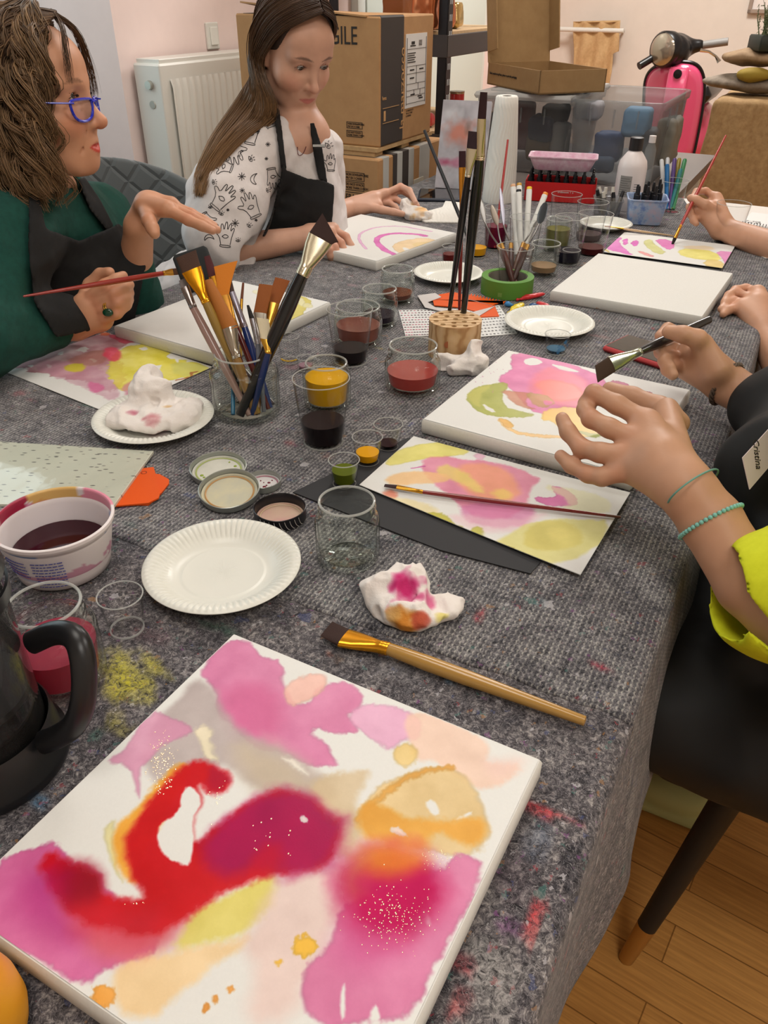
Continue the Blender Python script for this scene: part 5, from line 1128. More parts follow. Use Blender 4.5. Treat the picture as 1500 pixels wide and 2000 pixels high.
def cup(px, py, rpx, yrim, rimpx, label, lq=None, yl=None, opac=.9, group=None, name='plastic_cup', cat='cup', m=None):
    b = at(px, py); h = HT(b, yrim); R = rpx * ZD(b) / F; rr = rimpx * ZD(b + A(0, 0, h)) / F; t = .0009
    r = empty(name, b, label=label, cat=cat, group=group)
    pf = [(0, .0035), (R * .8, .003), (R * .9, .0), (R, .0008)] + [(R + (rr - R) * f, .001 + (h - .002) * f) for f in (.1, .3, .6, .9, 1.)] + [(rr + .0006, h), (rr - t, h)] + [(R + (rr - R) * f - t, .001 + (h - .002) * f) for f in (.9, .6, .3, .1)] + [(R * .9, .0048), (0, .0048)]
    mb = MB(); mb.lathe(pf, 48); mb.build('wall', m or plastic, r, ang=60); mb = MB(); mb.lathe([(rr + .0007 * math.cos(t), h + .0007 * math.sin(t)) for t in np.linspace(0, 2 * PI, 7)[:-1]] , 48, close=True); mb.build('rim', rimg, r); mb = MB(); mb.lathe([(R * .93, .0008), (R + .0004, .0006), (R + .0004, .0022), (R * .95, .0022)], 48, close=True); mb.build('base_highlight', rimg, r)  # rings at rim and base carry the painted highlight
    if lq: zl = HT(b, yl); f = zl / h; liq(r, R - t - .0007, R + (rr - R) * f - t - .0007, .0056, zl, liquid('liquid_%d_%d_%d' % lq, lq, opac))
    return r, b, R, h
jar(805, 757, 54.5, 673, 49.7, 'squat glass jar half full of salmon pink water at the centre of the table', (206, 84, 80), 722, .62, sh=.68)
jar(680, 1089, 63, 977, 58, 'empty clear glass jar in front of the black card', sh=.74)
JB = jar(484, 805, 66, 688, 57, 'large glass jar packed with paint brushes', sh=.76)
jar(640, 790, 46.5, 707, 43, 'glass jar of bright yellow paint behind the tall dark cup', (232, 170, 8), 735, .93)
jar(700, 668, 47, 597, 45, 'glass jar with pale brownish pink water behind the tall cup', (186, 120, 108), 633, .45, sh=.72)
jar(741, 633, 35.5, 563, 35, 'glass jar of inky violet black water, second in the row of three jars', (38, 26, 40), 612, .93, sh=.72)
jar(776, 588, 33, 524, 32.5, 'glass jar of reddish brown water, farthest of the row of three jars', (118, 64, 50), 570, .75, sh=.72)
jar(1060, 536, 28, 474, 29.5, 'glass jar of pale beige water just right of the green tape', (176, 140, 108), 517, .7, sh=.68)
jar(1086, 488, 26, 427, 26, 'glass jar of murky olive water behind the jar of beige water', (140, 136, 84), 445, .8, sh=.75)
jar(128, 1322, 84, 1178, 74, 'round glass jar of clear pink water behind the coffee press', (214, 92, 118), 1255, .42, sh=.72)
cup(632, 863, 38.5, 738, 56, 'tall clear plastic cup of black liquid in front of the yellow jar', (22, 12, 14), 820, .985)
cup(685, 706, 32, 603, 45, 'tall clear plastic cup with black liquid in front of the pale pink jar', (26, 16, 18), 678, .98)
cup(758, 874, 19.5, 828, 28.4, 'small dosing cup with dark red dregs, farthest of the three on black card', (40, 10, 20), 864, .95, 'small dosing cups on the black card')
cup(718, 903, 22, 853, 29.6, 'small dosing cup of yellow paint, middle one of three on black card', (236, 168, 10), 882, .96, 'small dosing cups on the black card')
cup(673, 946, 22.5, 898, 30.2, 'small dosing cup of olive green paint, nearest of three on black card', (92, 104, 22), 917, .93, 'small dosing cups on the black card')
cup(249, 1228, 32, 1162, 43.6, 'empty small clear cup between the plate and the pink jar')
r, b, R, h = cup(566, 706, 17, 657, 20.5, 'empty small clear cup with yellow paint traces behind the brush jar')
mb = MB()
for i in range(5): t_ = 3.6 + i * .5; mb.box((math.cos(t_) * R * .93, math.sin(t_) * R * .93, .006), (.006, .003, .0015), rz=t_ + 1.57, bev=.0005)
mb.build('paint_traces', mat('yellow_paint', (214, 170, 40), .4), r)
cup(597, 722, 14.5, 698, 16, 'small clear pot with pale pink residue behind the yellow jar', (206, 170, 184), 712, .5)
cup(930, 500, 19, 424, 26, 'tall plastic cup with yellow paint behind the black brushes', (236, 168, 10), 482, .96)
cup(966, 484, 20, 404, 25, 'plastic cup of magenta water holding a red brush behind the palette knives', (110, 14, 50), 440, .9)
cup(878, 513, 14.5, 480, 16, 'small cup of dark red liquid beside the pink and beige canvas', (104, 30, 28), 495, .9)
MK = cup(1020, 505, 24, 424, 32, 'clear plastic cup holding white double ended markers')
KN = cup(1000, 562, 24, 481, 36, 'clear plastic cup of palette knives standing inside the green tape roll')
cup(1097, 462, 24, 379, 29.5, 'empty tall plastic cup in front of the red carton')
cup(1106, 512, 25, 423, 32, 'tall plastic cup with navy black liquid beside the olive jar', (26, 22, 38), 488, .95)
cup(1148, 470, 24, 394, 30, 'tall plastic cup with faint red lettering marks behind the dark red cup', (150, 130, 128), 455, .3)
cup(1153, 497, 24.5, 417, 33.5, 'tall plastic cup with dark red liquid at the bottom near the blank canvas', (78, 16, 18), 481, .96)
cup(1112, 523, 13, 488, 17, 'small empty clear dosing cup by the tall navy cup')
r, b, R, h = cup(1085, 688, 19, 652, 24.5, 'small dosing cup stained blue in front of the white paper plate', (110, 160, 190), 680, .5)
mb = MB()
for i in range(14): t_ = rng.uniform(-1.6, .6); z = rng.uniform(.004, h * .8); rr = R + (24.5 / 19 - 1) * R * z / h + .0003; mb.lathe([(0, 0), (.0035 * rng.uniform(.5, 1), 0)], 8, M=frame(A(0, 0, 1), A(math.cos(t_), math.sin(t_), 0), (rr * math.cos(t_), rr * math.sin(t_), z)))
mb.build('blue_stains', mat('blue_stain', (70, 130, 180), .5, alpha=.5), r)
cup(1416, 474, 23, 397, 32, 'tall plastic cup with black liquid under the far right forearm', (26, 20, 26), 464, .97)
CM = cup(1306, 415, 21, 352, 28, 'clear cup of coloured felt pens right of the blue tub')
# stained tub with magenta ink
def tub():
    b = at(131, 1098); h = HT(b, 1052); 
    h = .058; b = at(128, 1102); rt = 112 * ZD(b + A(0, 0, h)) / F; rb = rt * .80
    r = empty('yoghurt_tub', b, label='white plastic tub stained pink and yellow with dark magenta ink inside', cat='tub')
    seg = 96; prof_o = [(rb * .9, 0), (rb, .002), (rb + (rt - rb) * .85, h * .86), (rt * 1.0, h * .88), (rt * 1.03, h * .94), (rt * 1.03, h), (rt * .985, h * 1.01)]
    prof_i = [(rt * .97, h * .99), (rb + (rt - rb) * .8, h * .8), (rb + (rt - rb) * .55, h * .55), (rb + (rt - rb) * .3, h * .3), (rb * .985, .006), (0, .004)]
    prof = prof_o + prof_i; mb = MB()
    dn = []
    for (a0, z0), (a1, z1) in zip(prof[:-1], prof[1:]):
        for f in np.linspace(0, 1, 7)[:-1]: dn.append((a0 + (a1 - a0) * f, z0 + (z1 - z0) * f))
    dn.append(prof[-1]); no = 6 * 6; mb.lathe(dn, seg); V = np.concatenate(mb.V); k = np.arange(len(V)) // seg; th = (np.arange(len(V)) % seg) * 2 * PI / seg
    C = np.tile(A(232, 222, 222), (len(V), 1)).astype(float); ins = k >= 5 * 6 + 3
    N = fbm(np.column_stack([np.cos(th) * 2, np.sin(th) * 2, V[:, 2] * 60]), 4, 3)
    def put(m, col, al): C[m] = C[m] * (1 - al) + A(*col) * al
    dth = lambda c: np.abs((th - c + PI) % (2 * PI) - PI)
    put(ins & (V[:, 2] < h * (.42 + .25 * N)), (196, 120, 150), .7); put(ins & (dth(2.9) < .8 + .5 * N) & (V[:, 2] < h * (.85 + .2 * N)), (206, 110, 150), .75)
    top = (k >= 4 * 6) & (k < 8 * 6); put(top & (dth(1.9) < .45 + .2 * N), (222, 170, 80), .8); put(top & (dth(2.95) < .5 + .2 * N), (160, 20, 50), .85); put(top & (dth(.9) < .5 + .3 * N), (226, 110, 140), .7); put(top & (dth(3.6) < .5), (236, 190, 190), .7)
    put(ins & (dth(.6) < .06) & (V[:, 2] > h * .35) & (V[:, 2] < h * .45), (110, 10, 40), .9); put(ins & (dth(.75) < .05) & (V[:, 2] > h * .6) & (V[:, 2] < h * .7), (222, 150, 60), .9)
    out = (k < 3 * 6); put(out & (dth(4.2) < .55) & (V[:, 2] > .01), (120, 150, 200), .75); put(out & (dth(.2) < .4) & (V[:, 2] > .01) & (N > 0), (90, 120, 190), .6)
    mesh_obj('tub_wall', V, mb.F, vmat('stained_plastic', .35), r, True, cols=lin(np.clip(C, 0, 255) / 255.001)); liq(r, rb * .97, rb + (rt - rb) * .36 - .002, .0065, h * .40, mat('magenta_ink', (48, 2, 18), .08, spec=.3))
    mb = MB()   # rows of small blue print
    for t0, t1, n in ((4.55, 5.15, 9), (3.95, 4.45, 5)):
        for i in range(n):
            z = h * (.14 + i * .068) if n == 9 else h * (.35 + i * .08); rr = rb + (rt - rb) * z / h * 1.0 + .0009; x0 = t0 + rng.uniform(0, .04)
            while x0 < t1: 
                x1 = min(x0 + rng.uniform(.03, .09), t1); mb.tube([(rr * math.cos(t), rr * math.sin(t), z) for t in np.linspace(x0, x1, 4)], .00055, 4); x0 = x1 + .018
    mb.build('printed_text', mat('blue_print', (60, 66, 140), .6), r)
tub()
# lids
tinm = mat('lid_cream', (206, 200, 176), .35, metal=.1); tings = mat('lid_grey', (160, 164, 158), .3, metal=.4)
def lid(px, py, rpx, label, rimm, innm, hh=.009, tilt=(0, 0), dz=0., ring=None, blobs=()):
    b = at(px, py, CZ + dz); R = rpx * ZD(b) / F; M = np.eye(4); M[:3, :3] = rotm('X', tilt[0]) @ rotm('Y', tilt[1]); M[:3, 3] = b + A(0, 0, max(abs(math.sin(math.radians(tilt[0]))), abs(math.sin(math.radians(tilt[1])))) * R)
    r = empty('jar_lid', M=M, label=label, cat='lid')
    fn = lambda q, z, t: (q * (1 + .012 * math.cos(t * 4)) if q > R * .9 else q, z)
    mb = MB(); mb.lathe([(R * .9, 0), (R * .98, .0008), (R, .002), (R, hh - .001), (R * 1.012, hh), (R * .985, hh + .0004), (R * .955, hh - .001), (R * .95, .003)], 64, fn=fn); mb.lathe([(0, 0), (R * .9, 0)], 64); mb.build('rim', rimm, r)
    mb = MB(); mb.lathe([(R * .95, .0028), (R * .93, .0038), (R * .86, .0038), (R * .84, .0024), (0, .0024)], 64); mb.build('inside', innm, r)
    mb = MB(); mb.lathe([(R * .83, .0028), (R * .80, .0034), (R * .77, .0028)], 64) if ring else None
    if ring: mb.build('seal_ring', ring, r)
    for col, pts in blobs:
        mb = MB()
        for x, y, s in pts: mb.lathe([(s * R, .0025), (s * R * .6, .0032), (0, .0034)], 12, c=(x * R, y * R, 0))
        mb.build('paint_drops', mat('drop_%d_%d_%d' % col, col, .2), r)
    return r
lid(428, 926, 54, 'grey metal jar lid with green paint smears, behind the other lids', tings, nmat('lid_in1', (214, 212, 200), (196, 196, 184), 40, .4, 0), blobs=[((140, 160, 50), [(-.55, -.3, .07), (-.45, -.42, .05), (.55, .3, .06), (.3, .55, .04)])], ring=mat('green_ring', (164, 176, 96), .4), tilt=(4, 0))
lid(515, 948, 34, 'small jar lid spotted with dark red drops, right of the other lids', tings, nmat('lid_in2', (214, 208, 206), (200, 196, 196), 40, .4, 0), blobs=[((110, 10, 40), [(.3, .1, .10), (.1, -.35, .12), (.2, -.2, .06), (-.2, .3, .05), (.5, -.3, .05), (0, .1, .04), (.45, .35, .05)])], ring=mat('red_ring', (176, 100, 120), .4))
lid(450, 972, 58, 'cream jar lid with orange seal ring leaning on the other lids', tings, nmat('lid_in3', (208, 200, 168), (190, 188, 170), 50, .3, .1), ring=mat('orange_ring', (186, 140, 84), .4), tilt=(9, 0), dz=.001)
r = lid(548, 1012, 50, 'black patterned jar lid, cream inside with pink stain', mat('lid_black', (28, 27, 32), .3), nmat('lid_in4', (206, 184, 156), (196, 140, 140), 14, .4, 0), hh=.015, ring=mat('cream_ring', (200, 176, 146), .4))
mb = MB(); Rl = 50 * ZD(at(548, 1012)) / F + .0003
for i in range(9):
    t0 = 4.0 + i * .2; mb.tube([((Rl + .0002) * math.cos(t0 + dx), (Rl + .0002) * math.sin(t0 + dx), z) for dx, z in ((0, .013), (.02, .010), (.07, .006), (.14, .003), (.2, .002))], .00025, 4)
mb.build('white_line_pattern', labelw, r)
# paper plates
platem = mat('white_paper_plate', (228, 227, 218), .3)
def plate(px, py, rpx, label, dz=0.):
    b = at(px, py, CZ + dz); R = rpx * ZD(b + A(0, 0, .012)) / F; r = empty('paper_plate', b, label=label, cat='plate', group='white paper plates')
    def fn(q, z, t):
        if q > R * .70: f = min((q / R - .70) / .08, 1) * (1 - max(0, (q / R - .93) / .05)) if q < R * .98 else 0; z += .0010 * max(f, 0) * math.cos(t * 72)
        return q, z
    qs = [0, .3, .50, .515, .53, .55, .565, .60, .66, .70, .72, .76, .80, .84, .88, .92, .95, .975, 1.0, 1.01]
    def zz(q): return .0025 if q < .51 else (.0028 if q < .54 else (.0022 if q < .57 else .0022 + .014 * sstep(.57, .93, q) - .002 * sstep(.97, 1.01, q)))
    mb = MB(); mb.lathe([(q * R, zz(q)) for q in qs], 432, fn=fn); V = np.concatenate(mb.V)
    o = mb.build('plate', platem, r, ang=80); md = o.modifiers.new('t', 'SOLIDIFY'); md.thickness = .0008; md.offset = -1
    return b, R
plate(437, 1122, 151, 'large empty white paper plate, nearest to the camera')
P2_ = plate(1071, 642, 86, 'white paper plate behind the blue stained dosing cup')
plate(875, 545, 67, 'white paper plate beyond the wooden brush block')
P4_ = plate(303, 830, 115, 'white paper plate under the stained paper towel')
plate(1182, 447, 50, 'small white paper plate beyond the dark red cup with a thin brush on it')
# masking tape, wooden brush block
b = at(989, 571); h = HT(b, 538); R = 50.3 * ZD(b) / F
r = empty('tape_roll', b, label='roll of green masking tape standing around the cup of palette knives', cat='tape')
mb = MB(); mb.lathe([(R * .76, .001), (R, .001), (R, h), (R * .76, h)], 64, close=True); mb.build('tape', mat('green_tape', (88, 140, 50), .6), r)
mb = MB(); mb.lathe([(R * .755, .0), (R * .755, h - .001), (R * .74, h - .001), (R * .74, 0)], 64, close=True); mb.build('core', mat('tape_core', (130, 124, 112), .7), r)
mb = MB(); mb.lathe([(R * 1.004, h * .18), (R * 1.004, h * .42)], 200); V = np.concatenate(mb.V); n0 = 200; k0, k1 = int(200 * (4.25 / 6.283)), int(200 * (4.45 / 6.283))
mb2 = MB(); mb2.add(np.vstack([V[k0:k1], V[n0 + k0:n0 + k1]]), [(i, i + 1, k1 - k0 + i + 1, k1 - k0 + i) for i in range(k1 - k0 - 1)]); mb2.build('tape_end', mat('tape_end_m', (120, 160, 80), .6), r)
wd = mat('pale_beech', (214, 178, 134), .55); nt = NT(wd); tc = nt.node('ShaderNodeTexCoord'); wv = nt.node('ShaderNodeTexWave', i_Scale=28., i_Distortion=5., i_Detail=2.); wv.bands_direction = 'Y'; nt.link(tc, 'Object', wv, 'Vector'); rp = nt.ramp(wv, 'Fac', [(0, (222, 188, 144)), (.75, (208, 170, 122)), (1, (178, 134, 88))]); nt.link(rp, 'Color', nt.b, 'Base Color')
bb_ = at(886, 690); hb2 = HT(bb_, 623); RB = 51.5 * ZD(bb_ + A(0, 0, hb2)) / F
r = empty('brush_block', bb_, label='round beech wood block with drilled holes holding standing brushes', cat='brush holder')
holes = [(0, 0)] + [(RB * .42 * math.cos(t), RB * .42 * math.sin(t)) for t in np.arange(6) * PI / 3 + .3] + [(RB * .78 * math.cos(t), RB * .78 * math.sin(t)) for t in np.arange(11) * 2 * PI / 11]
bmx = bmesh.new(); hr = .0042
circ = [bmx.verts.new((RB * math.cos(t), RB * math.sin(t), hb2)) for t in np.linspace(0, 2 * PI, 72)[:-1]]; ed = [bmx.edges.new((circ[i], circ[(i + 1) % len(circ)])) for i in range(len(circ))]; inner = []
for x, y in holes:
    c = [bmx.verts.new((x + hr * math.cos(t), y + hr * math.sin(t), hb2)) for t in np.linspace(0, 2 * PI, 15)[:-1]]; e = [bmx.edges.new((c[i], c[(i + 1) % 14])) for i in range(14)]; ed += e; inner.append(c)
bmesh.ops.triangle_fill(bmx, use_beauty=True, use_dissolve=False, edges=ed)
for c in inner:
    lo_ = [bmx.verts.new((v.co.x, v.co.y, hb2 - .028)) for v in c]
    for i in range(14): bmx.faces.new((c[i], c[(i + 1) % 14], lo_[(i + 1) % 14], lo_[i]))
    bmx.faces.new(lo_)
lo_ = [bmx.verts.new((v.co.x, v.co.y, 0.)) for v in circ]
for i in range(len(circ)): bmx.faces.new((circ[i], circ[(i + 1) % len(circ)], lo_[(i + 1) % len(circ)], lo_[i]))
bmx.faces.new(lo_); bmesh.ops.recalc_face_normals(bmx, faces=bmx.faces); me = bpy.data.meshes.new('block'); bmx.to_mesh(me); bmx.free(); me.materials.append(wd)
o = bpy.data.objects.new('block', me); COL.objects.link(o); o.parent = r
mb = MB(); mb.lathe([(.0055, 0), (0, .0001)], 16, M=frame(A(1, 0, 0), A(-.05, -1, 0), (-RB * .33, -RB * .946, hb2 * .52))); mb.V[0][:, 0] = mb.V[0][:, 0]; mb.build('knot', mat('wood_knot', (164, 92, 56), .6), r)
# ------------------------------------------------------------ brushes, pens, knives, bottles
def loft(mb, secs, seg=16, mi=0, cap=True):
    """secs: (centre, wide dir, thin dir, half width, half thickness)"""
    V = [];  n = len(secs)
    for c, wd_, td, a, b in secs:
        for k in range(seg):
            t = 2 * PI * k / seg; ct, st = math.cos(t), math.sin(t); e = .8 if a > b * 1.5 else 1.
            V.append(c + wd_ * a * math.copysign(abs(ct) ** e, ct) + td * b * math.copysign(abs(st) ** e, st))
    Fc = [(i * seg + k, i * seg + (k + 1) % seg, (i + 1) * seg + (k + 1) % seg, (i + 1) * seg + k) for i in range(n - 1) for k in range(seg)]
    if cap: Fc += [tuple(range(seg - 1, -1, -1)), tuple((n - 1) * seg + k for k in range(seg))]
    mb.add(V, Fc, mi)
def brush(label, pe, pf, ph, pt, re, rm, wf, wt, hcol, fcol, bcol, name='paint_brush', group=None, thick=.3, rnd=False, wdir=None, endc=None, slant=0., smr=.5, bmat=None, parent=None):
    """pe handle end, pf handle/ferrule joint, ph ferrule/bristle joint, pt bristle tip (world points)"""
    pe, pf, ph, pt = [np.asarray(p, float) for p in (pe, pf, ph, pt)]; ax = (pt - pe); ax /= np.linalg.norm(ax)
    if wdir is None: wdir = np.cross(ax, (pt + pe) / 2 - CAM)
    wdir = np.asarray(wdir, float); wdir = wdir - ax * (wdir @ ax); wdir /= np.linalg.norm(wdir); td = np.cross(ax, wdir)
    r = empty(name, pe, label=label, cat='brush', group=group); bpy.context.view_layer.update(); O = pe
    rj = max(rm * .78, .0018); mb = MB(); S = []
    for f in (0, .004, .02, .3, .6, .8, .92, 1.):
        if f < .7: q = re + (rm - re) * (f / .7) ** 1.1
        else: q = rm + (rj - rm) * ((f - .7) / .3) ** 1.5
        if f == 0: q = re * .5
        S.append((pe + (pf - pe) * f - O, wdir, td, q, q))
    loft(mb, S); h = mb.build('handle', mat('lacquer_%d_%d_%d' % hcol, hcol, .22, coat=.4), r)
    if endc is not None:
        mb = MB(); loft(mb, [(pe + (pf - pe) * f - O, wdir, td, re * 1.06 + (rm - re) * f, re * 1.06 + (rm - re) * f) for f in (-.003, .0, .07)]); mb.build('end_cap', mat('lacquer_%d_%d_%d' % endc, endc, .3), r)
    mb = MB(); S = []; tk = wf * thick if not rnd else wf
    for f, b in ((0, 1.), (.05, 1.06), (.08, 1.), (.13, 1.08), (.17, 1.), (.22, 1.06), (.26, 1.)): S.append((pf + (ph - pf) * f * smr - O, wdir, td, rj * 1.05 * b, rj * 1.05 * b))
    for f in (.3, .5, .75, 1.): 
        g = sstep(.1, 1, f); S.append((pf + (ph - pf) * f - O, wdir, td, rj * 1.05 + (wf - rj * 1.05) * g, rj * 1.05 + (tk - rj * 1.05) * g))
    loft(mb, S, 20); mb.build('ferrule', mat('ferrule_%d_%d_%d' % fcol, fcol, .2, metal=.85), r)
    mb = MB(); S = []
    for f in (-.05, .15, .4, .7, .9, 1.):
        a = wf * .96 + (wt - wf * .96) * max(f, 0) ** 1.5; b = tk * .9 * (1 - .75 * max(f, 0)) if not rnd else a
        S.append((ph + (pt - ph) * f - O, wdir, td, a, max(b, .0006)))
    loft(mb, S, 20); V = mb.V[0]
    if slant: V[:] += np.outer(np.clip((V @ ax) - (ph - O) @ ax, 0, 9) / max(np.linalg.norm(pt - ph), 1e-6) * ((V - (ph - O)) @ wdir) / wf * slant, ax)
    bm = mat('bristle_%d_%d_%d' % bcol, bcol, .75)
    if not bm.get('done'):
        nt = NT(bm); tc = nt.node('ShaderNodeTexCoord'); n = noise(nt, 900, 2, .5, (tc, 'Object')); nt.bump(n, 'Fac', .5, .0006); bm['done'] = 1
    mb.build('bristles', bm, r); return r
def tp(x, y, z=CZ): return T(x, y, z)
# big flat brush by the near canvas (rests on the felt)
z0 = CZ + .0062
brush('large flat brush with varnished wooden handle and gold ferrule lying above the big canvas', tp(1144, 1409, z0 - .0008), tp(760, 1268, z0), tp(672, 1246, z0), tp(638, 1228, z0 - .001), .0042, .0074, .0118, .0112, (176, 134, 68), (232, 160, 40), (48, 24, 16), slant=.0, thick=.32, wdir=tp(672, 1268) - tp(682, 1226), smr=.8)
# thin red brush across the painted paper
zr = CZ + .009
brush('thin dark red brush with gold ferrule lying across the painted paper', tp(1211, 1010, zr), tp(826, 961, zr), tp(775, 951, zr), tp(751, 948, zr), .0014, .0030, .0042, .0030, (128, 26, 26), (206, 150, 50), (44, 14, 18), endc=(110, 70, 50), wdir=A(0, 1, 0))
brush('small black handled brush with silver ferrule lying in front of the blank canvas', tp(1362, 634, CZ + .004), tp(1211, 607, CZ + .004), tp(1180, 601, CZ + .004), tp(1165, 601, CZ + .003), .0018, .0032, .0042, .0040, (34, 34, 38), (190, 188, 186), (140, 96, 50), wdir=A(0, 1, 0))
brush('thin brush with pale wooden handle resting on the small far plate', tp(1316, 461, CZ + .004), tp(1218, 447, CZ + .016), tp(1192, 443, CZ + .018), tp(1181, 442, CZ + .018), .0016, .0028, .0036, .0034, (214, 180, 140), (206, 160, 60), (150, 110, 80), wdir=A(0, 1, 0))
# brushes standing in the wooden block
def hole(px, py): return T(px, py, bb_[2] + hb2 - .02)
def upt(px, py, base, Z): return D(px, py, Z)
Zb = ZD(bb_) 
brush('long black brush leaning in the wooden block with dark bristles and silver ferrule, left one', hole(875, 628), D(914, 345, Zb - .13), D(923, 290, Zb - .15), D(926, 257, Zb - .16), .0028, .0060, .0088, .0082, (24, 24, 26), (206, 196, 170), (44, 24, 30))
brush('tallest black brush in the wooden block with brass end and tall dark bristles', hole(903, 634), D(937, 312, Zb - .14), D(941, 232, Zb - .17), D(945, 180, Zb - .19), .0042, .0088, .0062, .0050, (22, 26, 24), (200, 186, 150), (48, 22, 26), endc=(186, 140, 70))
brush('slim dark red brush with gold ferrule between the two black brushes in the block', hole(897, 612), D(901, 420, Zb + .0), D(903, 327, Zb - .03), D(903, 295, Zb - .04), .0022, .0038, .0058, .0055, (110, 22, 26), (206, 140, 50), (52, 20, 30))
def leaning(label, b, top, r, col, tipcol=None, group=None, name='paint_brush', cat='brush'):
    rr = empty(name, b, label=label, cat=cat, group=group); mb = MB(); d = np.asarray(top) - b
    mb.tube([A(0, 0, 0), d * .1, d * .6, d], [r * .8, r, r, r * .8], 12); mb.build('handle', mat('lacquer_%d_%d_%d' % col, col, .3), rr); return rr, d
b1 = T(928, 497, CZ + .006); leaning('black brush handle leaning out of the yellow paint cup towards the boxes', b1, D(829, 255, ZD(b1) + .02), .0042, (44, 48, 54))
b1 = T(966, 484, CZ + .006); leaning('thin red brush handle standing in the cup of magenta water', b1, D(992, 273, ZD(b1) - .02), .0028, (176, 48, 44))
# brushes in the large jar
jb = JB[1]; JR = JB[2]; JH = JB[3]
def inj(px, py): 
    p = T(px, py, jb[2] + .012); v = p - jb; v[2] = 0; l = np.linalg.norm(v)
    if l > JR * .78: v *= JR * .78 / l
    return jb + v + A(0, 0, .0125)
Zj = ZD(jb)
G = 'brushes standing in the large jar'
def jbr(label, base, f0, f1, tip, dz, *a, **k): return brush(label, inj(*base), D(*f0, Zj + dz), D(*f1, Zj + dz), D(*tip, Zj + dz), *a, **k)
jbr('wide flat brush with dark brown bristles and gold ferrule, leftmost in the jar', (520, 822), (403, 592), (374, 527), (363, 496), -.075, .0040, .0072, .0135, .0142, (150, 118, 50), (226, 156, 30), (66, 40, 26), thick=.25)
jbr('brush with bare pinkish wooden handle and dull silver ferrule at the left of the jar', (492, 828), (378, 602), (361, 560), (357, 545), -.06, .0042, .0062, .0060, .0055, (160, 128, 120), (140, 132, 130), (120, 110, 108))
jbr('fan brush with orange bristles and maroon handle in the jar', (525, 800), (462, 640), (436, 577), (441, 515), -.04, .0030, .0044, .0085, .0165, (92, 26, 26), (196, 140, 60), (214, 126, 30), thick=.16)
jbr('brush with maroon oval tip and gold ferrule left of the fan brush', (512, 815), (440, 622), (416, 540), (404, 500), -.03, .0026, .0042, .0062, .0040, (120, 34, 26), (216, 156, 50), (78, 28, 32))
jbr('large orange brown mop brush in the middle of the jar', (500, 812), (462, 700), (448, 640), (404, 548), -.065, .0042, .0070, .0110, .0070, (150, 112, 60), (176, 166, 150), (166, 100, 36), rnd=True)
jbr('blue handled brush with silver ferrule in the jar', (540, 800), (478, 640), (452, 570), (446, 545), -.035, .0038, .0058, .0045, .0040, (24, 50, 112), (150, 146, 160), (70, 50, 44))
jbr('very thin brush with tiny brown tip in the jar', (470, 806), (470, 640), (472, 585), (475, 553), .02, .0014, .0022, .0022, .0016, (190, 150, 60), (210, 160, 60), (120, 70, 50), rnd=True)
jbr('slim grey handled brush with black pointed tip in the jar', (530, 812), (504, 672), (492, 622), (484, 596), -.055, .0028, .0044, .0036, .0016, (112, 116, 128), (170, 170, 178), (30, 26, 26), rnd=True)
jbr('flat brown bristle brush with clear collar behind the white bristle brush', (520, 826), (512, 655), (508, 612), (520, 556), .0, .0035, .0055, .0095, .0100, (120, 84, 50), (190, 186, 176), (150, 84, 34), thick=.3)
jbr('flat rust brown brush with purple and gold ferrule in the jar', (500, 812), (520, 655), (533, 592), (552, 545), .015, .0035, .0055, .0095, .0105, (90, 60, 40), (190, 140, 60), (150, 82, 34), thick=.3)
jbr('short brush with off-white bristles and gold ferrule at the front of the jar', (500, 830), (524, 690), (520, 662), (513, 622), -.075, .0034, .0052, .0078, .0080, (30, 50, 100), (216, 170, 70), (214, 200, 170), thick=.45)
jbr('biggest black brush with slanted dark bristles and silver ferrule leaning right out of the jar', (462, 822), (590, 538), (626, 466), (648, 440), -.10, .0060, .0105, .0165, .0170, (20, 20, 22), (206, 196, 170), (48, 24, 20), slant=.011, thick=.28, smr=.9)
jbr('teal handled brush low at the left in the jar', (450, 815), (455, 740), (452, 722), (450, 705), -.02, .0028, .0030, .0030, .0030, (40, 110, 150), (120, 120, 120), (50, 50, 50))
jbr('brown handled brush crossing the jar low at the right', (535, 790), (455, 700), (430, 640), (418, 610), .02, .0034, .0050, .0050, .0048, (66, 34, 32), (130, 120, 110), (90, 60, 40))
r = thing('foam_applicator', inj(480, 790), 'black foam applicator behind the brushes in the jar', 'brush'); c = D(383, 527, Zj + .03); ax = c - inj(480, 790); L0 = np.linalg.norm(ax); ax /= L0; M = frame(np.cross(ax, c - CAM), ax, inj(480, 790))
mb = MB(); mb.box((0, 0, L0 + .0), (.052, .012, .062), bev=.005); rel(mb.build('foam_pad', mat('black_foam', (30, 33, 34), .9), None, True, M=M), r)
mb = MB(); mb.tube([(0, 0, 0), (0, 0, L0 - .03)], .0035, 10); rel(mb.build('handle', mat('lacquer_20_20_22', (20, 20, 22), .3), None, True, M=M), r)
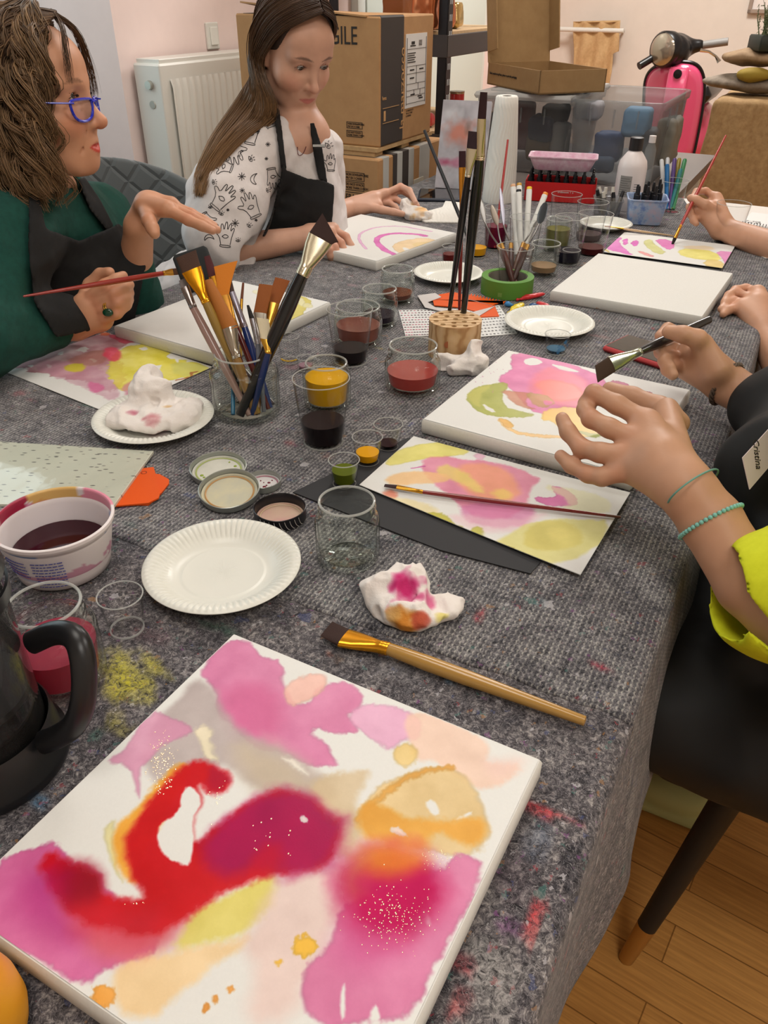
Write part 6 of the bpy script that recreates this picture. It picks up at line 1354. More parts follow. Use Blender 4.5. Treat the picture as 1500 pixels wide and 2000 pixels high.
# palette knives
kb = KN[1]; Zk = ZD(kb)
def knife(label, base, neck, mid_, tip, dz, col, wb, bladec=(150, 148, 146), hw=.0052):
    p0 = T(*base, kb[2] + .008); v = p0 - kb; v[2] = 0; l = np.linalg.norm(v); lim = KN[2] * .7
    if l > lim: v *= lim / l
    p0 = kb + v + A(0, 0, .008); p1, p2, p3 = D(*neck, Zk + dz), D(*mid_, Zk + dz), D(*tip, Zk + dz)
    r = empty('palette_knife', p0, label=label, cat='palette knife', group=None); ax = (p1 - p0) / np.linalg.norm(p1 - p0); s = np.cross(ax, p1 - CAM); s /= np.linalg.norm(s); td = np.cross(ax, s)
    mb = MB(); loft(mb, [(p0 + (p1 - p0) * f - p0, s, td, q, q * .8) for f, q in ((0, hw * .6), (.03, hw), (.5, hw * 1.15), (.85, hw), (.88, hw * .8))]); mb.build('handle', mat('lacquer_%d_%d_%d' % col, col, .35), r)
    mb = MB(); loft(mb, [(p0 + (p1 - p0) * f - p0, s, td, hw * .85, hw * .7) for f in (.86, .9, 1.)]); mb.build('collar', brass, r)
    mb = MB(); mb.tube(smoothline([p1 - p0, (p1 * .4 + p2 * .6) + A(0, 0, -.004) - p0, p2 - p0], 2), .0016, 8); mb.build('neck', mat('steel', (130, 128, 126), .3, metal=.9), r)
    ax2 = p3 - p2; ln = np.linalg.norm(ax2); s2 = np.cross(ax2, p2 - CAM); s2 /= np.linalg.norm(s2); t2 = np.cross(ax2 / ln, s2)
    mb = MB(); loft(mb, [(p2 + ax2 * f - p0, s2, t2, wb * q, .0004) for f, q in ((0, .25), (.15, .8), (.4, 1), (.75, .9), (.93, .55), (1, .1))], 14); mb.build('blade', mat('blade_%d_%d_%d' % bladec, bladec, .3, metal=.8), r)
knife('palette knife with dark rounded blade leaning right out of the cup', (995, 565), (1031, 478), (1053, 437), (1066, 395), -.01, (70, 46, 40), .0085, (62, 66, 70))
knife('palette knife with slim bent steel neck leaning left out of the cup', (1012, 560), (973, 478), (947, 434), (938, 388), .0, (90, 52, 44), .0050)
knife('palette knife with pointed grey blade beside the bent neck knife', (1008, 566), (979, 476), (972, 440), (960, 400), -.015, (80, 44, 38), .0062, (146, 136, 126))
knife('palette knife with upright narrow blade in the middle of the cup', (998, 560), (998, 476), (984, 440), (977, 365), .02, (66, 44, 44), .0040, (150, 148, 160))
knife('palette knife with shiny bent neck, second from right in the cup', (990, 562), (1023, 474), (1040, 444), (1058, 425), .02, (110, 80, 70), .0040)
# markers
mkb = MK[1]; Zm = ZD(mkb)
def marker(label, bx, tx, ty, dz, cap, w=.0062):
    p0 = mkb + A(bx, 0, .008); p1 = D(tx, ty, Zm + dz); r = empty('marker_pen', p0, label=label, cat='marker pen', group=None); d = p1 - p0
    s = np.cross(d, p1 - CAM); s /= np.linalg.norm(s); td = np.cross(d, s); td /= np.linalg.norm(td)
    wm = mat('marker_white', (232, 232, 228), .3)
    mb = MB(); loft(mb, [(d * f, s, td, w * q, w * .75 * q) for f, q in ((0, .9), (.02, 1), (.95, 1), (.965, .95))], 14); mb.build('barrel', wm, r)
    mb = MB(); loft(mb, [(d * f, s, td, w * q, w * .75 * q) for f, q in ((.955, .9), (1., .92), (1.005, .8))], 14); mb.build('colour_cap', mat('cap_%d_%d_%d' % cap, cap, .4), r)
    mb = MB(); loft(mb, [(d * f - td * w * .76, s, td, w * .3, .0003) for f in (.62, .72)], 6); mb.build('printed_mark', ink, r)
marker('white marker with peach cap, leftmost in the cup', -.012, 1002, 361, .01, (216, 168, 130))
marker('white marker with golden brown cap behind the black capped one', -.006, 1014, 359, .03, (190, 140, 40))
marker('white marker with black chisel cap', -.004, 1013, 371, -.01, (30, 30, 34))
marker('white marker with yellow cap standing upright', .006, 1034, 366, .0, (236, 196, 40))
marker('white marker with orange cap leaning right', -.004, 1066, 377, .0, (232, 140, 50))
# felt pens in the far cup
cb = CM[1]; Zc = ZD(cb)
for lab, bx, x, y, dz, col in (('blue felt pen in the far right cup', -.008, 1303, 321, -.02, (20, 110, 176)), ('purple felt pen in the far right cup', 0, 1318, 310, .0, (90, 64, 130)), ('olive yellow felt pen in the far right cup', .004, 1327, 310, .02, (150, 130, 40)), ('green felt pen in the far right cup', .010, 1338, 311, .0, (60, 140, 90)),
        ('teal felt pen at the front of the far right cup', .002, 1330, 330, -.015, (40, 130, 130)), ('white felt pen with grey tip, leftmost in the far right cup', -.012, 1292, 312, .01, (216, 216, 216)), ('white felt pen with black cap in the far right cup', -.006, 1304, 309, .03, (200, 200, 204))):
    p0 = cb + A(bx, 0, .008); r = empty('felt_pen', p0, label=lab, cat='felt pen'); d = D(x, y, Zc + dz) - p0
    mb = MB(); mb.tube([A(0, 0, 0), d * .5], .0050, 10); mb.build('barrel', mat('pen_%d_%d_%d' % col, col, .35), r); mb = MB(); mb.tube([d * .5, d * .52, d * .97, d], [.0050, .0056, .0056, .0042], 10); mb.build('cap', mat('pencap_%d_%d_%d' % tuple(int(c * .9) for c in col), tuple(int(c * .9) for c in col), .35), r)
# ---- boxes and bottles at the far end of the table
def vbox(c4, h, t=.0015): pass
def tubbox(name, p00, p10, h, depth, m, label, cat, taper=.9, lip=.006, open_=True, fold=None):
    """front edge p00->p10 on the table, going back by depth"""
    x = p10 - p00; L = np.linalg.norm(x); x /= L; y = A(-x[1], x[0], 0); y = y if y @ FW > 0 else -y; z = A(0, 0, 1)
    M = np.eye(4); M[:3, 0] = x; M[:3, 1] = np.cross(z, x); M[:3, 2] = z; M[:3, 3] = p00 + x * L / 2 + y * depth / 2
    r = empty(name, M=M, label=label, cat=cat); bpy.context.view_layer.update()
    def ring(k, zz, R=.012, add=0.):
        P = []
        for q in range(4):
            for t in np.linspace(0, PI / 2, 5):
                th = q * PI / 2 + t; P.append(((1, -1, -1, 1)[q] * (L / 2 * k + add - R) + R * math.cos(th), (1, 1, -1, -1)[q] * (depth / 2 * k + add - R) + R * math.sin(th), zz))
        return P
    V = []; pr = [(taper * .9, 0, 0), (taper, .002, 0), (1, h - .004, 0), (1, h - .003, lip), (1, h, lip), (1, h, 0), (.985, h - .003, -.001), (taper * .985, .004, -.001), (taper * .9, .003, -.001)]
    for k, zz, ad in pr: V += ring(k, zz, add=ad)
    N = 20; Fc = [tuple(range(N - 1, -1, -1)), tuple((len(pr) - 1) * N + j for j in range(N))] + [(i * N + j, i * N + (j + 1) % N, (i + 1) * N + (j + 1) % N, (i + 1) * N + j) for i in range(len(pr) - 1) for j in range(N)]
    o = mesh_obj('tub', V, Fc, m, r); sharp(o, 50); return r, L, M
def dropper(r_, lx, ly, z, label, s=1., capc=(26, 26, 30)):
    pass
cap_black = mat('bulb_black', (24, 24, 28), .45)
def ink_bottle(p, h, label, group, rad=.011, bodym=None, lean=(0, 0)):
    Mx = np.eye(4); Mx[:3, :3] = rotm('X', lean[0]) @ rotm('Y', lean[1]); Mx[:3, 3] = p
    r = empty('ink_bottle', M=Mx, label=label, cat='ink bottle', group=group); bpy.context.view_layer.update()
    mb = MB(); mb.lathe([(0, 0), (rad, 0), (rad, h * .5), (rad * .5, h * .6), (0, h * .6)], 18); mb.build('body', bodym or mat('dark_glass', (40, 38, 44), .15), r)
    mb = MB(); mb.lathe([(rad * .75, h * .56), (rad * .75, h * .74), (rad * .6, h * .75)], 18); mb.build('collar', cap_black, r)
    mb = MB(); mb.lathe([(rad * .42, h * .75), (rad * .46, h * .9), (rad * .3, h * .985), (0, h)], 14); mb.build('dropper_bulb', cap_black, r)
# red carton with ink bottles and stained food tub on top
p0, p1 = T(1022, 392, CZ), T(1160, 400, CZ)
r, L, M = tubbox('red_carton', p0, p1, .052, .10, mat('red_carton', (196, 24, 26), .5), 'low red open carton of black ink bottles below the stained tub', 'carton', taper=1., lip=0)
text('artdiscount  f  o', .0065, M @ frame(A(1, 0, 0), A(0, -1, 0), (-.005, -.0508, .026)), labelw, r, sx=1.)
Mi = M
k = 0
for i in range(8):
    for j in range(3):
        lx, ly = -L / 2 + .012 + i * (L - .024) / 7, -.034 + j * .034; p = (M @ A(lx, ly, .004, 1))[:3]; k += 1
        ink_bottle(p, .074, 'black ink bottle in the red carton', 'ink bottles in the red carton', .0082)
# stained tub resting on the bottles
Mt = M.copy(); tz = .004 + .074 + .001
st = nmat('stained_tub', (206, 150, 176), (226, 206, 214), 55, .4, 0); 
nt = NT(st); n2 = noise(nt, 70, 5, .8); 
q0 = (M @ A(-L / 2 + .005, -.045, tz, 1))[:3]; q1 = (M @ A(L / 2 - .01, -.045, tz, 1))[:3]
tubbox('food_tub', q0, q1, .036, .085, st, 'shallow pink stained plastic food tub on top of the red carton', 'tub', taper=.84, lip=.004)
# blue stained tub with dropper bottles
bt = mat('blue_stained_plastic', (130, 160, 210), .35); nt = NT(bt); tc = nt.node('ShaderNodeTexCoord'); n2 = noise(nt, 28, 4, .7, (tc, 'Object')); rr = nt.ramp(n2, 'Fac', [(.35, (96, 130, 200)), (.5, (170, 190, 220)), (.65, (196, 184, 206))]); nt.link(rr, 'Color', nt.b, 'Base Color'); bt.node_tree.nodes['Principled BSDF'].inputs['Alpha'].default_value = .85
p0, p1 = T(1221, 440, CZ), T(1296, 444, CZ)
r, L, M = tubbox('plastic_tub', p0, p1, .062, .085, bt, 'small translucent tub stained blue full of black dropper bottles', 'tub', taper=.86, lip=.003)
G = 'dropper bottles in the blue tub'
for i, (lx, ly, h) in enumerate(((-.33, -.3, .086), (-.05, -.32, .086), (.2, -.28, .088), (.36, -.05, .09), (-.12, .0, .088), (.14, .05, .092), (-.34, .1, .084), (.34, .3, .096), (.0, .34, .09))):
    ink_bottle((M @ A(lx * L * .84, ly * .085 * .84, .005, 1))[:3], h, 'black dropper bottle standing in the blue stained tub', G, .0088)
# grey clear tray with glass vials
p0, p1 = T(1160, 428, CZ), T(1212, 430, CZ)
r, L, M = tubbox('plastic_tray', p0, p1, .045, .075, glassmat('tray_plastic', (226, 226, 228), (170, 170, 174), .4, .12, .08), 'small clear tray of vials and pipettes left of the blue tub', 'tray', taper=.9, lip=.003)
for i in range(7):
    b = (M @ A(rng.uniform(-.35, .35) * L, rng.uniform(-.3, .3) * .07, .006, 1))[:3]; tip = b + A(rng.uniform(-.02, .02), rng.uniform(-.01, .02), rng.uniform(.05, .066)); d = tip - b
    rr_ = empty('glass_vial', b, label='thin vial with dark or pale cap standing in the clear tray', cat='vial', group='vials in the clear tray')
    mb = MB(); mb.tube([A(0, 0, 0), d * .75], .0045, 10); mb.build('vial_body', mat('vial_grey', (120, 116, 110), .2), rr_); mb = MB(); mb.tube([d * .75, d], [.0050, .0042], 10); mb.build('cap', cap_black if i % 2 else mat('vial_cap', (206, 200, 190), .4), rr_)
# white bottle with black cap
b = T(1222, 408, CZ); r = empty('white_bottle', b, label='white plastic bottle with black screw cap and printed grey label', cat='bottle'); h = HT(b, 292); h2 = HT(b, 268); R = 27 * ZD(b) / F
mb = MB(); mb.lathe([(0, 0), (R * .95, 0), (R, .003), (R, h * .72), (R * .92, h * .82), (R * .55, h * .95), (R * .42, h * .98), (R * .42, h)], 40); mb.build('body', mat('bottle_white', (230, 220, 218), .35), r)
mb = MB(); mb.lathe([(R * .40, h * .985), (R * .46, h * .99), (R * .46, h2 - .001), (R * .42, h2), (0, h2)], 36); mb.build('screw_cap', mat('cap_ribbed', (30, 28, 30), .4), r)
def wrap(a0, a1, z0, z1, rr, n=14): 
    T_ = np.linspace(a0, a1, n); V = [(rr * math.cos(t), rr * math.sin(t), z) for z in (z0, z1) for t in T_]; return V, [(i, i + 1, n + i + 1, n + i) for i in range(n - 1)]
mb = MB(); mb.add(*wrap(-2.6, -1.75, h * .25, h * .60, R * 1.004)); mb.build('grey_label', mat('grey_label', (150, 146, 142), .6), r)
mb = MB()
for i in range(8): mb.add(*wrap(-2.55, -1.8 - .1 * (i % 3), h * (.29 + i * .037), h * (.298 + i * .037), R * 1.009))
for i in range(5): mb.add(*wrap(-1.55, -1.15, h * (.3 + i * .04), h * (.31 + i * .04), R * 1.006))
mb.build('label_print', mat('grey_print', (90, 86, 84), .6), r)
b = T(1253, 395, CZ); r = empty('clear_bottle', b, label='slim clear plastic bottle behind the white bottle', cat='bottle'); h = HT(b, 265); R = 10.5 * ZD(b) / F
mb = MB(); mb.lathe([(0, 0), (R, 0), (R, h * .8), (R * .5, h * .9), (R * .5, h * .93)], 24); mb.build('body', glassmat('pet', (235, 238, 240), (190, 194, 198), .5, .12, .1), r); mb = MB(); mb.lathe([(R * .6, h * .9), (R * .6, h), (0, h)], 20); mb.build('cap', mat('cap_clear', (214, 206, 204), .4), r)
# paper towel roll
b = T(974, 392, CZ); r = empty('paper_towel_roll', b, label='tall white embossed paper towel roll standing behind the palette knives', cat='paper towel'); h = HT(b, 187); Rt = 22.5 * ZD(b + A(0, 0, h)) / F; Rb = 31 * ZD(b) / F
tw = mat('towel_white', (228, 224, 216), .8); nt = NT(tw); tc = nt.node('ShaderNodeTexCoord'); wv = nt.node('ShaderNodeTexWave', i_Scale=38., i_Distortion=14., i_Detail=1.); nt.t.links.new(wv.inputs['Detail Scale'].links[0].from_socket, wv.inputs['Detail Scale']) if wv.inputs['Detail Scale'].links else None; wv.inputs['Detail Scale'].default_value = .35; nt.link(tc, 'Object', wv, 'Vector'); nt.bump(wv, 'Fac', .5, .0015)
def fr(q, z, t): 
    s = 1 + .03 * math.sin(t * 2 + z * 20) + (.06 * max(0, math.cos(t - 3.6)) * (1 - z / h)); return q * s, z
mb = MB(); mb.lathe([(.012, h - .004), (.0125, h), (Rt * .9, h + .0005), (Rt, h - .003)] + [(Rt + (Rb - Rt) * ((1 - f) ** .8), h * f) for f in (.9, .75, .6, .45, .3, .15, .02)] + [(Rb * .97, 0), (0, 0)], 64, fn=fr); mb.build('towel_sheets', tw, r, ang=60)
mb = MB(); mb.lathe([(.0122, h - .0005), (.0122, h - .05), (.0, h - .05)], 24); mb.build('cardboard_core', mat('core_dark', (86, 62, 46), .8), r)
# phones
def phone(label, c4, z, th, casec, screenc, name='mobile_phone', Lk=None):
    P = [T(*c, z) for c in c4]; o = P[0]; x = P[1] - P[0]; w = np.linalg.norm(x); x /= w; y = A(-x[1], x[0], 0); dd = (P[2] - P[0]) @ y
    if dd < 0: y = -y; dd = -dd
    w = Lk or w; M = np.eye(4); z_ = np.cross(x, y); s = 1
    M[:3, 0] = x; M[:3, 1] = np.cross(A(0, 0, 1), x); M[:3, 2] = A(0, 0, 1); M[:3, 3] = o + x * w / 2 + y * dd / 2; M[2, 3] = z
    r = empty(name, M=M, label=label, cat='phone'); bpy.context.view_layer.update()
    mb = MB(); mb.box((0, 0, th / 2), (w, dd, th), bev=.0045); mb.build('case', mat('case_%d_%d_%d' % casec, casec, .5), r, ang=60)
    mb = MB(); mb.box((0, 0, th + .0001), (w - .009, dd - .009, .0012), bev=.0005); mb.build('screen', mat('screen_%d_%d_%d' % screenc, screenc, .05, coat=.5), r)
    return r, w, dd
phone('phone in a red case with grey screen between the canvas and the blank canvas', ((1174, 686), (1292, 724), (1200, 655)), CZ, .0095, (186, 60, 62), (88, 88, 86), Lk=.148)
phone('dark blue phone lying face up beyond the hand with the tissue', ((815, 394), (898, 396), (812, 374)), CZ, .009, (36, 40, 54), (22, 18, 20))
# white paper, notebook
r = thing('white_paper_sheet', T(1440, 400), 'large white paper sheet spread over the far right end of the table', 'paper')
pts = [T(x, y, CZ + .001) for x, y in ((1338, 384), (1362, 432), (1495, 505), (1640, 520), (1560, 392))]
pts = [p if AN(p)[0] < 2.49 else p + DU * (2.49 - AN(p)[0]) for p in pts]; pts = [p if AN(p)[1] < -.045 else p + NU * (-.045 - AN(p)[1]) for p in pts]
mb = MB(); mb.prism([(p[0], p[1]) for p in pts], CZ + .0006, CZ + .0016); rel(mb.build('sheet', mat('copy_paper', (226, 220, 214), .7), None, False), r)
P = [T(x, y, CZ + .002) for x, y in ((1445, 440), (1475, 400), (1560, 455))]; x = P[2] - P[0]; w = min(np.linalg.norm(x), .2); x /= np.linalg.norm(x); M = np.eye(4); M[:3, 0] = x; M[:3, 1] = np.cross(A(0, 0, 1), x); M[:3, 3] = P[0]; M[2, 3] = CZ + .0018; dd = .14
r = empty('spiral_notebook', M=M, label='open spiral notebook with handwriting at the far right edge', cat='notebook'); bpy.context.view_layer.update()
w = max(.03, min(w, (-.04 - AN(P[0])[1]) / max(x @ NU, .2)))
mb = MB(); mb.box((w / 2, dd / 2, .003), (w, dd, .005), bev=.001); mb.build('pages', mat('notebook_page', (232, 230, 228), .6), r)
mb = MB()
for i in range(int(w / .007)): M5 = frame(A(0, 1, 0), A(1, 0, 0), (.004 + i * .007, .004, .005)); mb.lathe([(.0045, -.0006), (.0052, 0), (.0045, .0006)], 12, M=M5)
mb.build('spiral', mat('spiral_grey', (90, 90, 94), .3, metal=.6), r)
text('7~208\nyes; $9', .014, M @ frame(A(1, 0, 0), A(0, 0, 1), (.006, .03, .0057)), ink, r, ext=.0001)
# flat folded tissue sheet beyond the pink arc canvas
r = thing('paper_napkin', T(850, 415), 'flat white folded paper towel beyond the canvas with pink arcs', 'paper towel')
pts = [T(x, y, CZ) for x, y in ((838, 414), (864, 407), (870, 395), (898, 398), (896, 437), (830, 436), (808, 425))]; mb = MB(); mb.prism([(p[0], p[1]) for p in pts], CZ + .0008, CZ + .004)
rel(mb.build('towel', tw, None, False), r)
# paint stencils: dotted white sheets, orange scrapers, balloons
def dotsheet(label, quad, z, rows, cols_, rcol, base=(222, 222, 220), rad=.0021, name='dotted_stencil'):
    r = thing(name, T(*quad[0], z), label, 'stencil'); P = [T(*q, z) for q in quad]
    mb = MB(); mb.prism([(p[0], p[1]) for p in P], z, z + .0008); o = rel(mb.build('sheet', mat('st_%d_%d_%d' % base, base, .5), None, False), r)
    mb = MB()
    for i in range(rows):
        for j in range(cols_):
            u, v = (i + .5 + .25 * (j % 2)) / (rows + .5), (j + .5) / cols_; p = P[0] * (1 - u) * (1 - v) + P[1] * u * (1 - v) + P[2] * u * v + P[3] * (1 - u) * v
            mb.lathe([(rad, z + .0011), (0, z + .00115)], 7, mi=int(rng.random() < .45), c=(p[0], p[1], 0))
    o2 = rel(mb.build('dots', [mat('dot_%d' % c[0], c, .6) for c in rcol], None, False), r); tag(o2, kind='stuff')
dotsheet('white perforated stencil sheet with pink and dark dots behind the wooden block', ((778, 606), (900, 604), (880, 655), (792, 658)), CZ, 17, 11, ((90, 60, 70), (190, 110, 130)))
dotsheet('white dotted stencil sheet right of the wooden block', ((905, 604), (975, 597), (1010, 652), (900, 662)), CZ + .0002, 14, 10, ((70, 70, 72), (120, 120, 124)))
bub = glassmat('bubble_film', (236, 238, 242), (190, 194, 200), .5, .35, .15)
r = thing('bubble_wrap', T(10, 1000), 'piece of bubble wrap under the speckled board at the left edge', 'bubble wrap'); P = [T(x, y, CZ) for x, y in ((-60, 975), (90, 985), (70, 1042), (-20, 1010))]; P = [T(x, y, CZ) for x, y in ((-60, 960), (120, 968), (60, 1034), (0, 1003))]
mb = MB(); mb.prism([(p[0], p[1]) for p in P], CZ + .0003, CZ + .0007); rel(mb.build('film', bub, None, False), r); mb = MB()
for i in range(14):
    for j in range(6):
        u, v = (i + .5) / 14, (j + .5) / 6; p = P[0] * (1 - u) * (1 - v) + P[1] * u * (1 - v) + P[2] * u * v + P[3] * (1 - u) * v; mb.lathe([(.0034, 0), (.0032, .0016), (.002, .0028), (0, .003)], 12, c=(p[0], p[1], CZ + .0007))
o = rel(mb.build('bubbles', bub, None), r); tag(o, kind='stuff')
# speckled board in cling film
zq = CZ + .0035; P = [T(x, y, zq + .004) for x, y in ((-120, 855), (300, 881), (222, 988), (-120, 983))]
r = thing('speckled_board', P[1], 'off-white speckled board wrapped in clear film at the left edge', 'board')
sb = mat('speckled', (214, 212, 196), .6); nt = NT(sb); tc = nt.node('ShaderNodeTexCoord'); mp = nt.node('ShaderNodeMapping', i_Scale=(60, 190, 60)); mp.inputs['Rotation'].default_value = (0, 0, .3); nt.link(tc, 'Object', mp, 'Vector'); vo = nt.node('ShaderNodeTexVoronoi', i_Scale=1.); nt.link(mp, 0, vo, 'Vector'); rp = nt.ramp(vo, 'Distance', [(0, (70, 66, 66)), (.16, (110, 106, 100)), (.22, (216, 214, 198)), (1, (216, 214, 198))]); nt.link(rp, 'Color', nt.b, 'Base Color'); nt.b.inputs['Coat Weight'].default_value = .6
mb = MB(); mb.prism([(p[0], p[1]) for p in P], CZ + .0042, zq + .004); rel(mb.build('board', sb, None, False), r)
film = glassmat('cling_film', (246, 248, 246), (214, 218, 214), .8, .05, .05)
n = 60; V = []
for i in range(n + 1):
    for j in range(n + 1): u, v = i / n, j / n; p = P[0] * (1 - u) * (1 - v) + P[1] * u * (1 - v) + P[2] * u * v + P[3] * (1 - u) * v; V.append(p + A(0, 0, .0016 + .0014 * float(fbm(np.array([[u * 9 + v * 3, v * 2]]), 3, 5)[0])))
o = mesh_obj('cling_film', V, [(i * (n + 1) + j, (i + 1) * (n + 1) + j, (i + 1) * (n + 1) + j + 1, i * (n + 1) + j + 1) for i in range(n) for j in range(n)], film); rel(o, r)
orange = mat('orange_plastic', (232, 88, 14), .35)
def flat(name, label, cat, pts, z0, z1, m, holes_=None):
    r = thing(name, T(*pts[0], z0), label, cat); P = [T(x, y, z1) for x, y in pts]; mb = MB(); mb.prism([(p[0], p[1]) for p in P], z0, z1); rel(mb.build('plate', m, None, False), r); return r
r = flat('plastic_scraper', 'orange plastic scraper with a hanging hole beside the speckled board', 'scraper', [(222, 988), (262, 935), (272, 915), (300, 912), (304, 925), (313, 962), (310, 972), (290, 982)], CZ + .0022, CZ + .0040, orange)
p = T(281, 923, CZ + .0041); mb = MB(); mb.lathe([(.0026, 0), (.0032, .0002), (.0038, 0)], 20, c=tuple(p)); rel(mb.build('hole_rim', mat('orange_dark', (150, 50, 10), .5), None), r)
flat('plastic_scraper', 'second orange scraper under the first one, rounded end showing right', 'scraper', [(240, 985), (300, 925), (312, 926), (330, 936), (330, 944), (314, 964), (290, 985)], CZ + .0002, CZ + .0020, orange)
teeth = []
for i in range(14): x = 905 + i * 6.0; y = 572 + i * 1.35; teeth += [(x, y + 3), (x + 4.5, y - 2)]
flat('notched_scraper', 'orange toothed scraper between the plate and the green tape', 'scraper', [(848, 596), (845, 585), (858, 575), (885, 570)] + teeth + [(966, 594), (945, 612), (900, 600)], CZ + .0012, CZ + .0028, orange)
flat('plastic_scraper', 'small orange triangle scraper tip right of the wooden block', 'scraper', [(934, 619), (966, 596), (975, 617)], CZ + .0014, CZ + .0028, orange)
r = flat('film_scrap', 'crumpled clear and white wrapper lying on the toothed scraper', 'wrapper', [(815, 577), (850, 572), (862, 580), (835, 590), (850, 600), (880, 603), (920, 610), (966, 598), (930, 588), (915, 584), (966, 598), (934, 618), (880, 612), (830, 600)], CZ + .0032, CZ + .0042, mat('wrapper_white', (214, 208, 206), .3))
def balloon(label, a, b, w, col, seed):
    pa, pb = T(*a, CZ + .006), T(*b, CZ + .004); M = (pa + pb) / 2; dr = (pb - pa); L = np.linalg.norm(dr); dr /= L; R = np.stack([dr, np.cross(A(0, 0, 1), dr), A(0, 0, 1)], 1)
    pr = [ell(M - dr * L * .12, (L * .36, w, .0042), .004, R=R), cone(M + dr * L * .1, pb, w * .38, w * .22, .008), cone(pb, pb + A(0, 0, .0001), w * .34, w * .34, .002)]
    o = sdf_obj('balloon', pr, M - L, M + L, .0014, mat('rubber_%d_%d_%d' % col, col, .35), None, post=lambda P, d: d + .0016 * fbm(P * 120, 2, seed))
    vz = min(v.co.z for v in o.data.vertices)
    for v in o.data.vertices: v.co.z += CZ + .0004 - vz
    tag(o, label, 'balloon', 'deflated balloons')
balloon('deflated red balloon, topmost of the bunch', (1067, 572), (1010, 585), .0068, (206, 44, 50), 1); balloon('deflated red balloon at the right of the bunch', (1048, 590), (1078, 605), .0075, (206, 44, 50), 2)
balloon('deflated yellow balloon in the bunch', (1022, 592), (993, 612), .0088, (226, 196, 20), 3); balloon('deflated dark blue balloon', (1032, 598), (1052, 600), .0100, (20, 76, 130), 4); balloon('small light blue balloon left of the yellow one', (985, 592), (1000, 596), .0055, (60, 130, 190), 5); balloon('deflated red balloon lying by the plate rim', (1104, 606), (1070, 604), .0055, (206, 60, 60), 6)
# crumpled tissues
tis = vmat('tissue', .85, bump=.5, bscale=350, bdist=.0012)
def tissue(label, parts, px, py, r, stains, seed, h=.0022, z=CZ, amp=.008, name='crumpled_tissue', zoff=None):
    c = T(px, py, z); pr = []
    for (dx, dy, dz, rx, ry, rz) in parts: pr.append(ell(c + A(dx, dy, dz), (rx, ry, rz), .012))
    def post(P, d):
        q = P * 42; w = np.abs(vnoise(q, seed)) + .5 * np.abs(vnoise(q * 2.1, seed + 1)); f = fbm(P * 20, 2, seed + 4)
        return np.maximum(d + amp * (w - .45) * 1.3 + amp * f, (z + .0003) - P[:, 2])
    def colf(V):
        C = np.tile(A(238, 230, 224), (len(V), 1)).astype(float); N = fbm(V * 70, 3, seed)
        for (sx, sy, sr, col, al) in stains:
            p = PJ(V[0]) if False else None
        W_ = (V - CAM); zz = W_ @ FW; 
        for (sx, sy, sr, col, al) in stains:
            ce = T(sx, sy, c[2] + .015); R_ = sr * ZD(ce) / F; dd = np.linalg.norm((V - ce) * A(1, 1, .8), axis=1) / R_ + N * .9
            a = (np.clip(1.35 - dd, 0, 1) ** .8 * al)[:, None]; a = np.minimum(a * 1.4, al); C = C * (1 - a) + A(*col) * a
        return lin(np.clip(C, 0, 255) / 255.001)
    o = sdf_obj(name, pr, c - r, c + r, h, tis, None, colf, post, it=1); tag(o, label, 'tissue'); return o
tissue('crumpled tissue soaked pink and orange, in front of the empty jar', [(-.018, .006, .014, .026, .020, .018), (.004, .014, .020, .018, .018, .018), (-.004, -.012, .013, .020, .018, .015), (.012, -.020, .010, .020, .014, .011), (.040, -.006, .009, .018, .014, .008), (.0, .030, .016, .012, .012, .016)], 795, 1190, .075,
       [(785, 1165, 34, (196, 30, 104), .95), (800, 1125, 14, (170, 10, 70), .9), (735, 1140, 20, (224, 110, 110), .7), (830, 1180, 18, (206, 60, 120), .7), (785, 1225, 30, (208, 130, 40), .95), (820, 1215, 14, (190, 70, 50), .8), (870, 1205, 13, (226, 210, 110), .8), (770, 1200, 12, (232, 190, 120), .6)], 3, .0016)
tissue('crumpled white tissue with magenta tips beside the wooden block', [(-.028, .012, .014, .020, .010, .016), (.008, .0, .016, .026, .020, .018), (.014, .016, .028, .014, .010, .018), (-.010, -.010, .012, .020, .014, .014)], 908, 728, .08, [(888, 695, 14, (206, 40, 140), .95), (910, 690, 9, (196, 40, 130), .9), (900, 702, 8, (206, 60, 150), .8)], 8, .0018)
T_o = tissue('crumpled tissue stained yellow orange held under the fingers of the woman in the blouse', [(0, 0, .016, .030, .022, .018), (-.022, .018, .024, .020, .014, .022), (.022, -.006, .012, .024, .018, .013)], 808, 428, .09, [(810, 412, 14, (236, 176, 96), .9), (800, 424, 12, (240, 190, 120), .8), (822, 418, 10, (236, 170, 90), .8)], 12, .0024)
c3 = P4_[0]
tissue('wide crumpled paper towel with pink and tan spots lying on the plate', [(.0, .004, .012, .060, .048, .012), (-.004, .030, .030, .030, .022, .026), (-.012, .055, .035, .020, .016, .026), (.03, .0, .012, .035, .035, .012)], 300, 826, .12,
       [(262, 815, 12, (196, 110, 130), .9), (300, 825, 17, (196, 110, 120), .85), (330, 805, 10, (214, 160, 80), .85), (308, 790, 8, (190, 100, 120), .7)], 17, .0024, z=CZ + .004, amp=.006)
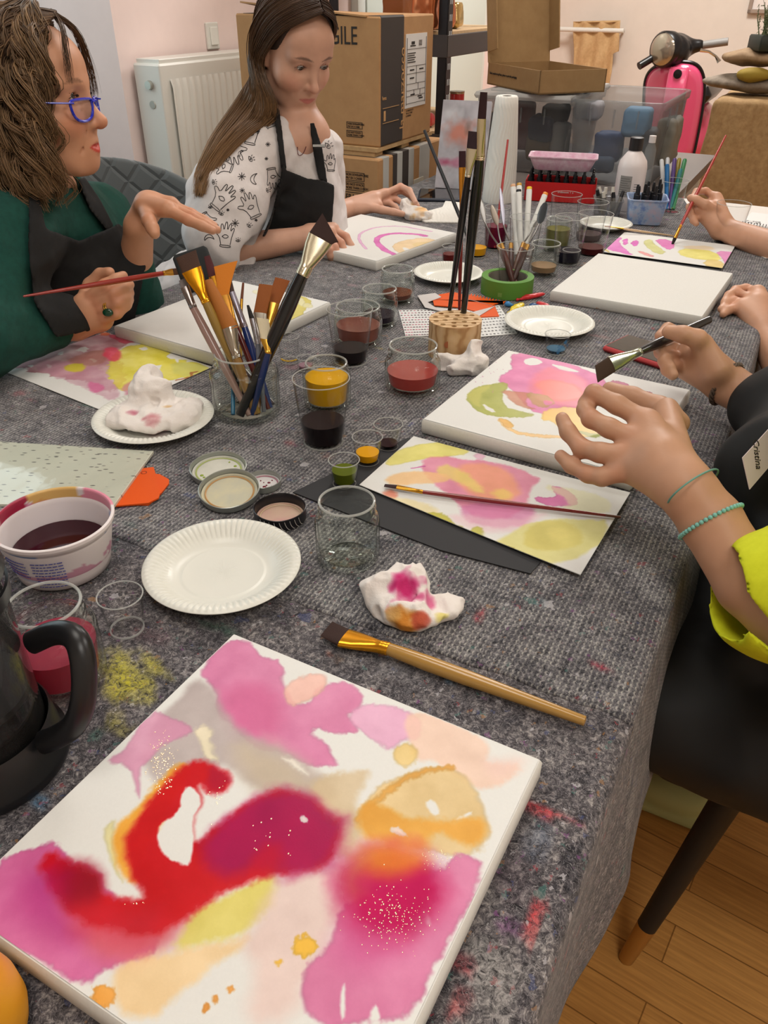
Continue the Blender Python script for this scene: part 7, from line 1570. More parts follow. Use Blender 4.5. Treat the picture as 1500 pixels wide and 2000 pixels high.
# ------------------------------------------------------------ people
skinm = mat('skin', (200, 150, 120), .48); nt = NT(skinm); at_ = nt.node('ShaderNodeVertexColor', layer_name='Col'); nt.link(at_, 'Color', nt.b, 'Base Color'); tc = nt.node('ShaderNodeTexCoord'); n_s = noise(nt, 420, 3, .6, (tc, 'Object')); nt.bump(n_s, 'Fac', .12, .0006)
def hframe(pos, face, roll=0.):
    y = np.asarray(face, float); y /= np.linalg.norm(y); x = np.cross(y, A(0, 0, 1)); x /= np.linalg.norm(x); z = np.cross(x, y)
    c, s = math.cos(math.radians(roll)), math.sin(math.radians(roll)); x, z = c * x + s * z, c * z - s * x
    M = np.eye(4); M[:3, 0] = x; M[:3, 1] = y; M[:3, 2] = z; M[:3, 3] = pos; return M
def head(M, s=1., age=0., open_=0., wide=.06):
    u = .01
    def E(x, y, z, a, b, c, k=1.2, op='add'): return ell(A(x, y, z) * u, A(a, b, c) * u, k * u, op)
    def Cn(a, b, ra, rb, k=1., op='add'): return cone(A(*a) * u, A(*b) * u, ra * u, rb * u, k * u, op)
    P = [E(0, -1.5, 3.4, 7.3, 9.2, 8.0), E(0, 1.2, -1.8, 6.4, 6.9, 8.0, 2), E(0, 2.4, -7.0, 4.6, 5.0, 3.6, 1.6), Cn((0, 6.2, -9.4), (0, 6.0, -9.5), 1.5, 1.5, 1.8), E(0, 5.4, 4.0, 5.2, 2.6, 3.6, 2)]
    for q in (-1, 1):
        P += [Cn((q * 4.6, 4.4, -3.2), (q * 3.4, 5.6, -3.6), 1.9, 1.7, 2.4), Cn((q * 5.2, -1, -6.8), (q * 2.2, 4.8, -9.4), 1.5, 1.3, 2.5), Cn((q * .9, 7.0, 1.35), (q * 4.4, 6.0, 1.5), 1.0, .8, 1.6)]
    for q in (-1, 1): P += [E(q * 3.05, 8.4, -.15, 1.75, 1.5, 1.25, 1.0, 'sub')]
    P += [Cn((0, 7.1, .6), (0, 9.35, -3.5), .62, .78, 1.3), Cn((0, 9.5, -3.75), (0, 9.1, -4.0), .85, .8, .8), E(0, 5.6, -6.7, 2.9, 2.1, 2.1, 1.8)]
    for q in (-1, 1):
        P += [Cn((q * .95, 8.35, -4.0), (q * 1.15, 7.9, -4.2), .62, .5, .6), Cn((q * .52, 8.9, -4.75), (q * .6, 8.3, -4.2), .27, .22, .3, 'sub')]
        P += [Cn((0, 7.78, -6.35 + .05), (q * 1.2, 7.45, -6.42), .34, .30, .35), Cn((q * 1.2, 7.45, -6.42), (q * 2.25, 6.6, -6.8), .30, .14, .35), Cn((0, 7.7, -7.35 - open_), (q * 1.3, 7.3, -7.2 - open_ * .7), .46, .36, .4), Cn((q * 1.3, 7.3, -7.2 - open_ * .7), (q * 2.2, 6.6, -6.85), .36, .14, .4)]
    P += [Cn((-1.9, 7.5, -6.85), (0, 8.1, -6.85 - open_ * .5), .03 + open_ * .05, .13 + open_ * .5, .15, 'sub'), Cn((0, 8.1, -6.85 - open_ * .5), (1.9, 7.5, -6.85), .13 + open_ * .5, .03 + open_ * .05, .15, 'sub')]
    for q in (-1, 1):   # lids with an almond opening, ears
        P += [E(q * 3.05, 6.15, -.05, 1.5, 1.42, 1.32, .5), E(q * 3.05, 7.75, -.12 - age * .05, 1.34, 1.0, .44 + wide, .12, 'sub'), E(q * 3.05, 6.15, -.05, 1.2, 1.16, 1.12, .05, 'sub')]
        P += [Cn((q * 7.0, -1.6, .6), (q * 7.2, -1.2, -.9), 1.25, 1.1, .8), Cn((q * 7.2, -1.2, -.9), (q * 6.7, -.6, -3.2), 1.0, .6, .8), Cn((q * 8.2, -1.1, .3), (q * 8.0, -.9, -1.2), .75, .6, .5, 'sub')]
    if age: P += [Cn((q * 1.9, 7.35, -4.6), (q * 3.1, 6.5, -7.6), .16, .12, .5, 'sub') for q in (-1, 1)]
    o = local(P, M, s); R = M[:3, :3]
    def col(V, base, lip, brow, blush=.25):
        L = (V - M[:3, 3]) @ R / s / u; C = np.tile(A(*base), (len(V), 1)).astype(float)
        def put(m, c, a): 
            a = (np.clip(m, 0, 1) * a)[:, None]; C[:] = C * (1 - a) + A(*c) * a
        ax_, y, z = np.abs(L[:, 0]), L[:, 1], L[:, 2]; nz = fbm(V * 260, 2, 3)
        rd = A(*base) * A(1.02, .78, .74)
        put(1.3 - np.sqrt(((ax_ - 4.2) / 2.3) ** 2 + ((z + 3.4) / 2) ** 2 + ((y - 6) / 3) ** 2), rd, blush); put(1.3 - np.sqrt((L[:, 0] / 1.4) ** 2 + ((z + 4) / 1.3) ** 2 + ((y - 9.3) / 1.3) ** 2), rd, blush * 1.2)
        zl = -6.85 - open_ * .5; up_ = np.where(z > zl, .56 * (1 - (ax_ / 2.4) ** 2) - .10 * np.exp(-(ax_ / .35) ** 2), (.80 + open_ * .6) * (1 - (ax_ / 2.25) ** 2))
        put(((up_ - np.abs(z - zl)) * 6) * (y > 5.2) * (ax_ < 2.35), lip, .85)
        put((1 - np.sqrt(((ax_ - 3.05) / 1.6) ** 2 + ((z - .05) / .95) ** 2)) * 3 * (y > 5), A(*base) * A(.80, .68, .66), .35)
        bz = 1.75 + .35 * np.sin((ax_ - 1.2) / 3.6 * 3.0); put((.42 * (1 - ((ax_ - 3.1) / 2.3) ** 2) - np.abs(z - bz) + .12 * nz) * 4 * (y > 3.8) * (ax_ > .9) * (ax_ < 5.2), brow, .72)
        return C
    return o, col
def eyes(M, s, parent, gaze, iris, lash=(50, 36, 30)):
    for q in (-1, 1):
        c = M[:3, 3] + M[:3, :3] @ A(q * .0305, .0615, -.0005) * s; g = M[:3, :3] @ A(*gaze); g /= np.linalg.norm(g)
        mb = MB(); r = .0114 * s; mb.lathe([(r * math.sin(t), r * math.cos(t)) for t in np.linspace(0, PI, 33)], 32); V = np.concatenate(mb.V); a = np.degrees(np.arccos(np.clip(V[:, 2] / r, -1, 1)))
        C = np.tile(A(222, 214, 208), (len(V), 1)).astype(float); C[a < 31] = iris; C[(a > 27) & (a < 32)] = A(*iris) * .5; C[a < 13] = (12, 10, 10)
        o = mesh_obj('eye', V, mb.F, vmat('eyeball', .08), parent, True, M=frame(np.cross(g, A(.1, .2, 1)), g, c), cols=lin(C / 255.001)); o.matrix_parent_inverse = parent.matrix_world.inverted()
        mb = MB()     # lash line
        for i in range(26):
            t = -1 + i / 12.5; p = A(q * .0305 + t * .0125, .0735 - .0038 * t * t - q * t * .001, .0024 * (1 - t * t) - .0008 - .001 * abs(t)); e = p + A(t * .002, .004, .0012)
            mb.tube([M[:3, 3] + M[:3, :3] @ p * s, M[:3, 3] + M[:3, :3] @ e * s], [.0006, .0002], 3)
        rel(mb.build('eyelashes', mat('lash', lash, .7), None), parent)
def J(*q): return [D(x, y, Z) for x, y, Z in q]
def finger(pts, r0=.0088, r1=.0066, k=.004):
    P = J(*pts); n = len(P); rr = np.linspace(r0, r1, n); rr = [rr[i] * (1.05 if 0 < i < n - 1 else 1) for i in range(n)]; return chain(P, rr, k)
def slab(pts, th, k=.012):
    """palm: fat capsules between pairs of picture points (x, y, Z, radius)"""
    return [cone(D(*a[:3]), D(*b[:3]), a[3], b[3], k) for a, b in pts]
def nails(V, C, tips, col=(222, 170, 160)):
    for t in tips:
        d = np.linalg.norm(V - t, axis=1); a = (np.clip(1.3 - d / .006, 0, 1) * .5)[:, None]; C[:] = C * (1 - a) + A(*col) * a
def bound(P, m=.03): P = np.array(P); return P.min(0) - m, P.max(0) + m
def skincol(base, knuckles=(), extra=None, tips=()):
    def f(V):
        C = np.tile(A(*base), (len(V), 1)).astype(float) if extra is None else extra(V)
        C *= (1 + .035 * fbm(V * 60, 3, 5))[:, None]
        for k in knuckles:
            d = np.linalg.norm(V - k, axis=1); a = (np.exp(-(d / .010) ** 2) * .35)[:, None]; C = C * (1 - a) + A(*base) * A(1., .70, .62) * a
        nails(V, C, tips); return lin(np.clip(C, 0, 255) / 255.001)
    return f
def strands(name, guides, n, parent, cols_, jit=.003, wave=0., wf=60., r=.0008, m_=None, seed=1, npt=26, clump=0, tap=.3):
    """hair: strands blended between neighbouring guide curves"""
    g = np.random.default_rng(seed); G = []
    for c in guides:
        c = smoothline(np.asarray(c, float), 2); L = np.r_[0, np.cumsum(np.linalg.norm(np.diff(c, axis=0), axis=1))]; t = np.linspace(0, L[-1], npt); G.append(np.stack([np.interp(t, L, c[:, i]) for i in range(3)], 1))
    G = np.array(G); u = g.uniform(0, len(G) - 1, n); i = np.minimum(u.astype(int), len(G) - 2); f = (u - i)[:, None, None]; P = G[i] * (1 - f) + G[i + 1] * f
    tt = np.linspace(0, 1, npt)[None, :, None]
    if clump: cid = g.integers(0, clump, n); P = P[cid] + g.normal(0, jit * .55, (n, 1, 3)) * (.6 + .4 * tt) + g.normal(0, jit * 1.5, (clump, 1, 3))[cid] * tt
    else: cid = np.arange(n); P = P + g.normal(0, jit, (n, 1, 3)) * (.35 + .65 * tt)
    if wave:
        ph = g.uniform(0, 6.28, (n, 1, 1)); fr = wf * g.uniform(.7, 1.3, (n, 1, 1)); am = wave * g.uniform(.4, 1.3, (n, 1, 1)) * np.clip(tt * 2.2, 0, 1); d1 = g.normal(0, 1, (n, 1, 3)); d1 /= np.linalg.norm(d1, axis=2, keepdims=True); d2 = np.cross(d1, A(0, 0, 1)[None, None])
        ph, fr, am, d1 = ph[cid], fr[cid], am[cid], d1[cid]; d2 = np.cross(d1, A(0, 0, 1)[None, None])
        P = P + am * (np.sin(ph + fr * tt * .15) * d1 + np.cos(ph + fr * tt * .15) * d2)
    T_ = np.gradient(P, axis=1); T_ /= np.maximum(np.linalg.norm(T_, axis=2, keepdims=True), 1e-9); s1 = np.cross(T_, A(.3, .5, .8)[None, None]); s1 /= np.maximum(np.linalg.norm(s1, axis=2, keepdims=True), 1e-9); s2 = np.cross(T_, s1)
    rr = r * g.uniform(.6, 1.4, (n, 1, 1)) * (1 - (1 - tap) * tt ** 2); ks = [rr * (math.cos(a) * s1 + math.sin(a) * s2) for a in (0, 2.09, 4.19)]; V = np.stack([P + k for k in ks], 2)
    idx = np.arange(n * npt * 3).reshape(n, npt, 3); Q = []
    for k in range(3): a = idx[:, :-1, k]; b = idx[:, :-1, (k + 1) % 3]; c = idx[:, 1:, (k + 1) % 3]; d = idx[:, 1:, k]; Q.append(np.stack([a, b, c, d], -1).reshape(-1, 4))
    cc = A(*cols_[0])[None] + (A(*cols_[1]) - A(*cols_[0]))[None] * g.random((n, 1)) ** 1.3; C = np.repeat(cc[:, None], npt, 1)
    if len(cols_) > 2: C = C * (1 - tt) + (A(*cols_[2])[None, None] * (.85 + .3 * g.random((n, 1, 1)))) * tt
    C = np.repeat(C.reshape(n, npt, 1, 3), 3, 2).reshape(-1, 3)
    o = mesh_obj(name, V.reshape(-1, 3), np.concatenate(Q), m_ or vmat('hair', .42, spec=.4), None, True, cols=lin(np.clip(C, 0, 255) / 255.001)); return rel(o, parent)
def cloth(name, prims, lo, hi, h, m, parent, post=None, it=2, mi=None, colf=None):
    return rel(sdf_obj(name, prims, lo, hi, h, m, None, colf, post, it), parent)
def folds(amp, sc, seed=0, st=A(1, 1, 1)):
    return lambda P, d: d + amp * (np.abs(vnoise(P * sc * st, seed)) - .35) + amp * .5 * fbm(P * sc * 2.2, 2, seed + 3)
def person(name, label, p): r = empty(name, p, label=label, cat='person'); bpy.context.view_layer.update(); return r
def ringtube(mb, c, ax, r, rt, seg=40, ex=1.): 
    s = np.cross(ax, A(.2, .1, 1)); s /= np.linalg.norm(s); t = np.cross(ax, s); mb.tube([c + r * (math.cos(a) * s + math.sin(a) * t * ex) for a in np.linspace(0, 2 * PI, seg)], rt, 6)
# ---- woman with blue glasses
green = nmat('dark_green_knit', (14, 62, 54), (18, 74, 64), 120, .9, .3, .0008); apr = nmat('black_apron', (17, 17, 19), (23, 24, 25), 200, .85, .2, .0005)
HM = hframe(D(68, 192, 1.21), A(.985, -.02, .06), 3); SK = (204, 148, 116)
r = person('person', 'woman with curly brown hair, blue glasses and dark green top holding a red brush', W(.95, -1.3, 0))
nb = D(84, 385, 1.31); shR = D(2, 470, 1.20); shL = D(190, 432, 1.50); ch = D(118, 545, 1.43); be = D(88, 655, 1.48)
fk = []
H1, hc1 = head(HM, 1.0, age=1., open_=.4, wide=.26)
elR, wrR = D(-70, 668, 1.14), D(133, 630, 1.27); elL, wrL = D(256, 585, 1.48), D(272, 445, 1.345)
ar = [cone(HM[:3, 3] + HM[:3, :3] @ A(0, -.05, -.06), nb, .050, .050, .008), cone(nb, shR, .045, .048, .03), cone(nb, shL, .045, .048, .03), ell(ch, (.115, .11, .13), .03), ell(be, (.11, .10, .15), .03)]
ar += chain([shR, elR, wrR], [.052, .042, .0245], .006) + chain([shL, elL, wrL], [.05, .038, .0235], .006)
hips = W(.95, -1.42, .50); ar += [cone(be, hips, .13, .15, .05)]
for s in (-.1, .1): ar += chain([hips + DU * s, W(.95 + s, -.98, .50), W(.95 + s, -1.0, .06), W(.95 + s, -.86, .035)], [.085, .06, .04, .035], .03)
# right hand holding the brush
ar += slab([((140, 627, 1.268, .0235), (172, 600, 1.26, .023)), ((150, 640, 1.272, .020), (196, 622, 1.268, .019)), ((172, 600, 1.262, .021), (200, 585, 1.258, .016)), ((196, 622, 1.268, .017), (206, 600, 1.262, .016))], 0)
F1 = [[(178, 578, 1.245), (204, 556, 1.236), (226, 545, 1.238), (241, 538, 1.245)], [(192, 590, 1.245), (222, 573, 1.236), (243, 562, 1.242), (254, 556, 1.252)], [(200, 606, 1.248), (228, 592, 1.240), (246, 580, 1.248), (254, 572, 1.258)], [(204, 622, 1.254), (228, 612, 1.248), (246, 596, 1.254), (253, 586, 1.262)], [(160, 590, 1.28), (176, 556, 1.285), (196, 536, 1.278), (214, 532, 1.268)]]
for f in F1[:4]: ar += finger(f, .0092, .0072)
ar += finger(F1[4], .0115, .0085); kn = [J(f[0], f[1])[0] for f in F1[:4]] + [D(*f[1]) for f in F1[:4]]; tips = [D(*f[-1]) for f in F1]
# left hand raised
ar += slab([((272, 440, 1.345, .0235), (290, 402, 1.33, .024)), ((284, 402, 1.31, .018), (328, 408, 1.285, .014)), ((290, 398, 1.34, .018), (334, 400, 1.325, .014)), ((296, 400, 1.355, .016), (338, 402, 1.35, .013))], 0)
F2 = [[(328, 410, 1.285), (368, 430, 1.27), (394, 441, 1.265), (415, 450, 1.262)], [(334, 404, 1.305), (376, 424, 1.295), (402, 438, 1.29), (424, 449, 1.288)], [(338, 402, 1.328), (374, 418, 1.322), (398, 430, 1.32), (418, 441, 1.318)], [(338, 404, 1.348), (366, 416, 1.348), (384, 425, 1.348), (400, 434, 1.348)], [(284, 412, 1.30), (291, 432, 1.275), (298, 446, 1.265), (302, 456, 1.262)]]
for f in F2[:4]: ar += finger(f, .0092, .007)
ar += finger(F2[4], .012, .0088); kn += [D(*f[1]) for f in F2]; tips += [D(*f[-1]) for f in F2]
lo, hi = bound([HM[:3, 3] + A(0, 0, .15), HM[:3, 3] + A(.12, -.12, 0), HM[:3, 3] - A(.12, -.15, 0), elR, hips - A(.2, .2, 0), W(.95, -.8, 0), D(430, 450, 1.26), shL, W(.7, -1.6, .1)], .12)
def ec(V): return hc1(V, SK, (190, 56, 46), (130, 92, 70), .35)
o = sdf_obj('body', H1 + ar, lo, hi, .0023, skinm, None, skincol(SK, kn, ec, tips), it=2); rel(o, r)
eyes(HM, 1., r, A(.1, .9, .25), (84, 84, 76))
# sweater, apron
tw_ = [cone(nb - A(0, 0, .0), nb - A(0, 0, .03), .058, .07, .02), cone(nb - A(0, 0, .02), shR, .060, .060, .03), cone(nb - A(0, 0, .02), shL, .060, .060, .03), ell(ch, (.135, .125, .15), .04), ell(be, (.13, .115, .165), .04)]
tw_ += chain([shR, elR, wrR + (elR - wrR) * .06], [.066, .056, .036], .03) + chain([shL, elL, elL + (wrL - elL) * .42], [.062, .052, .040], .03) + [cone(be, hips, .15, .17, .05)]
neckcut = [cone(nb + A(0, 0, .2), nb + A(0, 0, .004), .06, .056, .01, 'sub')]
wcut = [Prim(lambda P: -(((P - (wrR + (elR - wrR) * .10)) @ ((elR - wrR) / np.linalg.norm(elR - wrR)))) * 1. - 9 * (np.linalg.norm(P - wrR, axis=1) > .12), .002, 'int')]
fo = folds(.006, 16, 4); lo2, hi2 = bound([shR, elR, shL, elL, hips, nb, be, wrR], .2)
cloth('sweater', tw_ + neckcut + wcut, lo2, hi2, .0035, green, r, fo)
def view_poly(px, w=.004, ex=.010, base=tw_, pad=.008, foldf=fo):
    """a patch of cloth lying on a garment inside an outline given in the picture"""
    pl = np.array(px, float)
    def f(P):
        d = foldf(P, sdf(base, P)); v = P - CAM; z = v @ FW; q = np.stack([750 + F * (v @ RT) / z, 1000 - F * (v @ UP) / z], 1); e = psdf(q, pl) * z / F
        return np.maximum(np.abs(d - pad) - w, e)
    return [Prim(f, .001)]
cut = lambda Zl: Prim(lambda P: ((P - CAM) @ FW) - Zl, .002, 'int')
cloth('apron', view_poly([(56, 385), (76, 378), (90, 446), (155, 470), (232, 436), (262, 462), (286, 520), (262, 630), (110, 660), (66, 590), (54, 480)], .003, base=tw_) + [cut(1.6)], lo2, hi2, .0035, apr, r)
cloth('apron_strap', view_poly([(150, 350), (166, 346), (196, 390), (222, 440), (210, 452), (176, 410)], .0028, pad=.007) + [cut(1.6)], lo2, hi2, .003, apr, r)
# hair
def HW(x, y, z): return HM[:3, 3] + HM[:3, :3] @ (A(x, y, z) * .01)
hb_ = local([ell(A(0, -.020, .030), A(.083, .100, .093), .01), ell(A(0, -.05, -.045), A(.088, .068, .085), .02), ell(A(0, .070, -.01), A(.078, .080, .105), .012, 'sub'), ell(A(0, .02, -.13), A(.055, .12, .05), .02, 'sub')], HM)
cloth('hair', hb_, HM[:3, 3] - .2, HM[:3, 3] + .2, .003, mat('hair_under', (62, 46, 34), .7), r, lambda P, d: d + .006 * fbm(P * 60, 2, 8))
hair = [c for c in r.children if c.name.startswith('hair')][0]
gd = []
for az in np.linspace(-100, 128, 26):      # 0 = back of the head
    t = math.radians(az); sx, cy = math.sin(t), -math.cos(t); front = max(0, (abs(az) - 70) / 58); sd = 1 if sx > 0 else -1
    gd.append([HW(sx * 1.0, 2 - front * 1.2 + front * 3, 12.3 - front * .3), HW(sx * 5.5, cy * 5.5 + front * 2.5, 10.6 - front * .6), HW(sx * 8.3, cy * 9.2 - .5 + front * 1.2, 4.5), HW(sx * 9.4, cy * 10.0 - 1.5, -2.5), HW(sx * 10.2, cy * 10 - 1.5, -8), HW(sx * 8.6, cy * 8.5 - 1.5, -13.2)])
strands('hair_strands', gd, 2400, hair, [(70, 52, 38), (150, 120, 88), (146, 114, 82)], .006, .017, 150, .0010, seed=4, npt=34, clump=150)
strands('front_strands', [[HW(.5, 6.4, 10.9), HW(2.5, 4, 11.6), HW(5.6, -1, 10.6), HW(8.6, -4, 5), HW(9.6, -5, -3)], [HW(3, 6.6, 10.0), HW(5, 4, 9.8), HW(7.6, 0, 8), HW(9, -2, 3), HW(9.6, -3, -5)], [HW(5.2, 5.8, 8.6), HW(6.6, 4.2, 7.4), HW(8, 1.6, 4.6), HW(8.8, 0, 0), HW(9.4, -1, -7)], [HW(6.4, 4.6, 7.0), HW(7.4, 3, 5), HW(8.2, 1.4, 2), HW(8.8, .5, -3), HW(9.2, 0, -9)]], 900, hair, [(62, 44, 32), (126, 98, 72)], .003, .006, 70, .0009, seed=31, npt=28, clump=60)
fr_ = [[HW(.5, 5.8, 10.6), HW(3.2, 7.9, 8.4), HW(4.6, 8.0, 5), HW(5.0, 7.9, 2.0)], [HW(-.5, 5.5, 10.5), HW(-2.8, 7.9, 8.6), HW(-4.9, 8.0, 4), HW(-5.6, 7.6, 0)], [HW(-1.5, 5, 10.8), HW(-4.6, 7.0, 8.4), HW(-6.4, 6.8, 3.8), HW(-6.9, 6.4, -1)]]
for i_, f_ in enumerate(fr_): strands('fringe_strand', [f_, [p + A(0, 0, .004) for p in f_]], 40, hair, [(70, 50, 38), (110, 84, 60)], .0035, .0025, 40, .00045, seed=9 + i_)
strands('temple_strands', [[HW(5 * q_, 5.4, 9.0), HW(7 * q_, 4, 5.5), HW(7.8 * q_, 2.4, 0), HW(8.2 * q_, 2.0, -5), HW(8.2 * q_, 1.0, -10)] for q_ in (1, 1.06)] + [[HW(3, 3.4, 11), HW(7, 1, 7.5), HW(8.8, -1, 0), HW(9.2, -1, -5), HW(9, -1, -12)]], 240, hair, [(70, 50, 36), (130, 102, 74)], .004, .006, 80, .001, seed=21)
# glasses, low on the nose
g = empty('glasses', HW(0, 9, -1.5)); g.parent = r; g.matrix_parent_inverse = r.matrix_world.inverted(); bpy.context.view_layer.update()
blue = mat('blue_acetate', (22, 44, 190), .2, coat=.6); lensm = glassmat('lens', (246, 246, 252), (226, 226, 240), .6, .03)
def lensring(cx, k=1.): return [HW(cx + x * 1.05, 9.0 - abs(cx + x) * .28, -1.75 + z) for x, z in ((-2.5, 1.1), (-2.1, 1.3), (0, 1.35), (2.1, 1.3), (2.5, 1.0), (2.4, -.2), (1.8, -1.2), (.6, -1.6), (-.6, -1.6), (-1.8, -1.2), (-2.4, -.2), (-2.5, 1.1))]
for q in (-1, 1):
    rg = smoothline(lensring(q * 3.15), 1); mb = MB(); mb.tube(rg, .0021, 8); rel(mb.build('lens_rim', blue, None), g); mb = MB(); mb.add(rg[:-1], [tuple(range(len(rg) - 1))]); rel(mb.build('lens', lensm, None, False), g)
    mb = MB(); mb.tube([HW(q * 5.7, 8.0, -.8), HW(q * 7.0, 5.4, -.55), HW(q * 7.75, 1.5, -.1), HW(q * 7.9, -2.5, .3)], [.0022, .0024, .0024, .0016], 8, flat=.6); rel(mb.build('temple_arm', blue, None), g)
mb = MB(); mb.tube([HW(-.75, 9.0, -.9), HW(0, 9.35, -.75), HW(.75, 9.0, -.9)], .0018, 8); rel(mb.build('bridge', blue, None), g)
# ring and brush
rc = D(211, 603, 1.2435); ax = D(222, 597, 1.24) - D(200, 606, 1.248); ax /= np.linalg.norm(ax); mb = MB(); ringtube(mb, rc, ax, .0098, .0014); ringtube(mb, rc + ax * .003, ax, .0097, .0013); rg_ = rel(mb.build('ring', mat('ring_gold', (214, 170, 80), .2, metal=.9), None), r)
up_ = CAM - rc; up_ /= np.linalg.norm(up_); dn = -UP; c_ = rc + up_ * .0085 + dn * .006; mb = MB(); M_s = frame(RT, up_, c_); mb.lathe([(.0072, 0), (.0070, .002), (.005, .0036), (0, .004)], 24, M=M_s @ np.diag([1.15, .85, 1, 1])); rel(mb.build('green_stone', mat('emerald', (10, 62, 40), .15, coat=.5), None), rg_)
brush('red brush held by the woman with glasses, gold ferrule pointing at the brush jar', D(45, 579, 1.15), D(318, 534, 1.235), D(338, 531, 1.23), D(349, 530, 1.228), .0016, .0046, .0052, .0050, (150, 44, 34), (214, 160, 70), (90, 60, 44))
chair(.92, -1.5, math.atan2(NU[1], NU[0]), 'grey quilted chair under the woman with glasses', velv)
# ---- woman in the printed blouse
HM2 = hframe(D(577, 98, 1.665), A(.57, -.72, -.40), 2); SK2 = (206, 158, 134)
r = person('person', 'woman with long straight hair in a white printed blouse looking down at her canvas', W(1.6, -1.3, 0))
nb = D(597, 268, 1.75); sR = D(490, 300, 1.70); sL = D(628, 292, 1.86); ch = D(572, 385, 1.84); be = D(580, 480, 1.92)
eR, wR = D(432, 492, 1.70), D(600, 464, 1.745); eL, wL = D(640, 422, 1.965), D(692, 403, 2.02)
H2, hc2 = head(HM2, .95, wide=-.06)
ar = [cone(HM2[:3, 3] + HM2[:3, :3] @ A(0, -.045, -.06), nb, .047, .046, .006), cone(nb, sR, .042, .045, .03), cone(nb, sL, .042, .045, .03), ell(ch, (.10, .09, .12), .03), ell(be, (.10, .09, .13), .03)]
ar += chain([sR, eR, wR], [.045, .037, .0235], .006) + chain([sL, eL, wL], [.043, .034, .0220], .006)
hp = W(1.6, -1.42, .50); ar += [cone(be, hp, .10, .14, .05)]
for s in (-.1, .1): ar += chain([hp + DU * s, W(1.6 + s, -1.0, .50), W(1.6 + s, -1.02, .06), W(1.6 + s, -.88, .035)], [.08, .06, .04, .035], .03)
ar += slab([((600, 463, 1.745, .0215), (640, 456, 1.74, .019)), ((606, 452, 1.76, .018), (650, 448, 1.765, .0155)), ((604, 470, 1.735, .018), (636, 472, 1.725, .015))], 0)
F1 = [[(654, 450, 1.765), (676, 462, 1.755), (686, 480, 1.755), (690, 497, 1.76)], [(648, 458, 1.745), (666, 474, 1.735), (674, 492, 1.738), (677, 508, 1.745)], [(640, 466, 1.73), (654, 482, 1.72), (660, 498, 1.725), (662, 510, 1.735)], [(634, 474, 1.72), (642, 488, 1.712), (646, 500, 1.718), (648, 508, 1.728)], [(612, 452, 1.775), (634, 444, 1.79), (650, 450, 1.79), (660, 458, 1.785)]]
ar += slab([((692, 403, 2.02, .0205), (730, 390, 2.03, .0195)), ((700, 398, 2.03, .018), (752, 378, 2.045, .0135)), ((700, 408, 2.01, .017), (738, 402, 2.02, .014))], 0)
F2 = [[(752, 378, 2.045), (782, 364, 2.05), (800, 372, 2.035), (812, 396, 2.02)], [(750, 384, 2.06), (784, 372, 2.07), (804, 384, 2.06), (816, 402, 2.05)], [(748, 390, 2.05), (772, 388, 2.06), (788, 398, 2.05), (796, 408, 2.045)], [(742, 396, 2.045), (760, 396, 2.05), (772, 404, 2.045), (780, 412, 2.04)], [(722, 406, 2.01), (746, 410, 2.0), (768, 414, 1.995), (786, 418, 1.995)]]
kn = []; tips = []
for F_ in (F1, F2):
    for f in F_[:4]: ar += finger(f, .0086, .0064)
    ar += finger(F_[4], .0108, .0078); kn += [D(*f[0]) for f in F_[:4]] + [D(*f[1]) for f in F_[:4]]; tips += [D(*f[-1]) for f in F_]
lo, hi = bound([HM2[:3, 3] + A(0, 0, .17), HM2[:3, 3] + A(.12, -.12, 0), HM2[:3, 3] - A(.14, -.17, 0), eR, hp - A(.2, .2, 0), W(1.6, -.8, 0), D(820, 400, 2.03), sL, W(1.4, -1.6, .1), sL + A(.05, .1, 0)], .08)
def ec2(V): return hc2(V, SK2, (186, 104, 96), (92, 66, 54), .3)
o = sdf_obj('body', H2 + ar, lo, hi, .0024, skinm, None, skincol(SK2, kn, ec2, tips), it=2); rel(o, r)
eyes(HM2, .95, r, A(-.1, .85, -.42), (90, 76, 60))
blouse = nmat('white_blouse', (214, 206, 204), (222, 214, 212), 100, .75, .1, .0005)
bl_ = [cone(nb - A(0, 0, .01), sR, .052, .066, .03), cone(nb - A(0, 0, .01), sL, .044, .042, .03), ell(ch, (.115, .105, .14), .04), ell(be, (.12, .11, .15), .04), cone(be, hp, .12, .15, .04)]
bl_ += chain([sR, D(445, 395, 1.66), D(430, 462, 1.655)], [.066, .078, .072], .03) + [cone(D(430, 466, 1.655), D(452, 500, 1.685), .066, .052, .02)] + chain([sL, D(632, 350, 1.92), D(636, 400, 1.955)], [.044, .046, .044], .03)
dl = HM2[:3, :3] @ A(0, 1, 0)
bl_ += [cone(nb + A(0, 0, .12), nb + A(.0, 0, .01), .05, .052, .008, 'sub'), cone(nb + A(.012, -.045, .02), D(600, 352, 1.69), .040, .004, .006, 'sub')]
bl_ += [cone(D(620, 488, 1.70), D(478, 500, 1.66), .030, .034, .01, 'sub')]
fo2 = folds(.010, 13, 14); lo2, hi2 = bound([sR, eR, sL, eL, hp, nb, be], .17)
cloth('blouse', bl_, lo2, hi2, .003, blouse, r, fo2)
bo = [c for c in r.children if c.name.startswith('blouse')][0]
cloth('apron', view_poly([(552, 318), (560, 332), (600, 348), (632, 352), (654, 362), (652, 392), (648, 450), (560, 470), (512, 462), (530, 420), (545, 360)], .003, base=bl_, foldf=fo2) + [cut(1.86)], lo2, hi2, .003, apr, r)
for q in ([(533, 205), (546, 214), (552, 260), (560, 330), (549, 330), (541, 270)], [(604, 240), (614, 240), (630, 290), (640, 358), (622, 350), (612, 300)]): cloth('apron_strap', view_poly(q, .0026, base=bl_ + [cone(nb + A(0, 0, .07), nb, .050, .052)], pad=.006, foldf=fo2) + [cut(1.86)], lo2, hi2, .0028, apr, r)
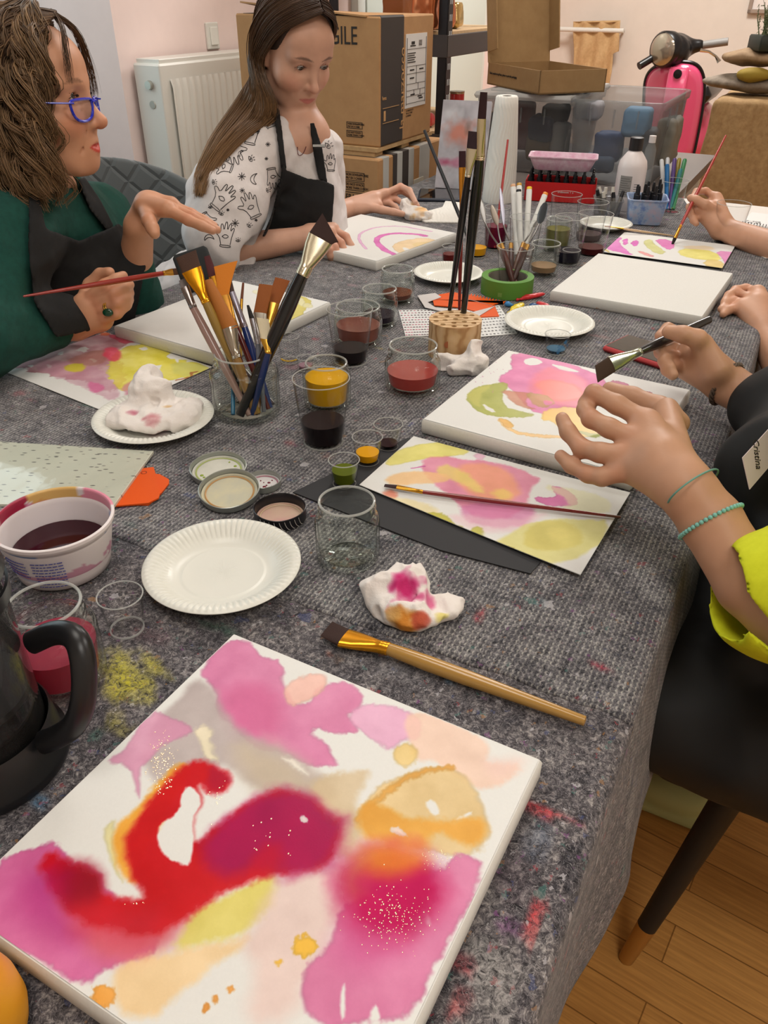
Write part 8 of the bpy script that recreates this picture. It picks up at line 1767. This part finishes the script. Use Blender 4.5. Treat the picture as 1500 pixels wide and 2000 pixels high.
mb = MB(); cc = D(623, 285, 1.685); mb.box((0, 0, 0), (.026, .003, .005), M=frame(RT, UP, cc)); rel(mb.build('strap_slider', mat('dull_metal', (120, 118, 114), .4, metal=.6), None, False), r)
# line prints laid on the blouse surface
SH = {'hand': [[(-.3, -.6), (-.45, 0), (-.9, .3), (-.75, .45), (-.35, .25), (-.4, .9), (-.25, .95), (-.12, .4), (-.05, 1.1), (.1, 1.1), (.12, .4), (.28, 1.), (.42, .95), (.34, .35), (.55, .7), (.66, .62), (.5, .1), (.4, -.6)], [(-.35, -.65), (.45, -.65), (.45, -.8), (-.35, -.8), (-.35, -.65)], [(-.25, 0), (0, .18), (.28, 0), (0, -.16), (-.25, 0)]],
      'eye': [[(-.6, 0), (0, .35), (.6, 0), (0, -.35), (-.6, 0)], [(-.12, 0), (0, .15), (.12, 0), (0, -.15), (-.12, 0)], [(-.4, .4), (-.5, .65)], [(0, .5), (0, .8)], [(.4, .4), (.5, .65)]],
      'moon': [[(.3, .7), (-.3, .5), (-.55, 0), (-.3, -.5), (.3, -.7), (-.02, -.3), (-.1, 0), (.0, .35), (.3, .7)]], 'star': [[(0, .6), (0, -.6)], [(-.6, 0), (.6, 0)], [(-.4, .4), (.4, -.4)], [(-.4, -.4), (.4, .4)]]}
ST = [('hand', 490, 262, 26, 10), ('hand', 455, 290, 30, 160), ('eye', 489, 311, 11, 60), ('hand', 437, 325, 22, -70), ('star', 472, 345, 13, 0), ('moon', 497, 350, 16, 0), ('eye', 417, 356, 9, 80), ('hand', 433, 388, 30, 40), ('star', 473, 372, 9, 20), ('hand', 490, 405, 28, -25), ('star', 459, 436, 13, 0), ('hand', 440, 462, 26, 5), ('eye', 486, 441, 9, 40), ('eye', 522, 372, 8, 70), ('hand', 533, 345, 22, 170), ('star', 503, 257, 8, 10), ('eye', 432, 418, 9, 20), ('moon', 408, 465, 14, 80), ('star', 523, 282, 8, 0), ('eye', 640, 285, 13, 50), ('star', 633, 262, 12, 0), ('hand', 645, 320, 18, 0), ('eye', 411, 405, 7, 0), ('star', 445, 410, 5, 0), ('hand', 405, 430, 20, 150), ('moon', 470, 300, 9, 30), ('star', 520, 310, 6, 0), ('star', 424, 440, 5, 0), ('eye', 465, 470, 8, 0), ('hand', 530, 240, 16, 60), ('star', 500, 430, 5, 0)]
import mathutils
bpy.context.view_layer.update(); bvh = mathutils.bvhtree.BVHTree.FromPolygons([v.co[:] for v in bo.data.vertices], [p.vertices[:] for p in bo.data.polygons])
mb = MB()
for kd, sx, sy, sz, rt in ST:
    c, s = math.cos(math.radians(rt)), math.sin(math.radians(rt))
    for ln in SH[kd]:
        q = smoothline([(sx + sz * (x * c + y * s), sy - sz * (-x * s + y * c)) for x, y in ln], 1); P = []
        for x, y in q:
            d = ray(x, y); h_ = bvh.ray_cast(Vector(CAM), Vector(d / np.linalg.norm(d)))
            if h_[0] is None or (P and np.linalg.norm(np.array(h_[0]) - P[-1]) > .02): P = P if h_[0] is None else P; continue
            P.append(np.array(h_[0]) + np.array(h_[1]) * .0004)
        if len(P) > 1: mb.tube(P, .00075 if sz > 10 else .0006, 4)
o = mb.build('line_print', mat('print_black', (34, 30, 32), .7), None); o.parent = bo; o.matrix_parent_inverse = bo.matrix_world.inverted()
# necklace, hair tie, bracelet
mb = MB(); mb.tube(smoothline(J((588, 250, 1.72), (580, 285, 1.705), (582, 306, 1.695), (594, 300, 1.70), (602, 270, 1.72)), 2), .0009, 6); rel(mb.build('necklace', mat('dark_red_beads', (92, 40, 46), .4), None), r)
mb = MB(); c_ = D(684, 404, 2.012); ax = wL - eL; ax /= np.linalg.norm(ax); ringtube(mb, c_, ax, .0245, .0018, 30, .8); rel(mb.build('hair_tie', mat('navy_elastic', (30, 34, 50), .8), None), r)
def H2w(x, y, z): return HM2[:3, 3] + HM2[:3, :3] @ (A(x, y, z) * .0099)
cloth('hair', local([ell(A(0, -.016, .036), A(.0755, .095, .083), .01), ell(A(0, -.05, -.045), A(.074, .058, .09), .02), ell(A(0, .082, -.008), A(.080, .085, .114), .008, 'sub'), ell(A(0, .02, -.13), A(.055, .12, .06), .02, 'sub')], HM2, .97), HM2[:3, 3] - .22, HM2[:3, 3] + .22, .003, mat('hair_under2', (58, 42, 34), .6), r)
hair = [c for c in r.children if c.name.startswith('hair') and 'tie' not in c.name][0]
ga = [[H2w(.3, 6.6, 10.6), H2w(4.2, 6.2, 8.9), H2w(6.9, 3.4, 5.5), H2w(7.9, 1.2, 1.), H2w(8.0, -.8, -3.5), D(548, 222, 1.66), D(500, 258, 1.64), D(452, 295, 1.62), D(428, 345, 1.60), D(412, 372, 1.59)],
      [H2w(.3, 4, 12.1), H2w(4.8, 3, 10.6), H2w(7.9, 0, 6.), H2w(8.5, -2, 0), H2w(8.4, -3, -5), D(525, 226, 1.64), D(474, 262, 1.61), D(428, 310, 1.59), D(406, 350, 1.585), D(398, 378, 1.585)],
      [H2w(.2, 0, 12.6), H2w(5, -1, 11.0), H2w(8.1, -3.4, 6), H2w(8.6, -5, -1), D(508, 190, 1.66), D(478, 232, 1.64), D(440, 275, 1.61), D(412, 315, 1.59), D(394, 350, 1.59), D(390, 380, 1.59)],
      [H2w(.2, -4, 12.2), H2w(4.6, -5.4, 10.4), H2w(7.4, -7, 5), D(506, 130, 1.72), D(478, 175, 1.70), D(446, 225, 1.68), D(416, 268, 1.65), D(398, 310, 1.62), D(384, 345, 1.61), D(386, 382, 1.61)],
      [H2w(.2, -7, 11), H2w(2.6, -9, 8.4), H2w(4.6, -10.4, 3), D(520, 150, 1.78), D(500, 200, 1.80), D(480, 260, 1.80), D(460, 320, 1.78), D(440, 350, 1.74)]]
hc_ = [(58, 40, 32), (84, 62, 48), (150, 112, 70)]
strands('hair_strands', ga, 3000, hair, hc_, .0035, .0012, 30, .0008, m_=vmat('hair_sleek', .3, spec=.5), seed=6, npt=32)
gb = [[H2w(-.2, 6.6, 10.6), H2w(-4.0, 6.3, 8.9), H2w(-6.7, 3.6, 5.5), H2w(-7.6, 1.4, .5), H2w(-7.6, -.6, -4), H2w(-7., -1.5, -9), H2w(-7, -3, -14)], [H2w(-.2, 3, 12.3), H2w(-4.6, 2, 10.6), H2w(-7.7, -.6, 5.5), H2w(-8.2, -2.6, -1), H2w(-8.0, -3.4, -6), H2w(-7.4, -4, -11), H2w(-7.5, -5, -16)],
      [H2w(-.2, -4, 12.2), H2w(-4.6, -5, 10.2), H2w(-7.4, -6.4, 5), H2w(-8, -7.4, -2), H2w(-7.6, -7.8, -8), H2w(-7, -8, -14), H2w(-7, -9, -18)]]
strands('hair_strands', gb, 1300, hair, hc_, .003, .001, 30, .0008, m_=MATS['hair_sleek'], seed=7, npt=26)
chair(1.62, -1.50, math.atan2(NU[1], NU[0]) - .1, 'grey quilted chair behind the woman in the printed blouse', velv, .86)
# ---- guest with yellow sleeves, right of the table (both hands over her canvas)
SK3 = (196, 148, 118); yel = nmat('yellow_cotton', (206, 212, 20), (216, 222, 34), 140, .8, .25, .0006)
r = person('person', 'person in black apron and neon yellow shirt, both hands over a wet canvas', W(.95, .3, 0))
wL, eL = D(1345, 961, .74), D(1650, 1335, .66); m1, m2, m3 = D(1388, 1018, .735), D(1465, 1142, .715), D(1544, 1215, .695); wR, eR = D(1419, 750, 1.06), D(1560, 832, 1.0)
hp = W(.92, .30, .52); ch = W(.92, .26, 1.0); nb = W(.92, .20, 1.22); sh1 = W(.74, .24, 1.13); sh2 = W(1.10, .24, 1.13)
ar = chain([wL, m1, m2, m3, eL, sh1], [.0250, .0280, .0295, .0310, .038, .050], .006) + chain([wR, eR, sh2], [.0240, .037, .050], .006)
ar += [cone(hp, ch, .15, .14, .05), cone(ch, sh1, .10, .06, .04), cone(ch, sh2, .10, .06, .04), cone(nb, nb + A(0, 0, .08), .05, .05, .02)]
for s in (-.1, .1): ar += chain([hp + DU * s, W(.92 + s, -.16, .52), W(.92 + s, -.14, .08), W(.92 + s, -.26, .04)], [.085, .065, .045, .035], .03)
HM3 = hframe(nb + A(0, 0, .17) - NU * .06, -NU + A(0, 0, -.35)); H3, hc3 = head(HM3, 1.)
# near hand, back up
ar += slab([((1345, 961, .74, .0240), (1290, 900, .765, .0235)), ((1330, 940, .745, .019), (1262, 830, .80, .0170)), ((1290, 905, .765, .021), (1236, 868, .795, .0160)), ((1300, 940, .755, .020), (1212, 905, .79, .0145)), ((1330, 930, .75, .018), (1302, 800, .85, .013))], 0)
F1 = [[(1262, 822, .80), (1205, 790, .815), (1160, 768, .83), (1149, 786, .84), (1150, 798, .845)], [(1236, 856, .79), (1190, 836, .80), (1154, 818, .815), (1143, 800, .83), (1143, 790, .84)], [(1222, 888, .785), (1172, 884, .795), (1137, 876, .81), (1110, 844, .825), (1098, 818, .835)], [(1210, 925, .78), (1176, 932, .79), (1149, 927, .80), (1116, 910, .815), (1095, 890, .825)], [(1325, 826, .84), (1288, 795, .87), (1235, 774, .89), (1190, 760, .905)]]
for f in F1[:3]: ar += finger(f, .0100, .0074, .005)
ar += finger(F1[3], .0090, .0066, .005) + finger(F1[4], .0120, .0085, .006)
# far hand, palm half open round the brush
ar += slab([((1419, 750, 1.06, .0255), (1378, 716, 1.075, .026)), ((1400, 735, 1.06, .022), (1340, 712, 1.085, .020)), ((1385, 715, 1.06, .021), (1345, 690, 1.09, .018)), ((1400, 725, 1.04, .018), (1372, 672, 1.045, .014))], 0)
F2 = [[(1352, 676, 1.10), (1328, 652, 1.115), (1304, 642, 1.11), (1289, 656, 1.095)], [(1338, 690, 1.10), (1310, 680, 1.09), (1290, 688, 1.075), (1298, 700, 1.062)], [(1336, 704, 1.09), (1312, 698, 1.078), (1298, 706, 1.06), (1308, 716, 1.05)], [(1338, 720, 1.08), (1318, 716, 1.07), (1304, 722, 1.055), (1314, 732, 1.048)], [(1376, 684, 1.045), (1362, 662, 1.035), (1334, 653, 1.035), (1306, 648, 1.045)]]
for f in F2[:4]: ar += finger(f, .0092, .0075, .004)
ar += finger(F2[4], .0125, .0090, .006)
kn = [D(*f[0]) for f in F1[:4]] + [D(*f[2]) for f in F1[:4]] + [D(*f[1]) for f in F2[:4]]; tips = [D(*f[-1]) for f in F1 + F2]
lo, hi = bound([D(1080, 840, .84), wR, eR, eL, HM3[:3, 3] + .16, hp + .2, W(.7, -.3, 0), W(1.2, -.3, 0), sh1, sh2, W(.9, .45, .5)], .06)
def ec3(V): return hc3(V, SK3, (180, 100, 90), (90, 66, 50), .3)
o = sdf_obj('body', H3 + ar, lo, hi, .002, skinm, None, skincol(SK3, kn, ec3, tips), it=2); rel(o, r); eyes(HM3, 1., r, A(0, .8, -.5), (90, 76, 60))
cloth('hair', local([ell(A(0, -.02, .03), A(.083, .10, .095), .01), ell(A(0, -.05, -.06), A(.088, .06, .12), .02), ell(A(0, .080, -.01), A(.074, .083, .105), .01, 'sub')], HM3), HM3[:3, 3] - .25, HM3[:3, 3] + .25, .004, mat('hair_dark', (52, 38, 30), .5), r)
e1 = (m2 - m1) / np.linalg.norm(m2 - m1); c0 = D(1412, 1155, .70); c9_ = D(1512, 1163, .70); sl = [cone(c0, c9_, .034, .058, .004), cone(c9_, D(1720, 1120, .70), .058, .078, .01), cone(D(1720, 1120, .70), sh1, .078, .08, .03), cone(eR + (wR - eR) * .1, sh2, .056, .075, .03), cone(ch, sh1, .11, .075, .04), cone(ch, sh2, .11, .075, .04), cone(hp, ch, .16, .152, .04)]
e9 = (c9_ - c0) / np.linalg.norm(c9_ - c0)
def slit(P):
    v = P - CAM; z = v @ FW; q = np.stack([750 + F * (v @ RT) / z, 1000 - F * (v @ UP) / z], 1); return np.maximum(psdf(q, [(1340, 1040), (1430, 1130), (1514, 1224), (1560, 1300), (1506, 1266), (1414, 1182), (1340, 1110)]) * z / F, z - .71)
hol = [Prim(lambda P: -((P - c0) @ e9) - 9. * (np.linalg.norm(P - c0, axis=1) > .085), .002, 'int'), cone(c0 - e9 * .05, c9_ + e9 * .03, .026, .056, .003, 'sub'), Prim(slit, .002, 'sub')]
cloth('shirt', sl + hol, *bound([c0, eL, sh1, sh2, eR, hp, ch], .12), .003, yel, r, folds(.003, 24, 31))
# apron over chest and lap, hanging between table and chair
lap = [cone(hp, ch, .172, .165, .04), cone(ch, W(.92, .2, 1.1), .16, .12, .04), cone(eR + (wR - eR) * .40, eR + A(.12, 0, .1), .043, .07, .03), cone(D(1530, 815, 1.0), D(1560, 930, .92), .045, .07, .03), cone(D(1545, 920, .90), W(.95, .17, .72), .07, .12, .04)]
for s in (-.12, 0, .12): lap += [cone(W(.92 + s, .30, .53), W(.90 + s, -.01, .56), .105, .085, .05)]
lap += [cone(W(.70, .22, .57), W(.69, -.005, .58), .08, .075, .05), rbox(W(.95, .03, .50), (.215, .035, .10), .03, TM[:3, :3], .04), rbox(W(.90, .06, .64), (.20, .03, .14), .03, TM[:3, :3], .04)]
aprs = mat('black_apron_satin', (15, 16, 17), .7)
cloth('apron', lap, *bound([W(.5, -.1, .25), W(1.3, .5, .3), W(.7, .5, 1.2), eR + .2, wR], .06), .005, aprs, r, folds(.016, 7, 41, A(1, 1, .6)))
ta, tb, tc_, td_ = D(1449, 894, .80), D(1500, 838, .84), None, D(1463, 956, .80)
tc_ = tb + td_ - ta
mb = MB(); q = [ta, tb, tc_, td_]; nrm = np.cross(tb - ta, td_ - ta); nrm /= np.linalg.norm(nrm); nrm = nrm if nrm @ (CAM - ta) > 0 else -nrm; mb.add([p for p in q] + [p + nrm * .001 for p in q], [(0, 1, 2, 3), (7, 6, 5, 4), (0, 4, 5, 1), (1, 5, 6, 2), (2, 6, 7, 3), (3, 7, 4, 0)]); tg = rel(mb.build('name_tag', mat('tag_pink_white', (226, 208, 208), .6), None, False), r)
def onp(x, y): v = ray(x, y); return CAM + v * (((ta - CAM) @ nrm) / (v @ nrm)) + nrm * .0014
p_, q_ = onp(1468, 858), onp(1476, 930); o = text('Cristina', .0165, frame(q_ - p_, nrm, p_), ink, tg, ext=.0002, sx=.6)
# cord and bead bracelets, hair tie on the far wrist
teal = mat('teal_cord', (104, 156, 144), .6); c_ = D(1354, 952, .7385); mb = MB(); ringtube(mb, c_, e1 * .9 + UP * .25, .0348, .0009); mb.tube(J((1388, 937, .728), (1376, 917, .728), (1364, 899, .735)), .0006, 5); mb.tube(J((1386, 936, .727), (1368, 905, .73)), .0005, 5); mb.lathe([(0, -.002), (.002, 0), (0, .002)], 8, c=tuple(D(1386, 937, .727))); rel(mb.build('cord_bracelet', teal, None), r)
c_ = D(1388, 1019, .735); ax = e1; s1 = np.cross(ax, A(.2, .1, 1)); s1 /= np.linalg.norm(s1); s2 = np.cross(ax, s1); bead = mat('turquoise_bead', (128, 196, 184), .25, coat=.3)
bb0 = empty('bead_bracelet', c_); rel(bb0, r); bpy.context.view_layer.update(); me0 = None
for i in range(44):
    t = 2 * PI * i / 44; p = c_ + .0305 * (s1 * math.cos(t) + s2 * math.sin(t))
    if me0 is None: mb = MB(); mb.lathe([(.0022 * math.sin(a), .0022 * math.cos(a)) for a in np.linspace(0, PI, 7)], 10); o = mb.build('bead', bead, None); me0 = o.data
    else: o = bpy.data.objects.new('bead', me0); COL.objects.link(o)
    o.parent = bb0; o.matrix_parent_inverse = bb0.matrix_world.inverted(); o.location = tuple(p)
mb = MB(); c_ = D(1419, 750, 1.06); ax = (eR - wR) / np.linalg.norm(eR - wR); s1 = np.cross(ax, A(.2, .1, 1)); s1 /= np.linalg.norm(s1); s2 = np.cross(ax, s1)
for ph in (0, 2.1, 4.2): mb.tube([c_ + (.0292 + .0018 * math.cos(9 * t + ph)) * (s1 * math.cos(t) + s2 * math.sin(t)) + ax * .0022 * math.sin(9 * t + ph) for t in np.linspace(0, 2 * PI, 120)], .0017, 5)
rel(mb.build('braided_hair_tie', mat('brown_cord', (104, 88, 76), .8), None), r)
brush('flat black brush with silver ferrule held over the wet canvas by the person in yellow', D(1386, 624, 1.10), D(1250, 687, 1.05), D(1194, 712, 1.035), D(1166, 730, 1.03), .0052, .0070, .0112, .0108, (36, 36, 38), (196, 200, 180), (60, 40, 22), slant=.004, thick=.3, smr=.35)
ck = quilt('dark_grey_velvet', (62, 60, 56)); chair(.974, .262, math.atan2(-NU[1], -NU[0]), 'dark grey chair with black brass tipped legs under the person in yellow', ck, .80)
mb = MB(); ft = T(1312, 1550, .04); pr = [ell(ft, (.07, .032, .03), .02, R=frame(-NU, A(0, 0, 1), A(0, 0, 0))[:3, :3]), rbox(ft - A(0, 0, .027), (.078, .034, .012), .012, frame(-NU, A(0, 0, 1), A(0, 0, 0))[:3, :3])]
tag(sdf_obj('sneaker', pr, ft - .14, ft + .14, .004, mat('pale_green_shoe', (176, 178, 120), .7)), 'pale yellow green sneaker on the floor under the black apron', 'shoe')
# ---- guest at the far right with the red brush
SK4 = (208, 156, 126); r = person('person', 'person at the far right holding a thin red brush, other hand by the blank canvas', W(1.75, .35, 0))
wR, eR = D(1410, 447, 1.85), D(1570, 505, 1.72); wL, eL = D(1497, 662, 1.40), D(1560, 760, 1.30); hp = W(1.75, .38, .52); ch = W(1.75, .34, 1.0); s1 = W(1.58, .32, 1.12); s2 = W(1.92, .32, 1.12)
ar = chain([wR, eR, s2], [.0255, .038, .05], .02) + chain([wL, eL, s1], [.0255, .04, .05], .02) + [cone(hp, ch, .15, .14, .05), cone(ch, s1, .1, .06, .04), cone(ch, s2, .1, .06, .04), cone(W(1.75, .28, 1.18), W(1.75, .26, 1.3), .05, .05, .02)]
for s in (-.1, .1): ar += chain([hp + DU * s, W(1.75 + s, -.1, .52), W(1.75 + s, -.08, .06), W(1.75 + s, -.2, .04)], [.085, .065, .045, .035], .03)
ar += slab([((1410, 447, 1.85, .0255), (1385, 412, 1.86, .024)), ((1412, 432, 1.85, .020), (1398, 388, 1.88, .016)), ((1400, 440, 1.84, .018), (1368, 412, 1.86, .017))], 0)
F1 = [[(1398, 386, 1.88), (1378, 373, 1.89), (1360, 374, 1.87), (1350, 390, 1.85)], [(1382, 396, 1.88), (1360, 396, 1.88), (1346, 404, 1.865), (1350, 414, 1.85)], [(1376, 408, 1.87), (1358, 410, 1.87), (1347, 418, 1.86), (1354, 426, 1.85)], [(1378, 420, 1.86), (1364, 424, 1.86), (1354, 430, 1.85), (1360, 437, 1.845)], [(1398, 412, 1.84), (1378, 400, 1.835), (1360, 390, 1.84), (1348, 386, 1.845)]]
ar += slab([((1497, 662, 1.40, .0255), (1476, 600, 1.45, .027)), ((1500, 640, 1.42, .022), (1478, 575, 1.47, .018)), ((1488, 640, 1.41, .020), (1448, 600, 1.445, .015))], 0)
F2 = [[(1480, 570, 1.475), (1456, 563, 1.49), (1436, 566, 1.48), (1426, 576, 1.465)], [(1464, 582, 1.46), (1440, 572, 1.475), (1423, 577, 1.47), (1414, 590, 1.455)], [(1454, 594, 1.45), (1434, 588, 1.46), (1418, 594, 1.455), (1408, 604, 1.44)], [(1452, 610, 1.44), (1436, 602, 1.445), (1422, 606, 1.44), (1412, 614, 1.43)], [(1480, 600, 1.50), (1462, 586, 1.515), (1450, 584, 1.51)]]
for F_ in (F1, F2):
    for f in F_[:4]: ar += finger(f, .0088, .0068)
    ar += finger(F_[4], .011, .008)
kn = [D(*f[1]) for f in F1[:4] + F2[:4]]; HM4 = hframe(W(1.75, .20, 1.38), -NU + A(0, 0, -.35)); H4, hc4 = head(HM4)
o = sdf_obj('body', H4 + ar, *bound([D(1340, 400, 1.9), eR, eL, HM4[:3, 3] + .15, hp + .2, W(1.6, -.22, 0), W(1.95, -.2, 0), s1, s2, W(1.7, .5, .5)], .06), .003, skinm, None, skincol(SK4, kn, lambda V: hc4(V, SK4, (180, 100, 90), (90, 66, 50), .3)), it=2); rel(o, r); eyes(HM4, 1., r, A(0, .8, -.5), (90, 76, 60))
cloth('hair', local([ell(A(0, -.02, .03), A(.083, .10, .095), .01), ell(A(0, -.05, -.06), A(.088, .06, .12), .02), ell(A(0, .080, -.01), A(.074, .083, .105), .01, 'sub')], HM4), HM4[:3, 3] - .25, HM4[:3, 3] + .25, .005, mat('hair_dark', 0, 0), r)
cloth('apron', [cone(hp, ch, .175, .16, .04), cone(ch, s1, .12, .075, .04), cone(ch, s2, .12, .075, .04), cone(W(1.66, .34, .54), W(1.66, .0, .56), .12, .09, .05), cone(W(1.84, .34, .54), W(1.84, .0, .56), .12, .09, .05), cone(eR + (s2 - eR) * .3, s2, .055, .07), cone(eL + (s1 - eL) * .3, s1, .055, .07)], *bound([hp, ch, s1, s2, eR, eL, W(1.7, -.05, .45)], .17), .007, aprs, r, folds(.014, 8, 51))
chair(1.75, .42, math.atan2(-NU[1], -NU[0]), 'grey chair under the person at the far right', velv, .80)
brush('thin red brush with black tip held upright over the pink and lime paper', D(1418, 264, 1.86), D(1330, 440, 1.835), D(1318, 466, 1.83), D(1312, 480, 1.83), .0022, .0040, .0042, .0020, (176, 48, 40), (214, 150, 60), (30, 24, 26), rnd=True)
# ---- coffee press at the lower left, and the orange cup in the corner
b = T(-22, 1478, CZ); R = 152 * ZD(b) / F; r = empty('coffee_press', b, label='glass coffee press with black frame and handle at the lower left corner', cat='coffee press'); bpy.context.view_layer.update()
hG = HT(b, 1120); Rg = R * .80; pb = mat('press_black', (26, 26, 28), .32)
mb = MB(); mb.lathe([(0, 0), (R, 0), (R * 1.01, .003), (R, .008), (R * .93, .012), (R * .90, .034), (R * .86, .038), (R * .83, .034), (R * .82, .010), (0, .008)], 64); mb.build('base', pb, r, ang=50)
mb = MB(); mb.lathe([(0, .011), (Rg * .9, .011), (Rg, .018), (Rg, hG * .88), (Rg * 1.02, hG * .93), (Rg * 1.05, hG * .94), (Rg * .98, hG * .93), (Rg * .97, .02), (0, .0135)], 64); mb.build('glass_beaker', glassmat('press_glass', (200, 200, 200), (110, 112, 110), .8, .02), r, ang=60)
liq(r, Rg * .95, Rg * .95, .015, hG * .36, liquid('coffee', (30, 18, 12), .97), 'coffee')
mb = MB(); mb.lathe([(0, hG * .36), (Rg * .93, hG * .36), (Rg * .93, hG * .39), (0, hG * .39)], 48); mb.tube([(0, 0, hG * .38), (0, 0, hG * 1.1)], .0025, 8); mb.build('plunger', mat('steel', 0, 0), r)
mb = MB(); mb.lathe([(Rg * 1.06, hG * .84), (Rg * 1.08, hG * .84), (Rg * 1.09, hG * .90), (Rg * 1.05, hG * .90)], 64, close=True); mb.build('neck_band', pb, r, ang=50)
mb = MB(); mb.lathe([(0, hG * .93), (Rg * 1.05, hG * .93), (Rg * 1.10, hG * .96), (Rg * 1.02, hG * 1.03), (Rg * .3, hG * 1.1), (.012, hG * 1.12), (.012, hG * 1.17), (.0, hG * 1.19)], 64); mb.build('lid', pb, r, ang=50)
P = J((62, 1255, .575), (110, 1232, .56), (150, 1242, .55), (164, 1290, .548), (166, 1360, .552), (150, 1415, .56), (112, 1440, .572), (84, 1450, .58)); P = smoothline(P, 2); mb = MB(); S = []
for i, p in enumerate(P):
    t = P[min(i + 1, len(P) - 1)] - P[max(i - 1, 0)]; t /= np.linalg.norm(t); wd_ = np.cross(t, CAM - p); wd_ /= np.linalg.norm(wd_); S.append((p, wd_, np.cross(t, wd_), .0088, .0065))
loft(mb, S, 20); rel(mb.build('handle', pb, None), r)
b = T(-45, 2010, CZ); R0 = 95 * ZD(b) / F; r = empty('orange_cup', b, label='yellow orange rounded cup cut off by the bottom left corner of the photo', cat='cup')
mb = MB(); mb.lathe([(0, 0), (R0, 0), (R0 * 1.08, .012), (R0 * 1.05, .03), (R0 * .85, .055), (R0 * .62, .07), (R0 * .58, .07), (R0 * .8, .052), (R0 * .98, .03), (R0, .012), (0, .004)], 48); mb.build('body', nmat('orange_glaze', (226, 150, 20), (236, 172, 50), 10, .35, 0), r)
# ------------------------------------------------------------ output look
SC.view_settings.view_transform = 'Standard'; SC.view_settings.look = 'None'; SC.view_settings.gamma = 1.0
SC.view_settings.use_curve_mapping = False; SC.view_settings.exposure = 0.0
SC.cycles.transparent_max_bounces = 40; SC.cycles.max_bounces = 7; SC.cycles.diffuse_bounces = 3; SC.cycles.glossy_bounces = 3; SC.cycles.use_adaptive_sampling = True; SC.cycles.adaptive_threshold = .035; SC.cycles.use_denoising = True
SC.cycles.sample_clamp_indirect = 6.0; SC.cycles.caustics_reflective = False; SC.cycles.caustics_refractive = False
